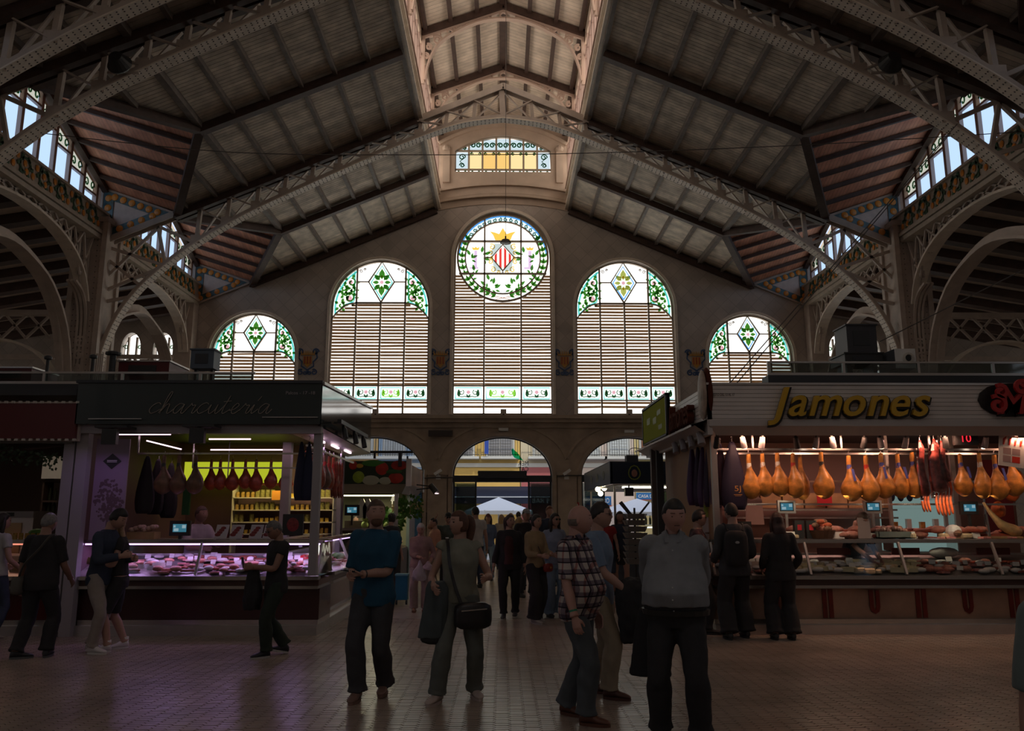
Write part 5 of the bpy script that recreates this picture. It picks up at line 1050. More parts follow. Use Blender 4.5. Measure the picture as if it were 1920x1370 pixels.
# parapets with glass over the stalls and what stands on them
def parapet(x0, x1, Y, z0, z1, label):
    t_ = thing('roof_railing', label, 'railing', (x0, Y, z0)); L = x1-x0; h = z1-z0
    MB().box(0, L, 0, .04, h-.03, h).build('top_rail', m_alu, t_); MB().box(0, L, 0, .04, 0, .04).build('bottom_rail', m_alu, t_); MB().box(.02, L-.02, .015, .022, .04, h-.03).build('glass_sheet', g_smoke, t_)
    for i in range(int(L/1.2)+1): MB().box(min(i*1.2, L-.04), min(i*1.2, L-.04)+.04, 0, .04, .04, h-.03).build('post', m_alu, t_)
    MB().box(0, L, .0, .3, -.25, -.0).build('deck_edge', m_dk, t_)
a, b_ = P(-60, 719, 12.2), P(478, 697, 12.2); parapet(-9.5, b_.x, 12.2, a.z, b_.z, 'glass and steel railing along the roof of the left stalls')
a, b_ = P(1440, 703, 12.4), P(1990, 678, 12.4); parapet(a.x, 10, 12.4, a.z, b_.z, 'glass and steel railing along the roof of the ham stall')
for (x0, x1, y0, y1, Y, dep, col, nm, lab) in ((220, 318, 678, 712, 13.2, .8, (.13, .02, .02), 'service_box', 'dark red box with a vent on the left stall roof'), (-20, 60, 690, 715, 13.5, .8, (.13, .02, .02), 'service_box', 'dark red box at the far left of the stall roofs'),
        (356, 402, 656, 690, 13.0, .3, (.10, .13, .17), 'projector_screen', 'bluish grey panel on the left stall roof beside the left small window'), (1590, 1642, 610, 660, 13.4, .5, (.06, .06, .07), 'service_box', 'black ventilation box standing on the ham stall roof'), (1585, 1655, 663, 680, 13.2, .6, (.05, .05, .05), 'air_unit', 'flat dark unit below the black ventilation box')):
    a, b_ = P(x0, y1, Y), P(x1, y0, Y); t_ = thing(nm, lab, 'box', (a.x, Y, a.z)); w, h = b_.x-a.x, b_.z-a.z; mm = M(nm+str(col), col, .45)
    MB().box(0, w, 0, dep, 0, h).build('case', mm, t_); MB().box(-.02, w+.02, -.02, dep+.02, h, h+.025).build('lid', m_alu if 'red' in lab else mm, t_); MB().box(w*.2, w*.75, -.01, 0, h*.25, h*.8).build('vent_panel', m_blk if 'red' in lab else m_dk, t_)
    MB().box(w*.1, w*.2, .1, dep-.1, 3.4-a.z, 0).box(w*.8, w*.9, .1, dep-.1, 3.4-a.z, 0).build('feet', m_blk, t_)
a = P(1700, 690, 12.9); t_ = thing('projector', 'white fronted projector box with a round lens on the ham stall roof', 'projector', (a.x, 12.9, 3.42)); z = a.z-3.42; MB().box(-.17, .17, .02, .6, z, z+.33).build('case', m_dk, t_); MB().box(-.17, .17, 0, .02, z, z+.33).build('front_plate', m_white, t_); MB().box(-.1, .1, .1, .4, 0, z).build('stand', m_blk, t_)
l_ = MB().lathe([(.09, -.02), (.095, .04), (.06, .05), (.05, .0)], 20).build('lens_ring', M('cream ring', (.6, .55, .48), .4), t_); l_.rotation_euler = (R(90), 0, 0); l_.location = (.03, 0, z+.165); l_ = MB().cyl((0, 0, 0), .05, .015, 20).build('lens', m_blk, t_); l_.rotation_euler = (R(90), 0, 0); l_.location = (.03, -.01, z+.165)
for (px, py0, py1, lab) in ((208, 664, 712, 'black round topped vent pipe on the left stall roof'), (86, 672, 712, 'dark vent pipe further left on the left stall roof'), (172, 670, 700, 'thin vent stub on the left stall roof')):
    a, b_ = P(px, py1, 13.0), P(px, py0, 13.0); t_ = thing('vent_pipe', lab, 'pipe', (a.x, 13.0, 3.42)); h = b_.z-3.42; k_ = 1 if px == 208 else .5; MB().cyl((0, 0, 0), .05*k_, h).build('pipe', m_blk, t_); MB().lathe([(.05*k_, h-.02), (.12*k_, h-.01), (.12*k_, h+.03), (.06*k_, h+.05)], 14).build('cowl', m_blk, t_)
# ================ far left stall (wine and delicacies)
fs = thing('market_stall', 'delicatessen stall with red sign panel and garland at the left edge', 'stall', (-10, 11.45, 0))
def fb(name, x0, x1, y0, y1, z0, z1, m): return MB().box(x0+10, x1+10, y0-11.45, y1-11.45, z0, z1).build(name, m, fs)
a, b_ = P(0, 822, 11.2), P(146, 756, 11.2)
fb('sign_panel', -9.9, b_.x, 11.2, 11.26, a.z, b_.z, M('dark red sign', (.11, .012, .015), .4)); fb('sign_frame', -9.95, b_.x+.03, 11.26, 11.3, a.z-.03, b_.z+.03, M('cream beaded frame', (.5, .42, .36), .5))
bd = MB()
for i in range(26): bd.box(b_.x-.1*i+10-.02, b_.x-.1*i+10+.02, -.27, -.24, b_.z-.0, b_.z+.03).box(b_.x-.1*i+10-.02, b_.x-.1*i+10+.02, -.27, -.24, a.z-.03, a.z)
bd.build('beaded_edge', M('pale beads', (.6, .55, .5), .4), fs, kind='stuff')
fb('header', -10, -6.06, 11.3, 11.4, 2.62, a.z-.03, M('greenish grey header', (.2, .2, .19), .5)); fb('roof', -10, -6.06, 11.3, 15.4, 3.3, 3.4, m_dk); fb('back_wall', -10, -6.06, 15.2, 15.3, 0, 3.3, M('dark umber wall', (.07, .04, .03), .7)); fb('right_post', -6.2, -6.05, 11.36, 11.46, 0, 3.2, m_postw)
fc = counter('low red lit delicatessen counter at the left edge of the hall', (-9.9, 11.45, 0), 0, 3.75, M('dark red lacquer', (.10, .012, .01), .3), strip=M_emit('red tube', (1, .3, .2), 1.2))
lamp('counter_tube', (-7.8, 11.8, 1.2), 2.5, (1, .45, .3), 3, .05); lamp('stall_ceiling_light', (-7.5, 13, 2.9), 4, (1, .8, .6), 2, .3)
random.seed(5)
gar = MB()
for i in range(420):
    x = random.uniform(-8.6, -6.25); z = 2.62-abs(random.gauss(0, .11))-.12*abs(math.sin(x*2.2)); y = 11.42+random.uniform(-.08, .1); d = V((random.uniform(-1, 1), random.uniform(-.5, .5), random.uniform(-1, .4))).normalized()*.06; w = d.cross(V((0, 1, 0))).normalized()*.02
    p = V((x, y, z)); gar.add([p, p+d*.5+w, p+d, p+d*.5-w], [(0, 1, 2, 3)])
gv = thing('leaf_garland', 'dark green leaf garland hung along the delicatessen stall opening', 'garland', (0, 0, 0)); g_ = gar.build('leaves', M('dark garland leaf', (.03, .055, .02), .6, var=.4), gv, kind='stuff'); MB().tube(catmull([(-8.6, 11.43, 2.6), (-7.4, 11.43, 2.5), (-6.25, 11.43, 2.6)], 5), .02, 6).build('stem', m_dark, gv)
t_ = thing('steel_oven', 'brushed steel oven with a control strip behind the delicatessen counter', 'oven', (P(-14, 1000, 13).x, 13, .9)); MB().box(0, .62, 0, .5, 0, .78).build('case', m_alu, t_); MB().box(.05, .45, -.02, 0, .08, .6).build('door', M('bronze steel', (.45, .32, .18), .3, .9), t_); MB().box(0, .62, -.02, 0, .68, .78).build('control_strip', m_postw, t_); MB().box(.2, .32, -.03, -.02, .7, .76).build('display', m_blk, t_)
t_ = thing('bottle_shelves', 'dark wooden bottle shelves behind the delicatessen counter', 'shelf', (P(70, 1000, 14).x, 14, 0)); sz = [P(100, y, 14).z for y in (938, 963, 900)]
for z in sz: MB().box(0, .62, 0, .3, z-.03, z).build('shelf_board', m_dark, t_)
for x in (0, .6): MB().box(x, x+.03, 0, .3, .9, 2.5).build('upright', m_dark, t_)
for z in sz[:2]:
    for i in range(6): rep(bottle_me, 'bottle', 'dark wine bottle on the shelves behind the delicatessen counter', 'bottle', 'bottles behind the delicatessen counter', (t_.location.x+.08+i*.09, 14.12, z), 0, .75)
prop('framed_print', MB().box(0, .38, 0, .03, 0, .38), m_paper, 'pale square print at the top of the delicatessen shelves', 'picture', (P(77, 897, 13.9).x, 13.9, P(77, 897, 13.9).z))
for i in range(8): rep(jar_me, 'jar', 'small jar in the row on top of the delicatessen counter', 'jar', 'jars on the delicatessen counter', (-7.15+i*.085, 11.75, 1.28), 0, .9)
for i in range(5): rep(bottle_me, 'bottle', 'small dark bottle in the red lit delicatessen counter', 'bottle', 'bottles in the delicatessen counter', (-7.6+i*.25, 11.7, .8), 0, .8)
prop('herb_pot', bumpy((.12, .1, .07), 4), M('leafy green', (.06, .16, .015), .6, var=.5, scale=20, bump=.6), 'green herb tuft on the delicatessen counter', 'plant', (P(72, 975, 11.9).x, 11.9, 1.36), smooth=True)
prop('wooden_box', MB().box(0, .3, 0, .15, 0, .12), m_wood, 'small wooden box inside the red lit counter', 'box', (-6.95, 11.65, .8))
# ================ right stall (hams)
RX0, RY = 2.96, 11.45
rs = thing('market_stall', 'ham stall with white slatted canopy, yellow italic letters and warm spotlights', 'stall', (RX0, RY, 0)); ro = V((RX0, RY, 0))
def rb(name, x0, x1, y0, y1, z0, z1, m): return MB().box(x0-ro.x, x1-ro.x, y0-ro.y, y1-ro.y, z0, z1).build(name, m, rs)
m_can = M_lines('white slatted canopy', (.74, .67, .62), 2, 17, .8, .4, .06, .45); m_lip = M('white canopy lip', (.55, .49, .46), .4)
rb('front_canopy', 2.87, 9.6, 11.0, 11.06, 2.93, 3.42, m_can); rb('canopy_cap', 2.85, 9.6, 10.98, 11.1, 3.42, 3.45, m_alu); rb('canopy_band', 2.87, 9.6, 10.98, 11.06, 2.84, 2.93, m_lip)
MB().add([(-.09, -.48, 2.84), (6.6, -.48, 2.84), (6.6, -.34, 2.72), (.04, -.34, 2.72)], [(0, 1, 2, 3)]).build('front_soffit', m_lip, rs)
rb('side_canopy', 2.87, 2.92, 11.0, 13.4, 2.93, 3.42, m_can); rb('side_canopy_band', 2.85, 2.92, 11.0, 15.8, 2.72, 2.93, m_lip)
MB().add([(-.30, -.45, 2.86), (-.30, 4.3, 2.86), (-.05, 4.3, 2.72), (-.05, -.3, 2.72)], [(0, 1, 2, 3)]).build('side_soffit', m_lip, rs)
MB().add([(-.11, -.45, 2.93), (-.11, 4.3, 2.93), (-.34, 4.3, 2.86), (-.34, -.45, 2.86), (-.11, -.45, 2.9), (-.11, 4.3, 2.9), (-.34, 4.3, 2.83), (-.34, -.45, 2.83)], [(0, 3, 2, 1), (4, 5, 6, 7), (3, 7, 6, 2)]).build('side_ledge', M('streaky metal ledge', (.6, .56, .54), .25, .5), rs)
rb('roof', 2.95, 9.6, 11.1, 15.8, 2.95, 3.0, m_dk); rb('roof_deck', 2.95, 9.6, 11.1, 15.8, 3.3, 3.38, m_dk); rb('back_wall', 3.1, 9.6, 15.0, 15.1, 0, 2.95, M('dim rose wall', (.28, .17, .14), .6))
rb('corner_post', 3.02, 3.1, 11.5, 11.58, 1.2, 2.95, m_alu); rb('rear_post', 2.80, 2.92, 14.5, 14.6, 0, 2.95, m_dk)
rb('inner_panel', 3.06, 3.1, 11.6, 15, 1.2, 2.95, M('orange brown panel', (.35, .16, .07), .5))
# yellow letters with dark outline, each its own piece
m_yl = M('yellow sign enamel', (.62, .36, .015), .4); m_ol = M('black letter edge', (.015, .012, .01), .5)
def fatword(word, x0, z0, size, y, par, m1, m2, total, shear=.38, bold=.022, first=1.0):
    widths = [];  meshes = []
    for i, ch in enumerate(word):
        for (m, bd, dp) in ((m2, bold+.03, .05), (m1, bold, .06)):
            me = text_me(ch, size*(first if i == 0 else 1), dp, shear, bd); meshes.append((i, m, me))
        me = meshes[-1][2]; xs = [v.co.x for v in me.vertices]; widths.append((min(xs), max(xs)-min(xs)))
    gap = (total-sum(w for _, w in widths)*.93)/max(1, len(word)-1); cx = x0
    pos = []
    for mn, w in widths: pos.append(cx-mn+(.05 if len(pos) == 0 and len(word) > 1 else 0)); cx += w*.93+gap
    for i, m, me in meshes:
        back = m is m2
        for v in me.vertices:
            a, b_, c = v.co; v.co = (a+pos[i]+(.018 if back else 0), y-c+(.03 if back else 0), z0+b_-(.012 if back else 0))
        me.materials.clear(); me.materials.append(m); me.update()
        place('letter_edge' if back else 'letter', me, par)
a = P(1432, 779, 10.95); b_ = P(1742, 779, 10.95)
fatword('Jamones', a.x-RX0, a.z, .60, 10.93-RY, rs, m_yl, m_ol, b_.x-a.x, .35, .010, .95)
a = P(1852, 776, 10.95); fatword('M', a.x-RX0+.12, a.z, .5, 10.9-RY, rs, M('red sign enamel', (.5, .02, .02), .4), m_ol, .6, .3, .012)
eb = MB()
for (dx, dz, rr, s) in ((.1, .12, .13, -1), (.16, .3, .1, -1), (.46, .36, .1, 1)): scroll(eb, a.x-RX0+dx, a.z+dz, 10.86-RY, rr, s, .055, 1.2, 1, .04)
eb.build('emblem_flourish', M('red sign enamel', (.5, .02, .02), .4), rs); MB().poly([(a.x-RX0+.32+.42*math.cos(k*.4488), 10.96-RY, a.z+.2+.24*math.sin(k*.4488)) for k in range(14)], .03, (0, 1, 0)).build('emblem_backing', m_ol, rs)  # red flourishes, and a black oval plate behind the emblem
text_on('lettering', 'PUESTO DEL 13 AL 17', .05, m_ol, (P(1332, 741, 10.98).x-RX0, 10.985-RY, P(1332, 742, 10.98).z), (1, 0, 0), (0, 0, 1), rs, width=.34, height=.04, depth=.003)
# side letters and the oval ham board, and the green panel
tm = text_me('Jamones', .55, .1, .3, .015); m_brr = M('brown red letters', (.10, .028, .016), .9, spec=.1)
xs = [v.co.x for v in tm.vertices]; w = max(xs)-min(xs)
for v in tm.vertices: a_, b_, c = v.co; v.co = (-.16-c, 1.75-(a_-min(xs))/w*1.5, 2.98+b_)
tm.materials.clear(); tm.materials.append(m_brr); place('side_lettering', tm, rs)
MB().sph((-.12, -.28, 3.3), (.05, .2, .36), 14, 10).build('ham_board', M('mottled tan board', (.35, .26, .2), .5, var=.4, scale=6), rs); MB().sph((-.05, -.26, 3.3), (.06, .25, .4), 14, 10).build('board_edge', m_brr, rs)
gp = thing('green_sign_panel', 'large lime green sign panel on the aisle side of the ham stall canopy', 'sign', (2.80, 13.4, 2.95))
MB().box(-.02, .0, .05, 2.25, .04, .66).build('panel', M('lime enamel', (.30, .34, .03), .9, spec=.1), gp); MB().box(0, .05, 0, 2.3, 0, .72).build('frame', m_dk, gp); MB().box(-.03, .05, 0, .05, 0, .72).box(-.03, .05, 2.25, 2.3, 0, .72).box(-.03, .05, 0, 2.3, .68, .72).box(-.03, .05, 0, 2.3, 0, .03).build('frame_edge', m_dk, gp)
for (yy, zz, hh) in ((.5, .42, .09), (.9, .3, .12), (.4, .16, .08), (1.5, .35, .12)): MB().box(-.023, -.021, yy, yy+.32, zz, zz+hh).build('faded_mark', M('olive print', (.2, .24, .03), .5), gp)
pl = thing('steel_pole', 'brown steel pole under the green sign panel', 'pole', (2.80, 14.75, 0)); MB().box(-.06, .06, -.06, .06, 0, 2.93).build('shaft', M('brown steel', (.12, .09, .08), .45), pl); MB().box(-.1, .1, -.1, .1, 0, .03).build('foot_plate', m_alu, pl)
# counters
marks = [.45+.615*i+.0 for i in range(11)]
RC = counter('long ham stall counter with marble base inlaid with dark red U shapes', (RX0, RY, 0), 0, 6.8, m_marble, strip=None, marks=[.95+.66*i for i in range(9)])
RC2 = counter('side counter of the ham stall running back along the aisle', (RX0, RY+4.2, 0), R(-90), 3.33, m_marble, strip=None, marks=[.5+.62*i for i in range(5)])
for x in (3.6, 4.9, 6.2, 7.5): lamp('canopy_spot', (x, 11.25, 2.7), 6.0, (1, .50, .32), .5, .1, (x, 12.1, 1.75))
for x in (4.6, 6.5): lamp('counter_glow', (x, 11.6, 1.9), 5.5, (1, .8, .55), 1.2, .08, (x, 11.7, .8))
lamp('stall_ceiling_light', (5.8, 13.4, 2.85), 20, (1, .5, .4), 3, .3); lamp('side_light', (3.3, 13.2, 2.8), 4, (1, .5, .45), .1, 3); lamp('floor_spill', (5.6, 11.1, 2.7), 5, (1, .5, .3), 4, .06, (5.6, 9.2, 0))
# rail, spot cans and hams
zr_ = P(1500, 842, 11.6).z
for z, y in ((zr_, 11.62), (zr_-.02, 12.2), (zr_-.43, 12.5), (zr_-.78, 12.6)): MB().bar((.1, y-RY, z), (6.6, y-RY, z), .03, .03).build('hanging_rail', m_steelb, rs)
for x in (.7, 2.0, 3.3, 4.6, 5.9): MB().bar((x, 11.62-RY, zr_), (x, 11.62-RY, 2.95), .025, .025).build('rail_hanger', m_steelb, rs)
for i, px in enumerate((1345, 1392, 1430, 1492, 1532, 1560, 1622, 1650, 1700, 1772, 1850, 1905)):
    p = P(px, 826, 11.3); t_ = thing('spot_can', 'white spotlight can under the ham stall canopy', 'light', (p.x, 11.3, p.z), .3*(-1)**i, 'spotlights under the ham stall canopy'); 
    MB().tube([(0, 0, .05), (.01, .03, -.02), (.02, .07, -.09)], [.035, .042, .045], 12).build('can', m_postw if i % 3 else m_blk, t_); MB().bar((0, 0, .04), (0, .0, 2.84-p.z), .03, .02).build('stem', m_blk, t_); MB().sph((.022, .078, -.1), (.036, .036, .012), 10, 4).build('lens', M_emit('lit lamp lens', (1, .85, .65), 5.0) if i % 3 == 1 else m_blk, t_)
for i in range(4):
    t_ = thing('spot_can', 'white spotlight can on the aisle side of the ham stall canopy', 'light', (2.78, 11.25+i*.55, 2.72), .3, 'spotlights on the aisle side'); MB().tube([(0, 0, .05), (.01, -.04, -.03), (.0, -.08, -.12)], [.04, .05, .055], 12).build('can', m_postw, t_); MB().bar((0, 0, .0), (.05, 0, .12), .03, .02).build('stem', m_blk, t_)
ords = ('first', 'second', 'third', 'fourth', 'fifth', 'sixth', 'seventh', 'eighth', 'ninth', 'tenth', 'eleventh', 'twelfth', 'thirteenth', 'fourteenth', 'fifteenth')
for i, (px, bnd) in enumerate(((1403, 'white'), (1429, 'white'), (1457, 'white'), (1484, 'red'), (1511, None), (1539, 'dark'), (1590, 'blue'), (1620, 'red'), (1651, 'blue'), (1682, 'blue'), (1709, 'blue'), (1799, 'blue'), (1835, 'white'), (1863, 'blue'), (1893, 'dark'))):
    ham(P(px, 850, 11.62).x, 11.62+(.25 if bnd is None else 0)-(.04 if i in (3, 7) else 0), zr_-.05+random.uniform(-.05, .02), m_ham, 'golden ham on the front rail, %s from the purple sleeves%s' % (ords[i], {'white': ', white paper band', 'blue': ', blue cord', 'red': ', red band', 'dark': ', dark band', None: ', set further back'}[bnd]), bnd, 1.08*random.uniform(.95, 1.05), random.uniform(-.6, .6))
for i, (px, py, Y) in enumerate(((1297, 838, 12.5), (1308, 838, 12.3), (1317, 838, 12.1), (1327, 836, 11.95), (1338, 836, 11.8), (1350, 832, 11.75))): hbag(px, py, Y, m_pur if i % 2 == 0 else M('dark plum cloth sleeve', (.04, .018, .05), .5), 'purple cloth sleeved ham, %s in the bunch at the corner of the ham stall' % ords[i], .9, .1)
tl = hbag(1372, 828, 11.62, M('navy plum sleeve', (.022, .016, .045), .6), 'large dark sleeved ham with a gold mark hanging at the front rail', .98, .19)
def gold(par, x, z, s, y): 
    g = M('gold print', (.65, .33, .08), .4); text_on('gold_mark', '5J', .1*s, g, (x, y, z), (1, 0, 0), (0, 0, 1), par, depth=.003, width=.09*s, height=.1*s, align='c'); MB().box(x-.06*s, x+.06*s, y, y+.002, z-.03*s, z-.022*s).box(x-.045*s, x+.045*s, y, y+.002, z-.045*s, z-.04*s).build('gold_line', g, par)
gold(tl, .02, -.74, 1, -.115); t2 = [o for o in bpy.data.objects if o.name.startswith('ham_sleeve') and o.parent is None][-2]; gold(t2, 0, -.66, .9, -.1)
# hanging red meat in clear bags, sausages
m_rm = M('raw red meat', (.50, .10, .08), .3, var=.55, scale=14); m_clear = M_tint('clear bag film', (.9, .85, .85), .05)
for i, (px, py, L, w) in enumerate(((1724, 825, .8, .10), (1750, 822, .78, .15), (1764, 826, .6, .1))):
    p = P(px, py, 11.5); t_ = thing('hanging_meat', 'red meat side in clear film on the front rail, %s of three' % ('left', 'middle', 'right')[i], 'meat', p); mb = MB(); mb.tube(catmull([(0, 0, 0), (.02, 0, -.2*L), (-.02, 0, -.5*L), (.02, 0, -.8*L), (.03, 0, -L)], 3), [.02]*2+[w*.4]*3+[w*.6]*4+[w*.75]*3+[w*.3], 10, .4); mb.build('meat', m_rm, t_, True)
    MB().tube([(0, 0, .03), (0, 0, -.3*L), (0.02, 0, -.8*L), (.04, 0, -L*1.08)], [.01, w*.7, w*.95, w*1.05], 10, .5).build('film', m_clear, t_); place('hook', hook_me, t_)
st_me = MB().tube(catmull([(0, 0, 0), (.012, 0, -.12), (-.008, .01, -.26), (.01, 0, -.42)], 3), [.008]+[.016]*8+[.008], 7).mesh('sausage', M('bright chorizo', (.55, .10, .03), .3, var=.3, scale=20), True)
for i in range(16):
    g = i < 6; p = P(1734 if g else 1768, 905 if g else 900, 11.75); k = i if g else i-6
    rep(st_me, 'sausage', 'thin red sausage in the %s bundle hanging over the ham counter' % ('left' if g else 'right'), 'sausage', ('left' if g else 'right')+' bundle of thin red sausages', (p.x+(k-(2.5 if g else 4.5))*(.022 if g else .026), 11.75+.03*(k % 2), p.z), 0, 1.0 if g else (1, 1, 1.25-.02*abs(k-4)))
for i, (px, Y) in enumerate(((1905, 12.4), (1897, 12.6), (1872, 12.8))): rep(bumpy((.11, .09, .13), 20+i).mesh('meat_ball', M('orange netted meat', (.6, .16, .04), .4, var=.4, scale=14), True), 'netted_meat', 'round orange netted meat hanging at the right edge of the ham stall, %s' % ('top', 'lower', 'inner')[i], 'meat', 'netted meats', P(px, 895+30*i, Y))
ps = thing('chilli_poster', 'white poster of red chillies and a grid hanging above the ham counter', 'poster', P(1896, 872, 11.25)); MB().box(-.18, .18, 0, .01, -.02, .42).build('sheet', M('white paper', (.8, .78, .74), .7), ps); ps.rotation_euler = (0, R(8), 0)
for i in range(4): MB().tube([(-.12+.08*i, -.004, .28), (-.11+.08*i, -.004, .36), (-.08+.08*i, -.004, .4)], [.012, .02, .005], 6, .3).build('chilli_print', M('red chilli', (.6, .04, .02), .4), ps)
for i in range(4): x, z = -.12+.13*(i % 2), .04+.11*(i//2); MB().box(x, x+.11, -.004, 0, z, z+.09).build('grid_print', M('grey red print', (.35, .25, .25), .6) if i != 1 else M('red chilli', (.6, .04, .02), .4), ps)
tn = thing('ticket_display', 'black queue number display with red digits under the canopy', 'display', P(1812, 822, 11.3)); MB().box(-.17, .17, 0, .06, -.09, .09).build('case', m_blk, tn); text_on('digits', '10', .14, M_emit('red digits', (1, .03, .05), .9), (-.0, -.005, -.05), (1, 0, 0), (0, 0, 1), tn, width=.13, height=.11, depth=.004, align='c'); MB().bar((0, .03, .09), (0, .03, .2), .03, .03).build('stem', m_blk, tn)
# back of the ham stall: wooden boxes, lit glass cabinet, dark doorway
for i in range(7): prop('wooden_box', MB().box(0, .36, 0, .3, 0, .26), m_wood, 'shallow wooden box on the shelf behind the ham counter', 'box', (P(1386, 950, 14.2).x+i*.39, 14.2, P(1386, 952, 14.2).z), 0, 'wooden boxes behind the ham counter')
t_ = thing('box_shelf', 'steel shelf carrying wooden boxes behind the ham counter', 'shelf', (3.95, 14.15, P(1386, 952, 14.2).z-.05)); MB().box(0, 3, 0, .4, 0, .03).build('board', m_steelb, t_); MB().bar((0, 0, -.12), (3, 0, -.12), .03, .03).build('rail', m_steelb, t_)
prop('red_notice', MB().box(0, .26, 0, .01, 0, .18), M('red paper', (.5, .02, .03), .5), 'red notice fixed to the wooden boxes behind the ham counter', 'notice', P(1533, 948, 14.1))
gc = thing('glass_cabinet', 'pale lit glass cabinet with hanging caps behind the ham counter', 'cabinet', (P(1672, 1000, 14.0).x, 14.0, 1.0)); 
MB().box(0, 1.15, .35, .4, 0, 1.1).build('lit_back', M_emit('pale green lit back', (.42, .62, .58), .32), gc)
for z in (0, .35, .72, 1.08): MB().box(0, 1.15, 0, .4, z, z+.015).build('shelf_board', g_clear, gc)
for x in (0, 1.13): MB().box(x, x+.02, 0, .4, 0, 1.1).build('frame', m_steelb, gc)
for i in range(3): MB().sph((.15+.16*i, .2, .95), (.06, .05, .1), 10, 6).build('cap', m_nv, gc)
for i in range(4): MB().box(.12+.24*i, .2+.24*i, .15, .22, .365, .5+.05*(i % 2)).build('jar', m_white if i % 2 else m_ham, gc)
for (px, w, m, nm) in ((1668, .05, m_alu, 'post'), (1790, .08, m_alu, 'post'), (1770, .05, m_alu, 'post')): x = P(px, 950, 13.2).x; rb('inner_post', x, x+w, 13.2, 13.25, 1.2, 2.95, m)
rb('red_panel', P(1848, 950, 14.4).x, P(1900, 950, 14.4).x, 14.4, 14.45, 1.2, 2.6, M('deep red panel', (.25, .02, .02), .5)); rb('wall_frame', P(1842, 950, 14.4).x, P(1846, 950, 14.4).x, 14.36, 14.4, 1.2, 2.6, m_steelb)
# counter top goods
random.seed(11)
def top(px, py, me, nm, lab, cat, sc=1, rot=0, Y=11.95, grp=None): 
    p = P(px, py, Y); return rep(me, nm, lab, cat, grp or lab, (p.x, Y, max(1.285, 0)+(0 if me is not loin_me else .03)), rot, sc)
K_top = [(loin_me, 'cured_meat', 'lump of cured meat', 'meat', .05, 1.3), (saus_me, 'sausage', 'thick dark sausage', 'sausage', .0, 1.4), (wheel_me, 'round_cheese', 'small tan cheese wheel', 'cheese', 0, .8), (pack_me, 'meat_pack', 'packed sliced meat', 'meat', 0, 1), (card_me, 'price_card', 'price card', 'card', .0, 1.5)]
fill(4.3, 8.3, 11.85, 12.15, 1.285, K_top, 46, 0, 'on top of the ham counter', .1, False)
fill(4.3, 8.3, 11.95, 12.15, 1.36, K_top[:2], 26, 0, 'heaped on top of the ham counter', .1, False)
K_in = [(cheese_me, 'cheese', 'cream cheese wedge', 'cheese', 0, .9), (cheese_me, 'cheese', 'cream cheese wedge', 'cheese', 0, 1), (wheel_me, 'round_cheese', 'tan cheese wheel', 'cheese', 0, .8), (white_me, 'wrapped_cheese', 'white wrapped cheese', 'cheese', .03, .9), (card_me, 'price_card', 'white price card', 'card', .05, 1)]
fill(4.1, 5.95, 11.53, 11.9, .785, K_in, 74, 0, 'in the left half of the ham counter', .08)
K_in2 = [(pack_me, 'meat_pack', 'tray of red sliced meat', 'meat', 0, 1.2), (loin_me, 'cured_meat', 'piece of cured meat', 'meat', .04, .9), (white_me, 'wrapped_cheese', 'white wrapped piece', 'cheese', .03, .9), (saus_me, 'sausage', 'dark sausage', 'sausage', 0, 1), (card_me, 'price_card', 'white price card', 'card', .04, 1)]
fill(6.05, 8.6, 11.53, 11.9, .785, K_in2, 90, 0, 'in the right half of the ham counter', .08); fill(3.1, 4.0, 11.53, 11.9, .785, K_in2, 26, 0, 'at the corner of the ham counter', .08)
t_ = thing('ham_on_stand', 'sliced ham with raised shank on a stand atop the ham counter', 'ham', (P(1880, 1000, 11.95).x, 11.95, 1.285)); MB().box(-.25, .25, -.08, .08, 0, .03).build('stand', m_wood, t_); MB().bar((-.2, 0, .03), (-.22, 0, .35), .03, .03).build('clamp', m_steelb, t_); MB().tube(catmull([(.28, 0, .08), (.15, 0, .12), (0, 0, .2), (-.14, 0, .36), (-.24, 0, .52)], 3), [.03, .08, .1, .11, .1, .09, .08, .06, .05, .04, .03, .025, .02][:13], 12, .8).build('meat', M('pale ham fat', (.62, .40, .18), .4, var=.3, scale=10), t_, True)
t_ = thing('wrapped_ham', 'ham joint half wrapped in white cloth on the ham counter top', 'ham', (P(1787, 990, 11.95).x, 11.95, 1.285)); MB().sph((0, 0, .1), (.12, .09, .1), 12, 8).build('cloth', m_white, t_); MB().sph((.02, -.04, .08), (.08, .07, .06), 10, 6).build('meat', m_hamd, t_); MB().box(-.1, .1, -.08, .08, 0, .01).build('board', m_wood, t_)
cr = thing('plastic_crate', 'pale crate of wrapped pieces on the ham counter top', 'crate', (P(1672, 1000, 11.9).x, 11.9, 1.285)); MB().box(-.24, .24, -.1, .1, 0, .02).box(-.24, .24, -.1, -.09, 0, .1).box(-.24, .24, .09, .1, 0, .1).box(-.24, -.23, -.1, .1, 0, .1).box(.23, .24, -.1, .1, 0, .1).build('crate', M('grey green crate', (.25, .3, .27), .5), cr)
for i in range(10): MB().sph((-.18+.04*i, .03*(-1)**i, .11+.02*(i % 3)), (.045, .04, .035), 8, 6).build('wrapped_piece', M('rosy wrapped piece', (.5, .28, .22), .35, var=.3), cr)
bk_ = thing('basket', 'dark wicker basket of cured meats on the ham counter top', 'basket', (P(1540, 1000, 11.9).x, 11.9, 1.285)); MB().lathe([(.0, 0), (.15, 0), (.2, .12), (.19, .12), (.14, .02), (0, .02)], 18).build('basket', M('dark wicker', (.13, .06, .03), .7), bk_)
for i in range(9): MB().sph((.11*math.cos(i*.9), .07*math.sin(i*.9), .14+.05*(i % 3)), (.06, .04, .04), 8, 6).build('cured_meat', m_hamr if i % 2 else m_hamd, bk_)
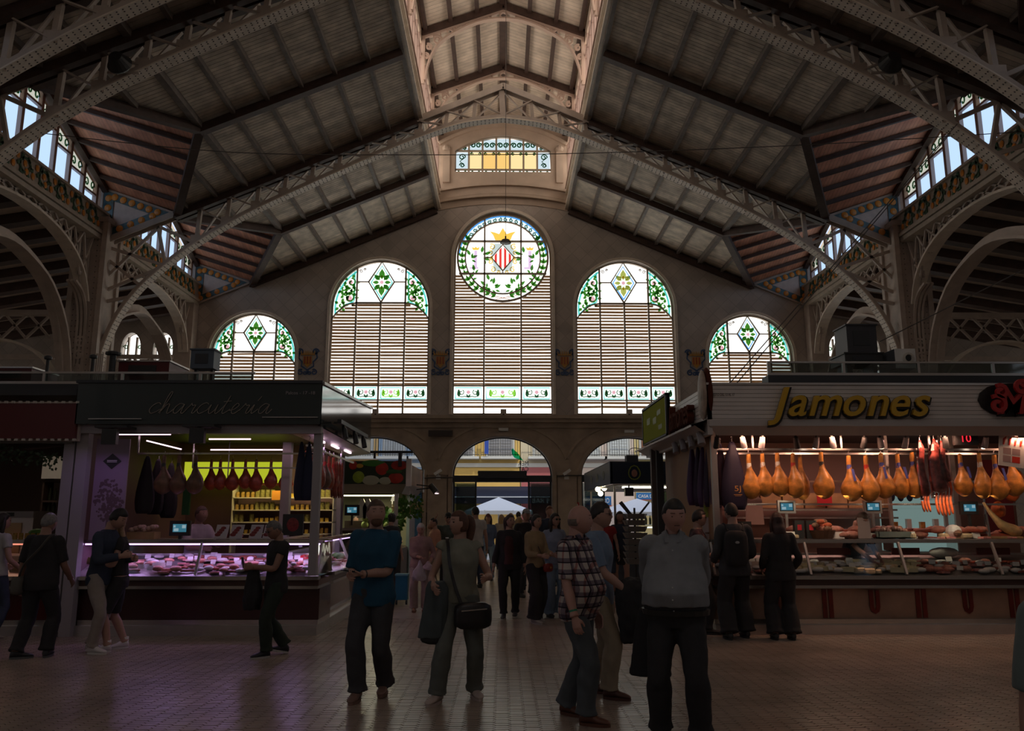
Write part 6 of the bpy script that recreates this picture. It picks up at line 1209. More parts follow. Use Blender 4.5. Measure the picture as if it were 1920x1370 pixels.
for i, px in enumerate((1498, 1520)): t_ = thing('boxed_bottles', 'black gift box with red print on the ham counter, %s of two' % ('left', 'right')[i], 'box', (P(px, 1000, 11.9).x, 11.9, 1.285)); MB().box(-.07, .07, -.04, .04, 0, .26).build('box', m_blk, t_); MB().box(-.03, .03, -.043, -.04, .12, .2).build('red_print', M('red paper', (.5, .02, .03), .5), t_)
for i, (px, h, c) in enumerate(((1622, .3, (.42, .32, .3)), (1706, .1, m_paper), (1480, .1, m_paper))):
    prop('info_card', MB().add([(-.09, 0, 0), (.09, 0, 0), (.09, .03, h), (-.09, .03, h)], [(0, 1, 2, 3)]).box(-.09, .09, .03, .035, 0, h*.5), M('pinkish card', (.42, .32, .3), .6) if i == 0 else m_paper, 'upright information card on the ham counter top, %s' % ('tall pinkish one', 'right small one', 'left small one')[i], 'card', (P(px, 1000, 11.82).x, 11.82, 1.285))
for i, (px, col, w, z) in enumerate(((1700, (.25, .02, .015), .42, .98), (1560, (.22, .025, .02), .5, .98), (1860, (.2, .015, .02), .5, .98))): prop('red_tray_back', MB().box(0, w, 0, .02, 0, .1), M('red board', col, .4), 'dark red board at the back of the ham counter display, %s' % ('middle', 'left', 'right')[i], 'board', (P(px, 1030, 12.1).x-.2, 12.15, 1.04))
prop('white_cloth', bumpy((.22, .08, .08), 31, 16, 8), m_white, 'crumpled white paper behind the ham counter glass', 'paper', (P(1770, 1040, 12.1).x, 12.1, 1.07), smooth=True)
a = P(1413, 990, 13.0); nb = thing('black_price_box', 'black box with a pale oval mark behind the customers at the ham stall', 'box', (P(1392, 990, 12.3).x, 12.3, 1.285)); MB().box(-.14, .14, 0, .1, 0, .24).build('box', m_blk, nb); MB().sph((0, -.002, .13), (.06, .004, .03), 12, 6).build('oval_mark', m_paper, nb)
prop('hanging_apron', MB().poly([(-.14, 0, -.5), (.16, 0, -.5), (.14, 0, -.1), (.04, 0, 0), (-.04, 0, 0), (-.12, 0, -.1)], .03, (0, 1, 0)), M('rose white cloth', (.55, .42, .4), .7), 'pale apron with a pink stripe hanging at the back of the ham stall', 'apron', P(1412, 925, 13.2))
for i, (px, py, col, lab) in enumerate(((1331, 958, (.35, .38, .08), 'lime green notice on the end panel of the ham stall'), (1329, 985, (.6, .5, .5), 'white house shaped notice on the end panel of the ham stall'), (1328, 1012, (.5, .42, .42), 'lower white notice on the end panel of the ham stall'))):
    p = P(px, py, 12.0); prop('notice', MB().box(-.09, .09, 0, .01, -.09, .09) if i != 1 else MB().poly([(-.09, 0, -.1), (.09, 0, -.1), (.09, 0, .06), (0, 0, .13), (-.09, 0, .06)], .01, (0, 1, 0)), M('notice'+str(i), col, .6), lab, 'notice', (p.x, 12.0, p.z))
MB().box(P(1318, 950, 12.1).x-RX0, P(1352, 950, 12.1).x-RX0, .6, .63, 1.2, 2.0).build('end_panel', M('pinkish end panel', (.4, .25, .24), .5), rs)
# ================ vegetable stall beyond the charcuterie
vs = thing('market_stall', 'vegetable stall with a printed vegetable sign, beyond the charcuterie', 'stall', (-6, 19, 0)); vo = V((-6, 19, 0))
def vb(name, x0, x1, y0, y1, z0, z1, m): return MB().box(x0-vo.x, x1-vo.x, y0-vo.y, y1-vo.y, z0, z1).build(name, m, vs)
a, b_ = P(648, 907, 18.9), P(762, 864, 18.9); vb('sign_board', -5.9, b_.x, 18.9, 18.96, a.z, b_.z, M('dark green print', (.02, .035, .015), .5)); zs0, zs1 = a.z, b_.z
vb('sign_post', b_.x, b_.x+.12, 18.88, 19.0, zs0-.05, zs1+.05, m_alu)
def vg(px, py, rx, rz, m, nm):
    p = P(px, py, 18.88); k = 18.88/1493; MB().sph((p.x+6, -.10, p.z), (rx*k, .012, rz*k), 16, 8).build(nm, m, vs)
vr = M('tomato red print', (.45, .03, .015), .5, var=.3); vgn = M('apple green print', (.28, .38, .03), .5, var=.3)
vg(716, 878, 12, 12, vr, 'tomato_print'); vg(748, 872, 15, 9, vr, 'tomato_print'); vg(742, 896, 14, 10, vr, 'tomato_print'); vg(662, 872, 8, 8, vr, 'tomato_print'); vg(672, 894, 11, 11, vgn, 'apple_print'); vg(695, 900, 16, 9, M('onion print', (.45, .45, .33), .5), 'onion_print'); vg(722, 901, 12, 7, M('onion print', (.45, .45, .33), .5), 'onion_print'); vg(700, 868, 22, 6, M('courgette print', (.06, .22, .03), .5), 'courgette_print'); vg(674, 873, 7, 4, M('yellow print', (.65, .35, .03), .5), 'pepper_print'); vg(738, 884, 16, 4, M('leaf print', (.03, .1, .02), .5), 'leaf_print')
vb('side_sign', -2.3, -2.22, 19.0, 22.6, zs0, zs1-.05, M('orange brown print', (.30, .14, .05), .5, var=.5, scale=2)); vb('side_sign_end', -2.32, -2.2, 22.4, 22.7, zs0-.1, zs1, M('speckled end', (.4, .42, .42), .5, var=.5, scale=12))
MB().add([(0, -.1, zs0), (3.75, -.1, zs0), (3.62, .1, zs0-.22), (0, .1, zs0-.22)], [(0, 3, 2, 1)]).build('canopy_underside', M('grey canopy', (.28, .24, .22), .5), vs); MB().add([(3.75, -.1, zs0), (3.8, 3.6, zs0), (3.6, 3.6, zs0-.22), (3.6, .1, zs0-.22)], [(0, 1, 2, 3)]).build('canopy_side', M('grey canopy', (.28, .24, .22), .5), vs)
vb('roof', -6, -2.3, 19, 22.6, zs0-.03, zs0, m_dk); vb('back_wall', -6, -2.45, 22, 22.1, 0, 2.3, M('greenish back wall', (.25, .25, .16), .7)); vb('corner_post', -3.95, -3.85, 19.1, 19.2, 0, 2.2, m_alu); vb('corner_post', -2.55, -2.46, 19.1, 19.2, 0, 2.2, m_alu); vb('rear_panel', -2.5, -2.42, 21.2, 22.5, 0, 2.2, M('bluish pane', (.12, .16, .17), .3))
vb('front_shelf', -6, -2.5, 19.05, 19.9, 0, .95, M('dark crate base', (.06, .04, .03), .6)); vb('side_shelf', -3.2, -2.46, 19.9, 22.4, 0, .8, M('dark crate base', (.06, .04, .03), .6))
MB().bar((.05, .25, 2.06), (3.45, .25, 2.06), .04, .03).build('tube_light', M_emit('greenish warm tube', (1, .95, .62), 3), vs)
lamp('veg_light', (-3.6, 19.3, 2.12), 26, (1, .93, .6), 2, .2); lamp('veg_light', (-2.9, 20.4, 2.1), 14, (1, .85, .55), .2, 2)
m_leaf = M('leafy green', (.06, .16, .015), .6, var=.5, scale=20, bump=.6)
random.seed(21)
def greens(px, py, Y, sz, m, label, n=50):
    p = P(px, py, Y); t_ = thing('hanging_greens', label, 'vegetable', p); mb = MB()
    for i in range(n):
        a = random.uniform(0, 6.28); r_ = sz*random.random()**.5; q = V((r_*math.cos(a), r_*.5*math.sin(a), random.uniform(-sz, sz*.6))); d = V((math.cos(a)*.6, math.sin(a)*.3, random.uniform(-1, .5))).normalized()*sz*.55; w = d.cross(V((0, 1, .2))).normalized()*sz*.16
        mb.add([q, q+d*.5+w, q+d, q+d*.5-w], [(0, 1, 2, 3)])
    mb.build('leaves', m, t_, kind='stuff'); MB().tube([(0, 0, sz*.2), (0, 0, sz*1.2)], .01, 5).build('tie', m_paper, t_)
greens(768, 945, 19.1, .26, m_leaf, 'tall bunch of green leaves hanging at the corner of the vegetable stall', 90); greens(735, 965, 19.4, .3, m_leaf, 'wide bunch of dark greens hanging inside the vegetable stall', 90)
greens(746, 948, 19.2, .12, M('tan garlic string', (.5, .4, .2), .6), 'left tan garlic string at the vegetable stall'); greens(782, 950, 19.1, .14, M('tan garlic string', (.5, .4, .2), .6), 'right tan garlic string at the corner of the vegetable stall')
for i, (px, py, s) in enumerate(((684, 984, .09), (686, 972, .09), (738, 978, .11), (742, 995, .1), (726, 985, .09))): p = P(px, py, 19.3); rep(bumpy((s, s*.9, s*.95), 40+i).mesh('cabbage_%d' % i, M('pale cabbage', (.30, .38, .10), .5, var=.3), True), 'cabbage', 'round pale green cabbage on the vegetable stall, %s' % ('lower left', 'upper left', 'large right', 'lower right', 'middle')[i], 'vegetable', 'cabbages', p)
t_ = thing('cabbage_stand', 'stepped stand carrying cabbages in the vegetable stall', 'stand', (-3.75, 19.1, .95)); MB().box(0, 1.2, 0, .5, 0, .35).box(0, 1.2, .25, .6, .35, .52).build('steps', M('dark crate base', (.06, .04, .03), .6), t_); MB().box(0, 1.2, -.02, 0, .3, .36).build('edge_rail', m_alu, t_)
for i, px in enumerate((679, 690)): p = P(px, 935, 19.2); prop('hanging_bag', MB().poly([(-.1, 0, -.45), (.1, 0, -.45), (.12, 0, -.2), (.03, 0, 0), (-.03, 0, 0), (-.12, 0, -.2)], .06, (0, 1, 0)), M('white plastic bag', (.6, .58, .5), .5), 'white carrier bag hanging in the vegetable stall, %s' % ('left', 'right')[i], 'bag', p)
prop('lamp_shade', MB().lathe([(.06, .16), (.11, 0), (.105, 0), (.055, .16)], 14), M_emit('lit cream shade', (1, .9, .6), .5), 'small cream lamp shade in the vegetable stall', 'lamp', P(741, 939, 19.3))
orange_me = MB().sph((0, 0, 0), .045, 10, 7).mesh('orange', M('orange peel', (.75, .2, .02), .5), True); tom_me = MB().sph((0, 0, 0), .04, 10, 7).mesh('tomato', M('tomato skin', (.5, .03, .02), .3), True)
cnt = 0
for i in range(9):
    for j in range(5): rep(orange_me if (i < 6) else tom_me, 'orange' if i < 6 else 'tomato', ('orange in the sloping heap beside the old lady' if i < 6 else 'red tomato in the sloping heap beside the old lady'), 'fruit', 'oranges on the vegetable stall' if i < 6 else 'tomatoes on the vegetable stall', (-2.5-.09*j-.02*random.random(), 19.15+.1*i, 1.0+.03*j+.0), 0, 1)
prop('fruit_crate', MB().box(-.5, 0, 0, 1.0, 0, .0301).add([(0, 0, 0), (0, 1, 0), (-.5, 1, .15), (-.5, 0, .15)], [(0, 1, 2, 3)]), m_wood, 'sloping crate holding the oranges and tomatoes', 'crate', (-2.44, 19.1, .945))
tk = thing('spot_track', 'black spotlight track above the vegetable stall sign', 'light', (P(735, 854, 18.9).x, 18.85, P(735, 850, 18.9).z)); MB().box(-.75, .5, -.03, .03, 0, .06).build('track', m_blk, tk); MB().bar((.2, 0, 0), (.2, .0, -.3), .08, .08).build('spot_head', m_blk, tk); MB().bar((-.4, 0, 0), (-.4, .0, -.12), .05, .05).build('bracket', m_blk, tk)
ar = thing('aisle_spotlight', 'black spotlight on an arm reaching from the vegetable stall over the aisle', 'light', P(792, 916, 20.5)); MB().bar((-.15, 0, .1), (.25, 0, .06), .03, .03).bar((-.15, 0, -.02), (.25, 0, .02), .03, .03).build('arm', m_blk, ar); MB().tube([(.2, 0, .1), (.36, -.05, -.1)], [.07, .08], 10).build('spot_head', m_blk, ar); MB().sph((.37, -.06, -.12), (.06, .06, .015), 10, 4).build('lens', M_emit('pink white lens', (1, .75, .8), 1.5), ar)
# ================ navy stall at the right of the aisle
ns = thing('market_stall', 'stall with a navy fascia and faint food pictures, right of the aisle', 'stall', (2.58, 19, 0)); no_ = V((2.58, 19, 0))
a, b_ = P(1145, 907, 19), P(1275, 867, 19); m_nf = M('navy fascia', (.012, .022, .045), .35)
MB().box(0, 3.6, 0, .06, a.z, b_.z).build('front_fascia', m_nf, ns); MB().box(-.03, .03, 0, 6.0, a.z, b_.z).build('side_fascia', m_nf, ns); MB().box(.05, 3.6, .1, 6, a.z-.03, a.z).build('ceiling_panel', M('pale ceiling panel', (.6, .58, .52), .5), ns); MB().box(-.03, 3.6, 0, 6, b_.z, b_.z+.03).build('roof', m_dk, ns)
for (x, w) in ((.55, .14), (1.5, .14)): MB().ribbon([V((x+w*math.cos(t_*.5236), -.01, (a.z+b_.z)/2+.15*math.sin(t_*.5236)*(1.2 if 1 < t_ < 5 else 1))) for t_ in range(13)], .01, .025, (0, 1, 0)).build('round_picture', M('olive print', (.2, .24, .03), .5), ns); MB().sph((x, -.012, (a.z+b_.z)/2), (.07, .01, .09), 10, 6).build('food_picture', M('pink brown print', (.3, .14, .1), .5), ns)
for yy in (1.2, 2.6, 4.0): MB().sph((-.035, yy, (a.z+b_.z)/2), (.01, .25, .12), 10, 6).build('food_picture', M('olive brown print', (.10, .09, .04), .5), ns)
MB().box(.3, 3.4, .3, .34, a.z-.09, a.z-.05).build('tube_light', M_emit('warm white tube', (1, .95, .8), 4), ns); MB().box(.1, 3.5, .45, 1.0, 0, 1.0).build('counter_base', M('dark navy counter', (.03, .04, .06), .4), ns); MB().box(.1, .6, 1.0, 5.8, 0, 1.0).build('side_counter_base', M('dark navy counter', (.03, .04, .06), .4), ns)
for (x, y) in ((.12, .5), (3.4, .5), (.12, 5.7)): MB().box(x, x+.05, y, y+.05, 1, a.z).build('post', m_alu, ns)
MB().box(.15, 1.3, .5, .9, 1.36, 1.38).box(.15, 1.3, .5, .9, 1.0, 1.03).build('glass_shelf', m_white, ns); MB().box(.15, 1.3, .48, .5, 1.3, 1.33).build('shelf_light', M_emit('cool shelf light', (.8, 1, .95), 2), ns)
for i in range(11): rep(bottle_me, 'bottle', 'pale bottle on the lit shelf of the navy stall', 'bottle', 'bottles on the navy stall', (2.58+.2+.1*i, 19.6, 1.38), 0, .75)
for i, (px, py) in enumerate(((1121, 917), (1133, 915), (1126, 925))): rep(MB().sph((0, 0, 0), .07, 12, 8).mesh('globe_bulb_%d' % i, M_emit('globe bulb', (1, .86, .55), 7)), 'globe_bulb', 'glowing globe bulb under the navy stall corner, %s' % ('left', 'right', 'lower')[i], 'lamp', 'globe bulbs', P(px, py, 21.5))
lamp('navy_stall_light', (4.2, 19.6, 2.25), 12, (1, .93, .8), 2, .3)
t_ = thing('air_box', 'black box with a bent cable on top of the navy stall', 'box', (P(1186, 864, 19.2).x, 19.2, b_.z+.03)); MB().box(-.14, .14, 0, .3, 0, .16).build('case', m_dk, t_); MB().tube(catmull([(-.05, .1, .16), (-.05, .1, .3), (.1, .1, .34), (.4, .1, .28)], 4), .01, 5).build('pipe', m_alu, t_)
t_ = thing('speaker_box', 'small black loudspeaker hanging under the navy fascia', 'loudspeaker', (P(1180, 915, 19.05).x, 19.05, a.z-.28)); MB().box(-.1, .1, 0, .15, 0, .2).build('case', m_blk, t_); MB().bar((0, .07, .2), (0, .07, .28), .03, .03).build('bracket', m_blk, t_)
# postcard rack
pr = thing('postcard_rack', 'tall dark postcard rack standing before the navy stall', 'rack', (P(1192, 1050, 15.6).x, 15.6, 0)); MB().cyl((0, 0, 0), .22, .03).build('base', m_blk, pr); MB().cyl((0, 0, 0), .02, 1.75).build('pole', m_blk, pr)
for k in range(8):
    z = .7+.12*k
    for j, ang in enumerate((0, 1.57, 3.14, 4.71)):
        c, s = math.cos(ang), math.sin(ang); q = lambda x, y: (x*c-y*s, x*s+y*c)
        vs_ = [(*q(-.16, -.17), z), (*q(.16, -.17), z), (*q(.16, -.22), z+.1), (*q(-.16, -.22), z+.1), (*q(-.16, -.16), z), (*q(.16, -.16), z), (*q(.16, -.21), z+.1), (*q(-.16, -.21), z+.1)]
        MB().add(vs_, [(0, 1, 2, 3), (7, 6, 5, 4), (3, 2, 6, 7), (0, 4, 5, 1)]).build('card_pocket', M('card pocket %d' % ((k*3+j) % 3), ((.25, .22, .2), (.14, .1, .08), (.32, .3, .28))[(k*3+j) % 3], .5), pr)
for s in (-1, 1): MB().add([(s*.05, -.1, 1.62), (s*.26, -.16, 1.88), (s*.3, -.0, 1.84), (s*.12, 0, 1.62)], [(0, 1, 2, 3)]).build('top_flap', m_dk, pr)
# blue trolley and stall side things
tr_ = thing('shopping_trolley', 'bright blue wheeled trolley case beside the vegetable crates', 'trolley', (P(752, 1128, 15.2).x, 15.2, 0)); MB().box(-.1, .12, -.1, .12, .09, .52).build('body', M('blue shell', (.01, .12, .22), .4), tr_); MB().box(-.11, .13, -.11, .13, .52, .55).build('lid', M('pale blue lid', (.12, .28, .36), .4), tr_)
for x in (-.08, .1):
    w = MB().cyl((0, 0, -.01), .04, .03, 12).build('wheel', m_blk, tr_); w.rotation_euler = (0, R(90), 0); w.location = (x, -.06, .045)
# ================================================================ PEOPLE
def remesh(mb, vox, smooth=4, fac=.5):
    me = mb.mesh('tmp', [], True); ob = bpy.data.objects.new('tmp', me); m = ob.modifiers.new('r', 'REMESH'); m.mode = 'VOXEL'; m.voxel_size = vox; m.use_smooth_shade = True
    s = ob.modifiers.new('s', 'SMOOTH'); s.iterations = smooth; s.factor = fac; out = evald(ob); bpy.data.meshes.remove(me); return out
def folds(me, amp, sc, seed, zk=.5):
    me.update(); n = [v.normal.copy() for v in me.vertices]
    for v, q in zip(me.vertices, n):
        p = V((v.co.x*sc, v.co.y*sc, v.co.z*sc*zk))+V((seed, seed*3, 0)); v.co += q*(noise.noise(p)*amp+noise.noise(p*2.3)*amp*.4)
def ik(a, b, l1, l2, hint):
    a, b = V(a), V(b); d = b-a; L = min(d.length, (l1+l2)*.995); u = d.normalized() if d.length > 1e-5 else V((0, 0, -1)); b = a+u*L
    x = (l1*l1-l2*l2+L*L)/(2*L); h = math.sqrt(max(0, l1*l1-x*x)); hv = V(hint)-u*V(hint).dot(u); hv = hv.normalized() if hv.length > 1e-4 else V((0, 1, 0))
    return a+u*x+hv*h, b
def head_fn(d):
    g = lambda c, s, a: a*math.exp(-((d-V(c).normalized()).length/s)**2)
    k = 1+g((0, -1, -.12), .13, .2)+g((0, -1, -.02), .09, .08)+g((0, -1, .28), .35, .03)-g((.36, -.9, .1), .16, .06)-g((-.36, -.9, .1), .16, .06)+g((0, -1, -.5), .12, .05)+g((0, -.85, -.85), .3, .10)+g((.55, -.75, -.15), .25, .02)+g((-.55, -.75, -.15), .25, .02)
    if d.z < 0: k *= 1-.10*abs(d.x)*(-d.z)
    return k
HEADR = (.084, .103, .122)
def hand_mb(curl=.5, s=1):
    """hand along -z from the wrist, palm facing +x (body side for left), thumb towards -y"""
    mb = MB(); mb.tube([(0, 0, .02), (0, 0, -.03), (0, 0, -.075), (0, 0, -.09)], [(.018, .026), (.016, .036), (.015, .042), (.012, .038)], 10)
    for i, (y, L) in enumerate(((-.031, .07), (-.010, .08), (.011, .074), (.031, .058))):
        p = V((0, y, -.082)); pts = [p]; a = 0
        for k in range(3): a += curl*(.5+.25*k); p = p+V((math.sin(a), 0, -math.cos(a)))*L*(.45, .32, .25)[k]; pts.append(p)
        mb.tube(pts, [.0095, .009, .008, .0062], 7)
    mb.tube([(0, -.02, -.02), (.012, -.045, -.045), (.026, -.052, -.072), (.036, -.048, -.09)], [.013, .012, .010, .008], 7)
    return remesh(mb, .0055, 2, .4)
HANDS = {}
def hand(curl, side):
    k = (round(curl, 1), side)
    if k not in HANDS:
        me = hand_mb(curl); vs = [v.co.copy() for v in me.vertices]; fs = [tuple(p.vertices) for p in me.polygons]; bpy.data.meshes.remove(me)
        if side > 0: vs = [V((-v.x, v.y, v.z)) for v in vs]; fs = [tuple(reversed(f)) for f in fs]
        HANDS[k] = (vs, fs)
    return HANDS[k]
skin_c = {'fair': (.42, .24, .18), 'tan': (.30, .16, .11), 'pink': (.46, .25, .20)}
m_skin = {k: M('skin '+k, c, .5, var=.06, scale=12) for k, c in skin_c.items()}
def cloth(name, c, rough=.85, var=.1): return M('cloth '+name, c, rough, var=var, scale=10, bump=.15)
def person(label, x, y, h, yaw, shirt, pants, skin='fair', near=1, build=1.0, belly=0, female=False, lean=0, hands=None, feet=None, elbows=None, sleeve=.45, hem=.86, style='slim', shoes=(.03, .03, .03), sole=None, hair='short', hairc=(.03, .02, .015), hyaw=0, hpitch=0, curl=(.5, .5), neck='crew', collar=False, shorts=False, skirt=False, watch=None, glasses=False, cap=None, undershirt=None, cardigan=False, belt=False, group=None, legs_visible=True):
    """yaw 0 faces the photographer; hands/feet in the person's own frame (x to the picture's right, -y forward)"""
    s = h/1.75; T = thing('person', label, 'person', (x, y, 0), R(yaw), group); T.scale = (s, s, s)
    vox = {2: .011, 1: .014, 0: .02}[near]; ms = m_skin[skin]; sh = .170*(.55+.45*build)*(.9 if female else 1); hipw = .09
    feet = feet or [(-.11, 0, 0, 8), (.11, 0, 0, -8)]; hands = hands or [(-.26*build-.02, -.03, .80), (.26*build+.02, -.03, .80)]
    elbows = elbows or [(-.3, 1, 0), (.3, 1, 0)]; elbows = [(a*.6, max(b_, .4), min(c, -.8)) if abs(a) >= .5 else (a, b_, c) for a, b_, c in elbows]
    px = (feet[0][0]+feet[1][0])/2*.6; py = (feet[0][1]+feet[1][1])/2*.6; L_ = lambda z: V((px+0, py-lean*(max(z, .9)-.9), 0))
    P0 = lambda a, b_, c: V((a, b_, c))+L_(c)
    hip = [P0(-hipw, 0, .90), P0(hipw, 0, .90)]; ank = [V((f[0], f[1]+.02, .085+(f[4] if len(f) > 4 else 0))) for f in feet]
    knee = []
    for i in (0, 1): k, a = ik(hip[i], ank[i], .43, .42, (0.15*(-1 if i == 0 else 1), -1, 0)); knee.append(k); ank[i] = a
    sho = [P0(-sh, .01, 1.395), P0(sh, .01, 1.395)]; wr = []; elb = []
    for i in (0, 1): e_, w_ = ik(sho[i], hands[i], .30, .265, elbows[i]); elb.append(e_); wr.append(w_)
    chin = P0(0, -.02-lean*.05, 1.53); hc = P0(0, -.035-lean*.1, 1.622)
    def torso(mb, m=0, z0=.84, z1=1.47, flare=0, zs_=None):
        B = build; prof = [(.80, .165, .115, 0), (.88, .170+flare, .12, 0), (.96, .165, .118, 0), (1.06, (.135 if female else .152), .10, 0), (1.16, (.14 if female else .158), .105, 0), (1.26, .160, .12 if female else .115, -.01), (1.34, .168, .116, 0), (1.40, .155, .098, 0.005), (1.44, .115, .082, .01), (1.475, .072, .066, .01)]
        rings = []
        if zs_: 
            q_ = []
            for z in zs_:
                for a, b_ in zip(prof, prof[1:]):
                    if a[0] <= z <= b_[0]: t_ = (z-a[0])/(b_[0]-a[0]); q_.append(tuple(a[j]+(b_[j]-a[j])*t_ for j in range(4))); break
            prof = q_
        for z, rx, ry, oy in prof:
            if not zs_ and (z < z0-.05 or z > z1+.03): continue
            Bz = 1+(B-1)*(1 if z < 1.15 else max(.35, 1-(z-1.15)*2.6))
            bl = belly*math.exp(-((z-1.06)/.14)**2); c = P0(0, oy-bl*.55, z); rx_, ry_ = (rx*Bz+m+bl*.3), (ry*(.5+.5*Bz)+m+bl*.5)
            rings.append([c+V((rx_*math.cos(t_), ry_*math.sin(t_), 0)) for t_ in [2*math.pi*k/20 for k in range(20)]])
        mb.loft(rings)
    def arm(mb, i, m, t0=0, t1=1.0, wide=0):
        pts = [sho[i]+V((.03*(1 if i == 0 else -1), 0, .0)), sho[i], sho[i].lerp(elb[i], .5), elb[i], elb[i].lerp(wr[i], .45), wr[i]]; rr = [.055, .056, .047, .040, .041, .026]; rr = [a*(.55+.45*build)*(.88 if female else 1)+m for a in rr]
        if t1 < .99:
            n = 2+t1*3; q = catmull(pts, 4); rq = [rr[min(int(j/4), 4)]+(rr[min(int(j/4), 4)+1]-rr[min(int(j/4), 4)])*((j % 4)/4) for j in range(len(q))]; k = int(4*(1+t1*4)); q = q[:k+1]; rq = [a+wide*j/len(q) for j, a in enumerate(rq[:k+1])]; mb.tube(q, rq, 12); return q[-1]
        q = catmull(pts, 3); rq = [rr[min(int(j/3), 4)]+(rr[min(int(j/3), 4)+1]-rr[min(int(j/3), 4)])*((j % 3)/3) for j in range(len(q))]; mb.tube(q, [a+wide*j/len(q) for j, a in enumerate(rq)], 12)
    def leg(mb, i, m, z_end=None, wide=0):
        pts = [hip[i]+V((0, 0, .03)), hip[i].lerp(knee[i], .35), knee[i], knee[i].lerp(ank[i], .35), ank[i]]; rr = [.09, .085, .058, .06, .04]; rr = [a*(.6+.4*build)+m for a in rr]; q = catmull(pts, 4); rq = [rr[min(int(j/4), 3)]+(rr[min(int(j/4), 3)+1]-rr[min(int(j/4), 3)])*((j % 4)/4) for j in range(len(q))]
        if z_end is not None: k = max(3, int(len(q)*z_end)); q, rq = q[:k], rq[:k]
        n = len(q); mb.tube(q, [a+wide*(j/n)**1.2 for j, a in enumerate(rq)], 14)
    # body: one continuous skin
    mb = MB(); torso(mb, -.008); 
    for i in (0, 1): arm(mb, i, 0); leg(mb, i, 0)
    mb.tube([P0(0, .015, 1.42), P0(0, 0, 1.5), chin+V((0, .02, .04))], [.068*(.6+.4*build), .060*(.6+.4*build), .056], 12)
    body = remesh(mb, vox, 3); bm_ = MB(); bm_.v = [tuple(v.co) for v in body.vertices]; bm_.f = [tuple(p.vertices) for p in body.polygons]; bm_.mi = [0]*len(bm_.f); bpy.data.meshes.remove(body)
    for i in (0, 1):
        hv, hf = hand(curl[i], 1 if i else -1); d = (wr[i]-elb[i]).normalized(); z_ = -d; fw = V((0, -1, 0)) if abs(d.y) < .8 else V((0, 0, 1)); y_ = -(fw-z_*fw.dot(z_)).normalized(); x_ = y_.cross(z_); Mx = Matrix((x_, y_, z_)).transposed(); hs = 1.0 if not female else .9
        bm_.add([wr[i]+Mx @ (v*hs) for v in hv], hf)
    HM = Matrix.Rotation(R(hyaw), 3, 'Z') @ Matrix.Rotation(R(hpitch), 3, 'X'); hn = {2: (30, 24), 1: (22, 16), 0: (14, 10)}[near]; fk = .94 if female else 1
    hd = MB().sph((0, 0, 0), tuple(a*fk for a in HEADR), hn[0], hn[1], head_fn)
    for sx_ in (-1, 1): hd.sph((sx_*.077*fk, .008, -.005), (.011, .02, .031), 8, 6)
    piv = V((0, .02, -.09)); HT = lambda v: hc+piv+HM @ (V(v)-piv); bm_.add([HT(v) for v in hd.v], hd.f)
    b = bm_.build('body', ms, T, True)
    if near:
        ey = MB()
        for sx_ in (-1, 1): ey.sph((sx_*.031*fk, -.083, .012), (.012, .009, .008), 8, 6)
        ey.v = [tuple(HT(v)) for v in ey.v]; ey.build('eyes', M('dark eyes', (.03, .02, .02), .2), T, True)
        eb_ = MB()
        for sx_ in (-1, 1): eb_.bar((sx_*.016, -.099, .040), (sx_*.048, -.086, .039), .006, .005)
        eb_.bar((-.02, -.098, -.052), (.02, -.098, -.052), .006, .005); eb_.v = [tuple(HT(v)) for v in eb_.v]; eb_.build('brows_and_mouth', M('brow', (.10, .045, .035), .7), T)
    # hair
    hm_ = M('hair %s' % (hairc,), hairc, .55, var=.3, scale=40)
    def hairshell(test, k=1.075, seedn=1):
        def fn(d):
            t_ = test(d); base = head_fn(d) if d.y < 0 else 1
            return (k+.02*noise.noise(d*9+V((seedn, 0, 0)))) * 1.0 if t_ > .5 else (.9 if t_ < 0 else .9+(k-.9)*t_*2)
        q = MB().sph((0, 0, 0), tuple(a*fk for a in HEADR), hn[0], hn[1], fn); q.v = [tuple(HT(v)) for v in q.v]; return q
    if hair == 'short': q = hairshell(lambda d: (d.z-(.45 if d.y < -.45 else (-.05-.5*max(0, d.y) if abs(d.x) < .9 or d.y > 0 else .1)))*5)
    elif hair == 'bald': q = hairshell(lambda d: min(.2-d.z, d.z+.5, (d.y-.05)*2)*4, 1.03)
    elif hair == 'curly': q = hairshell(lambda d: (d.z-(.4 if d.y < -.4 else -.35*max(0, .5+d.y)))*5, 1.16, 3)
    else:
        q = hairshell(lambda d: (d.z-(.5 if d.y < -.5 else (.1 if d.y < -.2 else -.75)))*5, 1.1)
        if hair == 'long' or hair == 'bob':
            zl_ = {'long': -.36, 'bob': -.17}[hair]
            a = [HT((0, .03, .05)), HT((0, .06, -.06)), HT((0, .075, -.06))+V((0, .02, zl_*.4)), HT((0, .07, -.06))+V((0, .03, zl_))]
            q.tube(catmull(a, 4), [(.07, .07)]*3+[(.088, .05)]*5+[(.09, .045)]*3+[(.085, .035), (.04, .02)], 12)
            for sx_ in (-1, 1): q.tube([HT((sx_*.068, -.01, .06)), HT((sx_*.084, 0, -.04)), HT((sx_*.08, .01, -.1))+V((0, 0, zl_*.45)), HT((sx_*.07, .02, -.1))+V((0, 0, zl_*.8))], [.02, .028, .026, .008], 8)
        if hair == 'ponytail': q.tube(catmull([HT((0, .085, .05)), HT((0, .135, .04)), HT((0, .15, -.05)), HT((0, .13, -.13))+V((0, 0, -.05)), HT((0, .12, -.16))+V((0, 0, -.09))], 3), [.025, .03, .036, .042, .046, .048, .046, .042, .036, .028, .02, .014, .006], 10)
        if hair == 'bun': q.sph(HT((0, .11, .05)), (.045, .04, .045), 12, 8)
    q.build('hair', hm_, T, True)
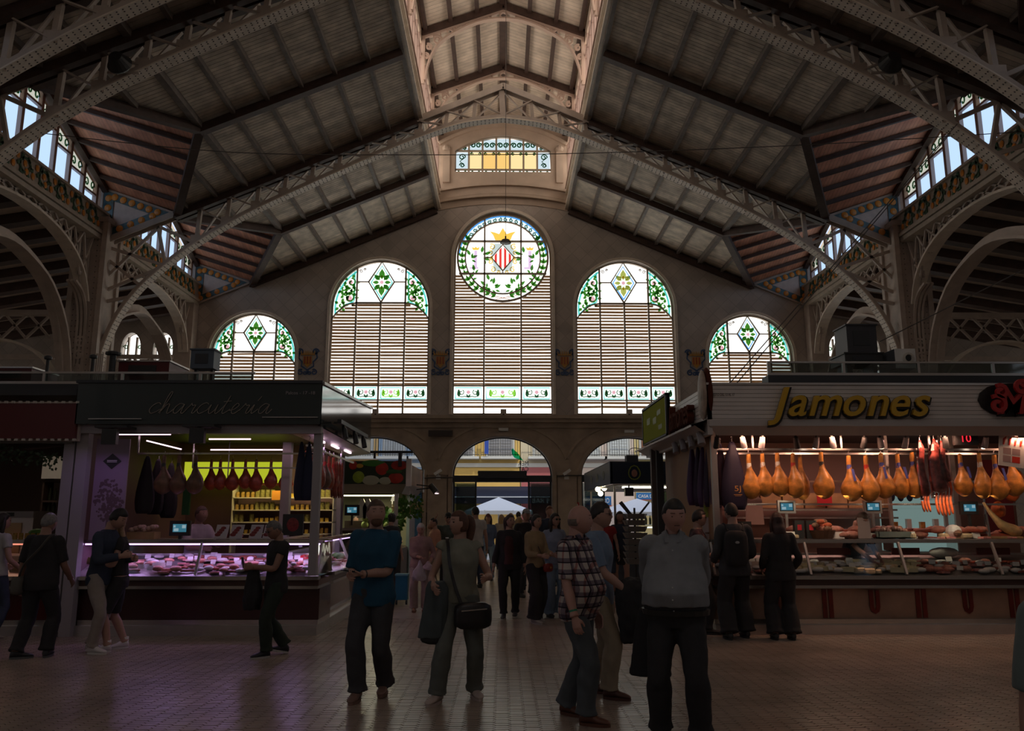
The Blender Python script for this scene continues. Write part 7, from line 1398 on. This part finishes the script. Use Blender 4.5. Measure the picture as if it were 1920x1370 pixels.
    if cap is not None:
        q = hairshell(lambda d: (d.z-.28)*6, 1.14); q.build('cap', cloth('cap%s' % (cap,), cap), T, True)
        q = MB().add([(-.07, -.085, .045), (.07, -.085, .045), (.06, -.17, .03), (.0, -.185, .035), (-.06, -.17, .03), (-.07, -.085, .055), (.07, -.085, .055), (.06, -.17, .04), (.0, -.185, .045), (-.06, -.17, .04)], [(0, 4, 3, 2, 1), (5, 6, 7, 8, 9), (0, 1, 6, 5), (1, 2, 7, 6), (2, 3, 8, 7), (3, 4, 9, 8), (4, 0, 5, 9)]); q.v = [tuple(HT(v)) for v in q.v]; q.build('cap_visor', cloth('cap%s' % (cap,), cap), T)
    if glasses:
        q = MB()
        for sx_ in (-1, 1): q.sph((sx_*.033, -.1, .012), (.024, .004, .018), 10, 6); q.bar((sx_*.056, -.098, .016), (sx_*.08, .0, .012), .004, .004)
        q.bar((-.012, -.1, .016), (.012, -.1, .016), .004, .004); q.v = [tuple(HT(v)) for v in q.v]; q.build('glasses', m_blk, T)
    # shirt
    mb = MB(); torso(mb, .014, hem, 1.455, .012 if hem < .9 else 0)
    if sleeve > .02:
        for i in (0, 1): arm(mb, i, .012, 0, sleeve, .012 if sleeve < .7 else .006)
    else:
        for i in (0, 1): mb.sph(sho[i]+V((.035*(1 if i == 0 else -1), 0, -.005)), (.05, .055, .055), 12, 8)
    sme = remesh(mb, vox*.95, 3); folds(sme, .011 if near else .006, 9, random.random()*50)
    sme.materials.append(shirt); so = place('shirt', sme, T)
    if collar:
        q = MB()
        for sx_ in (-1, 1): q.add([P0(0, -.085-belly*0, 1.40), P0(sx_*.05, -.10, 1.425), P0(sx_*.075, -.03, 1.495), P0(sx_*.045, -.05, 1.51), P0(0, -.095, 1.405), P0(sx_*.055, -.115, 1.42), P0(sx_*.088, -.03, 1.485), P0(sx_*.05, -.06, 1.51)], [(0, 1, 2, 3), (7, 6, 5, 4), (0, 4, 5, 1), (1, 5, 6, 2), (2, 6, 7, 3)])
        q.tube([P0(.075*math.cos(t_), .005+.07*math.sin(t_), 1.475) for t_ in [k*.5236-.3 for k in range(8)]], .017, 6); q.build('collar', shirt, T)
        q = MB()
        for k in range(6): z = 1.36-.085*k; bl = belly*math.exp(-((z-1.05)/.14)**2); q.sph(P0(0, -(.115*(.5+.5*build)+.014+bl*1.05), z), (.006, .003, .006), 6, 4)
        q.build('buttons', M('pale button', (.5, .5, .48), .4), T)
    # trousers, shorts or skirt
    if skirt:
        mb = MB(); rings = []
        for z, r_ in ((1.0, .15), (.9, .185), (.75, .2), (skirt, .21)): rings.append([P0(0, 0, z)+V((r_*math.cos(t_), r_*.75*math.sin(t_), 0)) for t_ in [2*math.pi*k/20 for k in range(20)]])
        mb.loft(rings); nm = 'skirt'
    else:
        mb = MB(); torso(mb, .006, .82, 1.0)
        mb.v = [v for v in mb.v]
        wd = {'slim': .004, 'straight': .022, 'wide': .06}[style]
        for i in (0, 1): leg(mb, i, .012, .55 if shorts else None, .03 if shorts else wd)
        nm = 'shorts' if shorts else 'trousers'
    pme = remesh(mb, vox*1.05, 3); folds(pme, .010 if near else .006, 8, random.random()*50, .9); pme.materials.append(pants); place(nm, pme, T)
    if belt: q = MB(); torso(q, .024, zs_=(.895, .935)); q.build('belt', m_blk, T)
    # shoes
    for i in (0, 1):
        f = feet[i]; yw = R(f[3]); lift = (f[4] if len(f) > 4 else 0); pit = R(f[5]) if len(f) > 5 else 0; Rm = Matrix.Rotation(yw, 3, 'Z') @ Matrix.Rotation(pit, 3, 'X'); o_ = V((ank[i].x, ank[i].y, ank[i].z-.085)) if False else V((ank[i].x, ank[i].y-.02, lift*.6))
        sc = lambda pts: [o_+Rm @ V(p) for p in pts]
        q = MB(); q.loft([sc([(w*math.cos(t_), yy, .018+hh*.5+hh*.5*math.sin(t_)) for t_ in [2*math.pi*k/12 for k in range(12)]]) for yy, w, hh in ((.072, .018, .05), (.06, .034, .075), (.02, .038, .105), (-.03, .038, .085), (-.08, .045, .055), (-.13, .046, .042), (-.165, .035, .032), (-.182, .012, .02))])
        shoe = q.build('shoe', M('shoe %s' % (shoes,), shoes, .5), T, True)
        q = MB(); q.loft([sc([(w*math.cos(t_), -.055+.13*math.sin(t_), z) for t_ in [2*math.pi*k/16 for k in range(16)]]) for z, w in ((0, .044), (.024, .046))]); q.build('sole', M('sole %s' % (sole or shoes,), sole or shoes, .6), shoe)
        if near == 2: q = MB(); [q.bar(o_+Rm @ V((-.02, yy, .10-(.02-yy)*.35)), o_+Rm @ V((.02, yy, .10-(.02-yy)*.35)), .005, .004) for yy in (.0, -.02, -.04)]; q.build('laces', m_white, shoe)
    if watch is not None: d = (wr[watch]-elb[watch]).normalized(); c = wr[watch]-d*.03; MB().tube([c-d*.012, c+d*.012], .034, 14).build('watch', m_blk, T)
    T['_s'] = s; return T, dict(wr=wr, sho=sho, elb=elb, hc=hc, P0=P0, HT=HT, hip=hip)
def RB(d): return 1/(abs(d.x)**5+abs(d.y)**5+abs(d.z)**5)**.2*.92
def strap(T, pts, m, w=.035, name='strap', label=None): return MB().ribbon(catmull(pts, 5), w, .008, (0, 1, 0)).build(name, m, T)
def held(name, label, cat, T, at=(0, 0, 0)):
    """a separate thing standing in the person's own frame"""
    o = thing(name, label, cat, T.location, T.rotation_euler.z); o.scale = T.scale; return o
def px(x, Y): return P(x, 1000, Y).x
c_navy = cloth('navy', (.03, .04, .07)); c_blk = cloth('black', (.022, .02, .022)); c_char = cloth('charcoal', (.045, .045, .05)); c_jean = cloth('dark jeans', (.035, .05, .08)); c_ljean = cloth('light jeans', (.17, .23, .31)); c_khaki = cloth('khaki', (.28, .22, .15)); c_greyg = cloth('grey green', (.13, .14, .125))
# plaid
m_pl = M('plaid shirt', (.62, .56, .52), .85, bump=.1); t = m_pl.node_tree; b = t.nodes['Principled BSDF']; co = t.nodes.new('ShaderNodeTexCoord'); s_ = t.nodes.new('ShaderNodeSeparateXYZ'); t.links.new(co.outputs['Object'], s_.inputs[0]); last = None
for ax, sc, wd, col in ((2, 11, .45, (.22, .20, .26, 1)), (0, 13, .42, (.25, .22, .28, 1)), (2, 11, .12, (.07, .06, .1, 1)), (1, 13, .2, (.45, .25, .25, 1)), (0, 13, .12, (.07, .06, .1, 1))):
    mu = t.nodes.new('ShaderNodeMath'); mu.operation = 'MULTIPLY'; mu.inputs[1].default_value = sc; t.links.new(s_.outputs[ax], mu.inputs[0]); fr = t.nodes.new('ShaderNodeMath'); fr.operation = 'FRACT'; t.links.new(mu.outputs[0], fr.inputs[0]); lt = t.nodes.new('ShaderNodeMath'); lt.operation = 'LESS_THAN'; lt.inputs[1].default_value = wd; t.links.new(fr.outputs[0], lt.inputs[0])
    mx = t.nodes.new('ShaderNodeMix'); mx.data_type = 'RGBA'; mx.blend_type = 'MULTIPLY'; t.links.new(lt.outputs[0], mx.inputs[0]); mx.inputs[7].default_value = (*[min(1, c*1.6) for c in col[:3]], 1)
    if last: t.links.new(last, mx.inputs[6])
    else: mx.inputs[6].default_value = (.50, .44, .40, 1)
    last = mx.outputs[2]
t.links.new(last, b.inputs['Base Color'])
random.seed(99)
# 1 man in the blue tee
Y = 7.65; T, J = person('bearded man in a plain blue tee and black trousers holding a phone, walking forward', px(706, Y), Y, 1.78, -14, cloth('teal blue', (.009, .065, .12)), c_char, near=2, build=1.1, hands=[(-.13, -.25, 1.08), (-.02, -.26, 1.09)], elbows=[(-.6, .5, -1), (.8, .5, -1)], feet=[(-.09, -.12, 0, 6), (.05, .16, 0, 12, .02, 0)], hair='short', hairc=(.09, .05, .03), hyaw=32, shoes=(.22, .13, .10), curl=(.9, .9), watch=1, hem=.82, style='straight')
q = MB().sph((0, -.055, -.075), (.055, .05, .05), 12, 8); q.v = [tuple(J['HT'](v)) for v in q.v]; q.build('beard', M('beard', (.12, .06, .035), .8), T, True)
o = held('phone', 'black phone in the hands of the man in the blue tee', 'phone', T); MB().bar(J['wr'][0]+V((.08, -.03, .03)), J['wr'][0]+V((-.03, -.12, .05)), .07, .01).build('case', m_blk, o); MB().bar(J['wr'][0]+V((.075, -.035, .037)), J['wr'][0]+V((-.025, -.115, .057)), .06, .003).build('screen', M('dark glass', (.01, .01, .012), .1), o)
# 2 woman in the pale green blouse
Y = 7.6; T, J = person('woman with a ponytail in a pale green sleeveless blouse, arms spread, looking left', px(868, Y), Y, 1.68, 12, cloth('pale green blouse', (.22, .22, .175)), c_greyg, near=2, female=True, build=1.06, hands=[(-.30, -.24, 1.04), (.16, -.30, 1.12)], elbows=[(-.7, .4, -1), (1.2, .5, -1)], feet=[(-.24, -.10, 0, -38), (.14, .06, 0, 8)], hair='ponytail', hairc=(.09, .035, .02), hyaw=-62, sleeve=.08, curl=(.7, .2), shoes=(.52, .42, .38), hem=.93, style='straight')
m_bagb = M('black leather bag', (.02, .018, .02), .35); P0 = J['P0']
o = held('shoulder_bag', 'black shoulder bag with a silver zip worn by the woman in the pale green blouse', 'bag', T); MB().sph(P0(.10, -.19, .78), (.19, .07, .13), 16, 10, RB).build('bag_body', m_bagb, o, True); MB().bar(P0(-.02, -.262, .83), P0(.22, -.262, .845), .008, .01).build('zip', m_steelb, o); MB().ribbon(catmull([P0(.0, -.2, .86), P0(-.07, -.165, 1.05), P0(-.12, -.155, 1.25), P0(-.13, -.10, 1.42), P0(-.12, .02, 1.48), P0(-.02, .13, 1.3), P0(.12, .16, 1.0)], 5), .03, .008, (1, .2, 0)).build('strap', m_bagb, o)
w_ = J['wr'][0]; o = held('grey_coat', 'grey coat draped over the forearm of the woman in the pale green blouse', 'coat', T); q = MB(); q.loft([[w_+V((a*wd+dx, b_*.07+.12, z)) for a, b_ in [(math.cos(t_), math.sin(t_)) for t_ in [2*math.pi*k/16 for k in range(16)]]] for z, wd, dx in ((.05, .07, .03), (-.02, .11, .04), (-.2, .12, .03), (-.38, .15, .02), (-.46, .16, .02))]); me = remesh(q, .014, 2); folds(me, .02, 14, 3, .2); me.materials.append(cloth('slate coat', (.065, .08, .085))); place('cloth', me, o)
MB().sph(w_+V((.03, .12, -.47)), (.14, .07, .05), 12, 6).build('lining', c_blk, o, True)
# 3 plaid shirt man
Y = 6.85; T, J = person('bald older man in a plaid short sleeved shirt and jeans, seen from the side', px(1083, Y), Y, 1.72, 58, m_pl, c_ljean if False else cloth('grey jeans', (.075, .085, .095)), skin='pink', near=2, build=1.14, belly=.13, hands=[(-.26, -.1, .80), (.26, -.05, .78)], feet=[(-.1, -.12, 0, 10), (.12, .18, 0, -5)], hair='bald', hairc=(.16, .12, .10), hyaw=22, shoes=(.13, .05, .03), hem=.80, collar=True, style='straight', curl=(.6, .5), glasses=False)
d = (J['wr'][0]-J['elb'][0]).normalized(); c = J['wr'][0]-d*.05; MB().tube([c-d*.008, c+d*.008], .034, 14).build('wristband', M('green wristband', (.02, .22, .12), .5), T)
# 4 man behind with jacket
Y = 7.75; T, J = person('dark haired man in a light blue tee behind the plaid shirt, khaki trousers', px(1118, Y), Y, 1.76, 66, cloth('light blue', (.15, .21, .30)), c_khaki, near=2, build=1.08, hands=[(-.16, -.32, .95), (.22, -.05, .82)], feet=[(-.1, -.14, 0, 0), (.1, .1, 0, 0)], hair='short', hairc=(.02, .014, .012), hyaw=6, shoes=(.10, .04, .03), hem=.85, style='straight', glasses=True)
o = held('black_jacket', 'bundled black jacket and backpack carried by the man in the light blue tee', 'jacket', T); q = MB(); w_ = J['wr'][0]; q.loft([[w_+V((.06+a*wd, -.05+b_*dp, z)) for a, b_ in [(math.cos(t_), math.sin(t_)) for t_ in [2*math.pi*k/16 for k in range(16)]]] for z, wd, dp in ((.1, .07, .1), (.03, .1, .15), (-.12, .12, .16), (-.3, .11, .14), (-.45, .08, .11))]); me = remesh(q, .015, 2); folds(me, .03, 12, 8); me.materials.append(c_blk); place('cloth', me, o); MB().bar(w_+V((.15, -.1, -.02)), w_+V((.14, -.14, -.2)), .02, .005).build('strap', M('grey strap', (.2, .2, .2), .6), o)
# 5 large man in pale shirt
Y = 6.25; T, J = person('large man in a pale blue shirt tucked into black trousers, hands behind back', px(1262, Y), Y, 1.77, -16, cloth('pale blue shirt', (.21, .215, .23), .8), c_blk, skin='pink', near=2, build=1.24, belly=.15, hands=[(-.16, .20, .90), (.10, .24, .92)], elbows=[(-.45, .8, -.3), (.45, .8, -.3)], feet=[(-.14, 0, 0, 16), (.15, -.05, 0, -14)], hair='short', hairc=(.02, .015, .012), hyaw=18, hpitch=14, sleeve=.92, shoes=(.02, .02, .02), hem=.96, collar=True, belt=True, style='straight', curl=(.9, .9))
o = held('black_tote', 'black cloth tote hanging behind the large man in the pale blue shirt', 'bag', T); w_ = J['wr'][0]; q = MB(); q.loft([[w_+V((-.07+a*wd, .08+b_*.05, z)) for a, b_ in [(math.cos(t_), math.sin(t_)) for t_ in [2*math.pi*k/16 for k in range(16)]]] for z, wd in ((.0, .07), (-.1, .10), (-.3, .14), (-.50, .17), (-.52, .15))]); me = remesh(q, .015, 2); folds(me, .015, 12, 8, .3); me.materials.append(c_blk); place('cloth', me, o)
# 6 older man from behind, left
Y = 9.8; T, J = person('grey haired man in a black tee seen from behind with a crossbody bag', px(90, Y), Y, 1.66, 176, c_blk, c_blk, skin='tan', near=1, build=1.15, belly=.03, hands=[(-.22, -.22, .92), (.32, -.05, .82)], feet=[(-.13, -.02, 0, 14), (.16, .12, 0, -60)], hair='short', hairc=(.17, .155, .15), hpitch=8, hem=.84, shoes=(.03, .03, .035), sole=(.12, .12, .12), style='straight')
P0 = J['P0']; o = held('crossbody_bag', 'olive grey crossbody bag on the hip of the man in black seen from behind', 'bag', T); mg = M('olive grey canvas', (.10, .09, .075), .7); MB().sph(P0(.22, .06, .86), (.06, .14, .12), 14, 10, RB).build('bag_body', mg, o, True); MB().ribbon(catmull([P0(.22, .1, .96), P0(.12, .17, 1.12), P0(-.04, .165, 1.3), P0(-.12, .10, 1.45), P0(-.13, 0, 1.475), P0(-.1, -.12, 1.38)], 5), .035, .008, (0, 1, .4)).build('strap', mg, o)
# 7 and 8 couple
Y = 10.1; T, J = person('young man in a dark sweatshirt and pale chinos leaning in to the woman in black', px(196, Y), Y, 1.72, 78, c_navy, cloth('pale chinos', (.30, .25, .22)), near=1, lean=.16, hands=[(-.1, -.34, 1.16), (.12, -.36, 1.12)], elbows=[(-1, .3, -1), (1, .3, -1)], feet=[(-.08, -.05, 0, 0), (.1, .12, 0, 6)], hair='curly', hairc=(.012, .01, .01), sleeve=.95, shoes=(.62, .58, .56), hpitch=22, hem=.84, curl=(1, 1))
Y = 10.25; T, J = person('young woman with long fair hair in a short black playsuit leaning on the young man', px(228, Y), Y, 1.62, -62, c_blk, c_blk, near=1, female=True, lean=.08, hands=[(-.12, -.30, 1.14), (.08, -.30, 1.16)], elbows=[(-1, .3, -1), (1, .3, -1)], feet=[(-.12, .14, 0, 10), (.1, -.08, 0, 0)], hair='long', hairc=(.32, .2, .11), sleeve=.2, shoes=(.62, .56, .6), hpitch=-10, hem=.95, shorts=True, curl=(1, 1))
for i in (0, 1): f = ((-.12, .14), (.1, -.08))[i]; MB().tube([V((f[0], f[1]+.02, .07)), V((f[0], f[1]+.02, .15))], .045, 12).build('sock', m_white, T)
# 9 grey haired woman with phone
Y = 9.85; T, J = person('grey haired woman in dark clothes holding a phone, coat over her arm', px(520, Y), Y, 1.58, -52, c_blk, cloth('dark green', (.02, .03, .02)), skin='tan', near=1, build=1.05, hands=[(-.14, -.28, 1.12), (.05, -.32, 1.14)], elbows=[(-.6, .2, -1), (.9, .2, -1)], feet=[(-.05, .18, .0, 0, .03, -14), (.08, -.12, 0, 0)], hair='short', hairc=(.13, .12, .115), hpitch=22, sleeve=.2, hem=.72, shoes=(.015, .015, .02), sole=(.5, .48, .46), curl=(.8, .8), style='straight', glasses=True)
o = held('phone', 'dark phone in the hands of the grey haired woman', 'phone', T); w_ = J['wr'][0]; MB().bar(w_+V((.02, -.10, .0)), w_+V((.02, -.13, .14)), .07, .01, (0, 1, 0)).build('case', m_blk, o)
o = held('black_coat', 'black coat hanging over the arm of the grey haired woman', 'coat', T); q = MB(); q.loft([[w_+V((-.08+a*wd, .08+b_*wd*.8, z)) for a, b_ in [(math.cos(t_), math.sin(t_)) for t_ in [2*math.pi*k/16 for k in range(16)]]] for z, wd in ((.02, .05), (-.04, .09), (-.2, .12), (-.4, .15), (-.55, .12))]); me = remesh(q, .018, 2); folds(me, .03, 10, 4, .4); me.materials.append(c_blk); place('cloth', me, o)
# 10 far left person
Y = 11.0; T, J = person('dark haired woman in a pale grey tee with a backpack at the left edge', px(-2, Y), Y, 1.66, 160, cloth('pale grey tee', (.42, .41, .41)), c_jean, near=1, female=True, build=1.1, hands=[(-.26, -.2, .95), (.2, -.3, 1.0)], hair='bob', hairc=(.02, .014, .012), sleeve=.3, shoes=(.4, .36, .32), hem=.88, hyaw=-30)
P0 = J['P0']; o = held('backpack', 'dark backpack on the woman in the pale grey tee at the left edge', 'backpack', T); MB().sph(P0(.04, .2, 1.17), (.15, .11, .22), 14, 10, RB).build('bag_body', c_navy, o, True)
# 11 vendor behind the violet counter
Y = 12.75; T, J = person('vendor in a white short sleeved jacket reaching over behind the violet counter', px(366, Y), Y, 1.76, 52, cloth('vendor white', (.48, .42, .45)), c_char, skin='fair', near=1, hands=[(-.12, -.42, 1.12), (.2, -.45, 1.18)], elbows=[(-1, .4, -1), (1, .4, -1)], hair='short', hairc=(.11, .07, .05), sleeve=.4, hyaw=8, lean=.12)
# 12 vendor of the ham stall reaching into the display
Y = 12.35; T, J = person('ham stall vendor bending with both arms into the counter display', px(1590, Y), Y, 1.70, 8, cloth('vendor blue grey', (.06, .07, .09)), c_char, skin='pink', near=1, lean=.42, hands=[(-.02, -.62, 1.0), (.12, -.62, 1.0)], elbows=[(-1, .3, .3), (1, .3, .3)], hair='short', hairc=(.05, .03, .02), sleeve=.4, hpitch=30)
# 13 man with backpack at the ham stall
Y = 11.05; T, J = person('man in a dark jacket and wide black trousers seen from behind at the ham stall', px(1376, Y), Y, 1.79, 186, c_char, c_blk, near=1, build=1.12, hands=[(-.2, -.25, 1.0), (.22, -.22, .98)], feet=[(-.14, -.1, 0, 0), (.14, .02, 0, 0)], hair='short', hairc=(.02, .015, .012), sleeve=.95, hem=.78, style='wide')
P0 = J['P0']; o = held('backpack', 'black backpack with a small grey mark on the man at the ham stall', 'backpack', T); MB().sph(P0(.05, .2, 1.16), (.155, .12, .25), 14, 12, RB).build('bag_body', c_blk, o, True); MB().sph(P0(.08, .325, 1.24), (.03, .006, .018), 8, 5).build('mark', M('grey mark', (.3, .3, .3), .6), o); MB().tube(catmull([P0(-.08, .12, 1.38), P0(-.13, 0, 1.47), P0(-.13, -.12, 1.38)], 4), .018, 6).build('strap', c_blk, o); MB().tube(catmull([P0(.12, .12, 1.38), P0(.13, 0, 1.47), P0(.13, -.12, 1.38)], 4), .018, 6).build('strap', c_blk, o)
# 14 woman in black with bob
Y = 11.0; T, J = person('woman with a dark bob in black coat and wide trousers facing the ham counter', px(1460, Y), Y, 1.67, 178, c_blk, c_blk, near=1, female=True, build=1.12, hands=[(-.22, -.16, .95), (.22, -.16, .95)], feet=[(-.11, 0, 0, 0), (.13, 0, 0, 0)], hair='bob', hairc=(.035, .012, .01), sleeve=.95, hem=.74, style='wide')
# 15 behind the large man
Y = 11.6; T, J = person('curly haired woman in a dark patterned top between the large man and the stall', px(1308, Y), Y, 1.70, 75, cloth('dark patterned', (.06, .025, .03), var=.6), c_blk, near=1, female=True, hands=[(-.1, -.3, 1.1), (.1, -.32, 1.12)], elbows=[(-.5, .2, -1), (.5, .2, -1)], feet=[(-.1, -.1, 0, 0), (.1, .1, 0, 0)], hair='curly', hairc=(.02, .012, .01), sleeve=.5, glasses=True, style='straight')
# 16 old lady with bags
Y = 14.1; T, J = person('white haired lady in a pink top and pale trousers carrying plastic bags', px(789, Y), Y, 1.50, 4, cloth('dusty pink', (.32, .19, .18)), cloth('pale rose', (.36, .26, .24)), skin='pink', near=1, female=True, build=1.15, hands=[(.02, -.26, 1.06), (.2, -.22, .98)], elbows=[(-1, .3, -.5), (1, .3, -.5)], hair='short', hairc=(.48, .44, .42), hpitch=18, sleeve=.85, shoes=(.16, .07, .03), hem=.84, style='straight')
for i, (dx, dz, sx_, m, lab) in enumerate(((-.02, -.30, .15, M('milky pink plastic', (.42, .34, .38), .4), 'milky plastic bag held by the white haired lady, larger'), (.14, -.14, .12, M('striped pale plastic', (.42, .3, .34), .45, var=.4, scale=14), 'striped plastic bag held by the white haired lady, smaller'))):
    o = held('plastic_bag', lab, 'bag', T); w_ = J['wr'][0]+V((dx, -.07, 0)); q = MB(); q.loft([[w_+V((a*wd, b_*wd*.55, z*(-dz/.30)-.06)) for a, b_ in [(math.cos(t_), math.sin(t_)) for t_ in [2*math.pi*k/14 for k in range(14)]]] for z, wd in ((.02, .01), (-.06, .04), (-.16, sx_*.7), (-.3, sx_), (-.38, sx_*.9))]); me = remesh(q, .016, 1); folds(me, .02, 14, i*5); me.materials.append(m); place('bag_body', me, o)
# mid-distance walkers
def walker(label, pxx, Y, h, yaw, sc_, pc, near=1, **k): return person(label, px(pxx, Y), Y, h, yaw, sc_, pc, near=near, **k)
T, J = walker('woman in an open black cardigan over a dark red top walking forward in black trousers', 955, 13.3, 1.64, -6, c_blk, c_blk, female=True, build=1.12, hands=[(-.27, -.05, .84), (.27, .05, .82)], feet=[(-.08, -.16, 0, 0), (.09, .16, .02, 0)], hair='ponytail', hairc=(.04, .02, .015), hyaw=35, sleeve=.9, hem=.72, shoes=(.04, .035, .04), sole=(.5, .48, .46))
P0 = J['P0']; q = MB().loft([[P0(0, 0, z)+V((w*math.cos(t_), -.045-(d_)*math.sin(t_), 0)) for t_ in [math.pi*k/12 for k in range(13)]] for z, w, d_ in ((.9, .11, .125), (1.05, .09, .11), (1.2, .1, .13), (1.32, .095, .12), (1.37, .06, .1))], True, True).build('top', cloth('dark red top', (.07, .02, .02)), T)
T, J = walker('woman in a mustard blouse and wide black trousers looking right', 1004, 12.7, 1.64, 40, cloth('mustard blouse', (.30, .215, .12)), c_blk, female=True, hands=[(-.14, -.3, 1.08), (.05, -.34, 1.1)], elbows=[(-.7, .3, -1), (.7, .3, -1)], feet=[(-.1, -.08, 0, 0), (.1, .1, 0, 0)], hair='bun', hairc=(.02, .014, .012), sleeve=.92, style='wide', shoes=(.4, .36, .33), hem=.92)
o = held('red_handbag', 'small dark red handbag on the hip of the woman in the mustard blouse', 'bag', T); P0 = J['P0']; MB().sph(P0(.1, -.2, .88), (.10, .05, .075), 12, 8, RB).build('bag_body', M('red leather', (.22, .02, .015), .4), o, True); MB().box(*[c for pair in ((P0(.1, -.2, .88).x-.02, P0(.1, -.2, .88).x+.02), (P0(.1, -.26, .88).y-.005, P0(.1, -.26, .88).y), (.87, .9)) for c in pair]).build('clasp', M('brass clasp', (.6, .4, .1), .3, 1), o); MB().tube(catmull([P0(.02, -.2, .94), P0(-.05, -.14, 1.2), P0(-.12, 0, 1.47)], 4), .006, 6).build('strap', m_blk, o)
T, J = walker('woman in a light blue shirt and sunglasses with pale jeans', 1039, 13.4, 1.66, 14, cloth('light blue shirt', (.24, .27, .36)), c_ljean, female=True, hands=[(-.12, -.3, 1.05), (.1, -.3, 1.05)], elbows=[(-.7, .3, -1), (.7, .3, -1)], hair='long', hairc=(.02, .014, .012), sleeve=.85, glasses=True, style='wide', hyaw=18)
o = held('camera', 'black camera held by the woman in the light blue shirt', 'camera', T); w_ = J['P0'](0, -.32, 1.08); MB().box(w_.x-.07, w_.x+.07, w_.y-.03, w_.y+.03, 1.03, 1.12).build('case', m_blk, o); MB().tube([w_+V((0, -.03, 0)), w_+V((0, -.09, 0))], .035, 12).build('lens', m_blk, o)
T, J = walker('young woman in a red top and denim shorts at the right of the aisle', 1137, 16.8, 1.66, -20, cloth('red top', (.30, .02, .02)), c_jean, near=0, female=True, hair='bun', hairc=(.03, .02, .015), shorts=True, sleeve=.2, hem=.95, feet=[(-.12, -.14, 0, 0), (.1, .1, 0, 0)])
T, J = walker('woman with long dark hair in a dark jacket and short skirt beside the postcard rack', 1163, 16.9, 1.70, -8, c_navy, c_blk, near=0, female=True, hair='long', hairc=(.03, .018, .015), skirt=.62, sleeve=.95, hem=.85)
T, J = walker('man in a grey cap and black tee behind the woman in the mustard blouse', 986, 16.5, 1.74, 15, c_blk, c_char, near=0, hair='short', hairc=(.05, .04, .035), cap=(.32, .31, .31), sleeve=.3)
T, J = walker('woman in a peach top with a tan bag beside the vegetable stall', 815, 17.6, 1.56, -60, cloth('peach top', (.48, .24, .16)), c_khaki, near=0, female=True, hair='short', hairc=(.02, .014, .012), sleeve=.5, build=1.1)
T, J = walker('man in a black cap and dark green shirt lifting a phone beside the vegetable stall', 840, 17.8, 1.66, 10, cloth('dark green shirt', (.08, .10, .085)), c_char, near=0, hair='short', cap=(.02, .02, .02), sleeve=.4, hands=[(-.32, -.2, 1.62), (.1, -.3, 1.3)], elbows=[(-1, 0, -.5), (1, 0, -.5)], glasses=True)
T, J = walker('dark haired man in a white tee behind the ponytail of the woman in green', 892, 18.5, 1.80, 200, cloth('white tee', (.50, .47, .44)), c_jean, near=0, hair='short', hairc=(.012, .01, .01), sleeve=.3)
T, J = walker('woman in a dark red cap and blue blouse in the middle of the aisle', 915, 20.5, 1.64, 5, cloth('denim blue blouse', (.10, .13, .22)), c_ljean, near=0, female=True, hair='long', hairc=(.05, .025, .02), cap=(.12, .03, .035), sleeve=.5)
T, J = walker('reddish haired man far behind the woman with sunglasses', 1030, 19.0, 1.82, 10, c_navy, c_char, near=0, hair='short', hairc=(.16, .05, .02), sleeve=.4)
T, J = walker('blond person in a pale top just inside the middle door', 940, 24.5, 1.62, 170, cloth('pale top', (.45, .38, .3)), c_jean, near=0, female=True, hair='long', hairc=(.42, .26, .12), sleeve=.4)
T, J = walker('blond woman in beige walking away near the middle door', 958, 22.5, 1.66, 185, cloth('beige top', (.30, .24, .17)), c_khaki, near=0, female=True, hair='bob', hairc=(.35, .2, .09), sleeve=.6)
T, J = walker('person in dark clothes standing in the middle doorway', 972, 26.2, 1.7, 175, c_char, c_jean, near=0, hair='short', hairc=(.05, .03, .02), sleeve=.9)
T, J = walker('blond woman behind the man in the grey cap', 974, 18.0, 1.58, 190, cloth('olive top', (.14, .13, .08)), c_char, near=0, female=True, hair='long', hairc=(.38, .24, .11), sleeve=.6)
T, J = walker('vegetable vendor in black reaching forward inside the vegetable stall', 664, 20.3, 1.62, 40, c_blk, c_char, near=0, skin='tan', hair='short', hairc=(.02, .014, .012), sleeve=.4, hands=[(-.1, -.4, 1.1), (.12, -.42, 1.15)])
T, J = walker('dark haired customer behind the man in the blue tee', 733, 17.0, 1.66, 160, c_char, c_char, near=0, female=True, hair='bun', hairc=(.02, .014, .012), sleeve=.6)
# right edge: shoulder and arm close to the photographer
Y = 2.9; T, J = person('person in a grey green tee cut off by the right edge of the picture', 2.09, Y, 1.62, -20, cloth('grey green tee', (.13, .16, .15)), c_char, skin='tan', near=1, build=1.1, hands=[(-.27, -.02, .82), (.27, 0, .82)], hair='short', hairc=(.05, .04, .03), sleeve=.5)
# ================ labels: number the look-alikes from left to right where a row is short enough to count
NUM = ['first', 'second', 'third', 'fourth', 'fifth', 'sixth', 'seventh', 'eighth', 'ninth', 'tenth', 'eleventh', 'twelfth']
bpy.context.view_layer.update(); by = {}
for o in list(S.objects):
    if o.parent is None and 'category' in o and 'group' in o: by.setdefault(o['label'], []).append(o)
for lab, os_ in by.items():
    if 1 < len(os_) <= 12:
        os_.sort(key=lambda o: o.location.x/max(o.location.y, 1))
        for i, o in enumerate(os_): o['label'] = lab+', '+('leftmost' if i == 0 else 'rightmost' if i == len(os_)-1 else NUM[i]+' from left')
for o in S.objects:
    if '_s' in o: del o['_s']
for sc_ in list(bpy.data.scenes):
    if sc_ is TMP: bpy.data.scenes.remove(sc_)
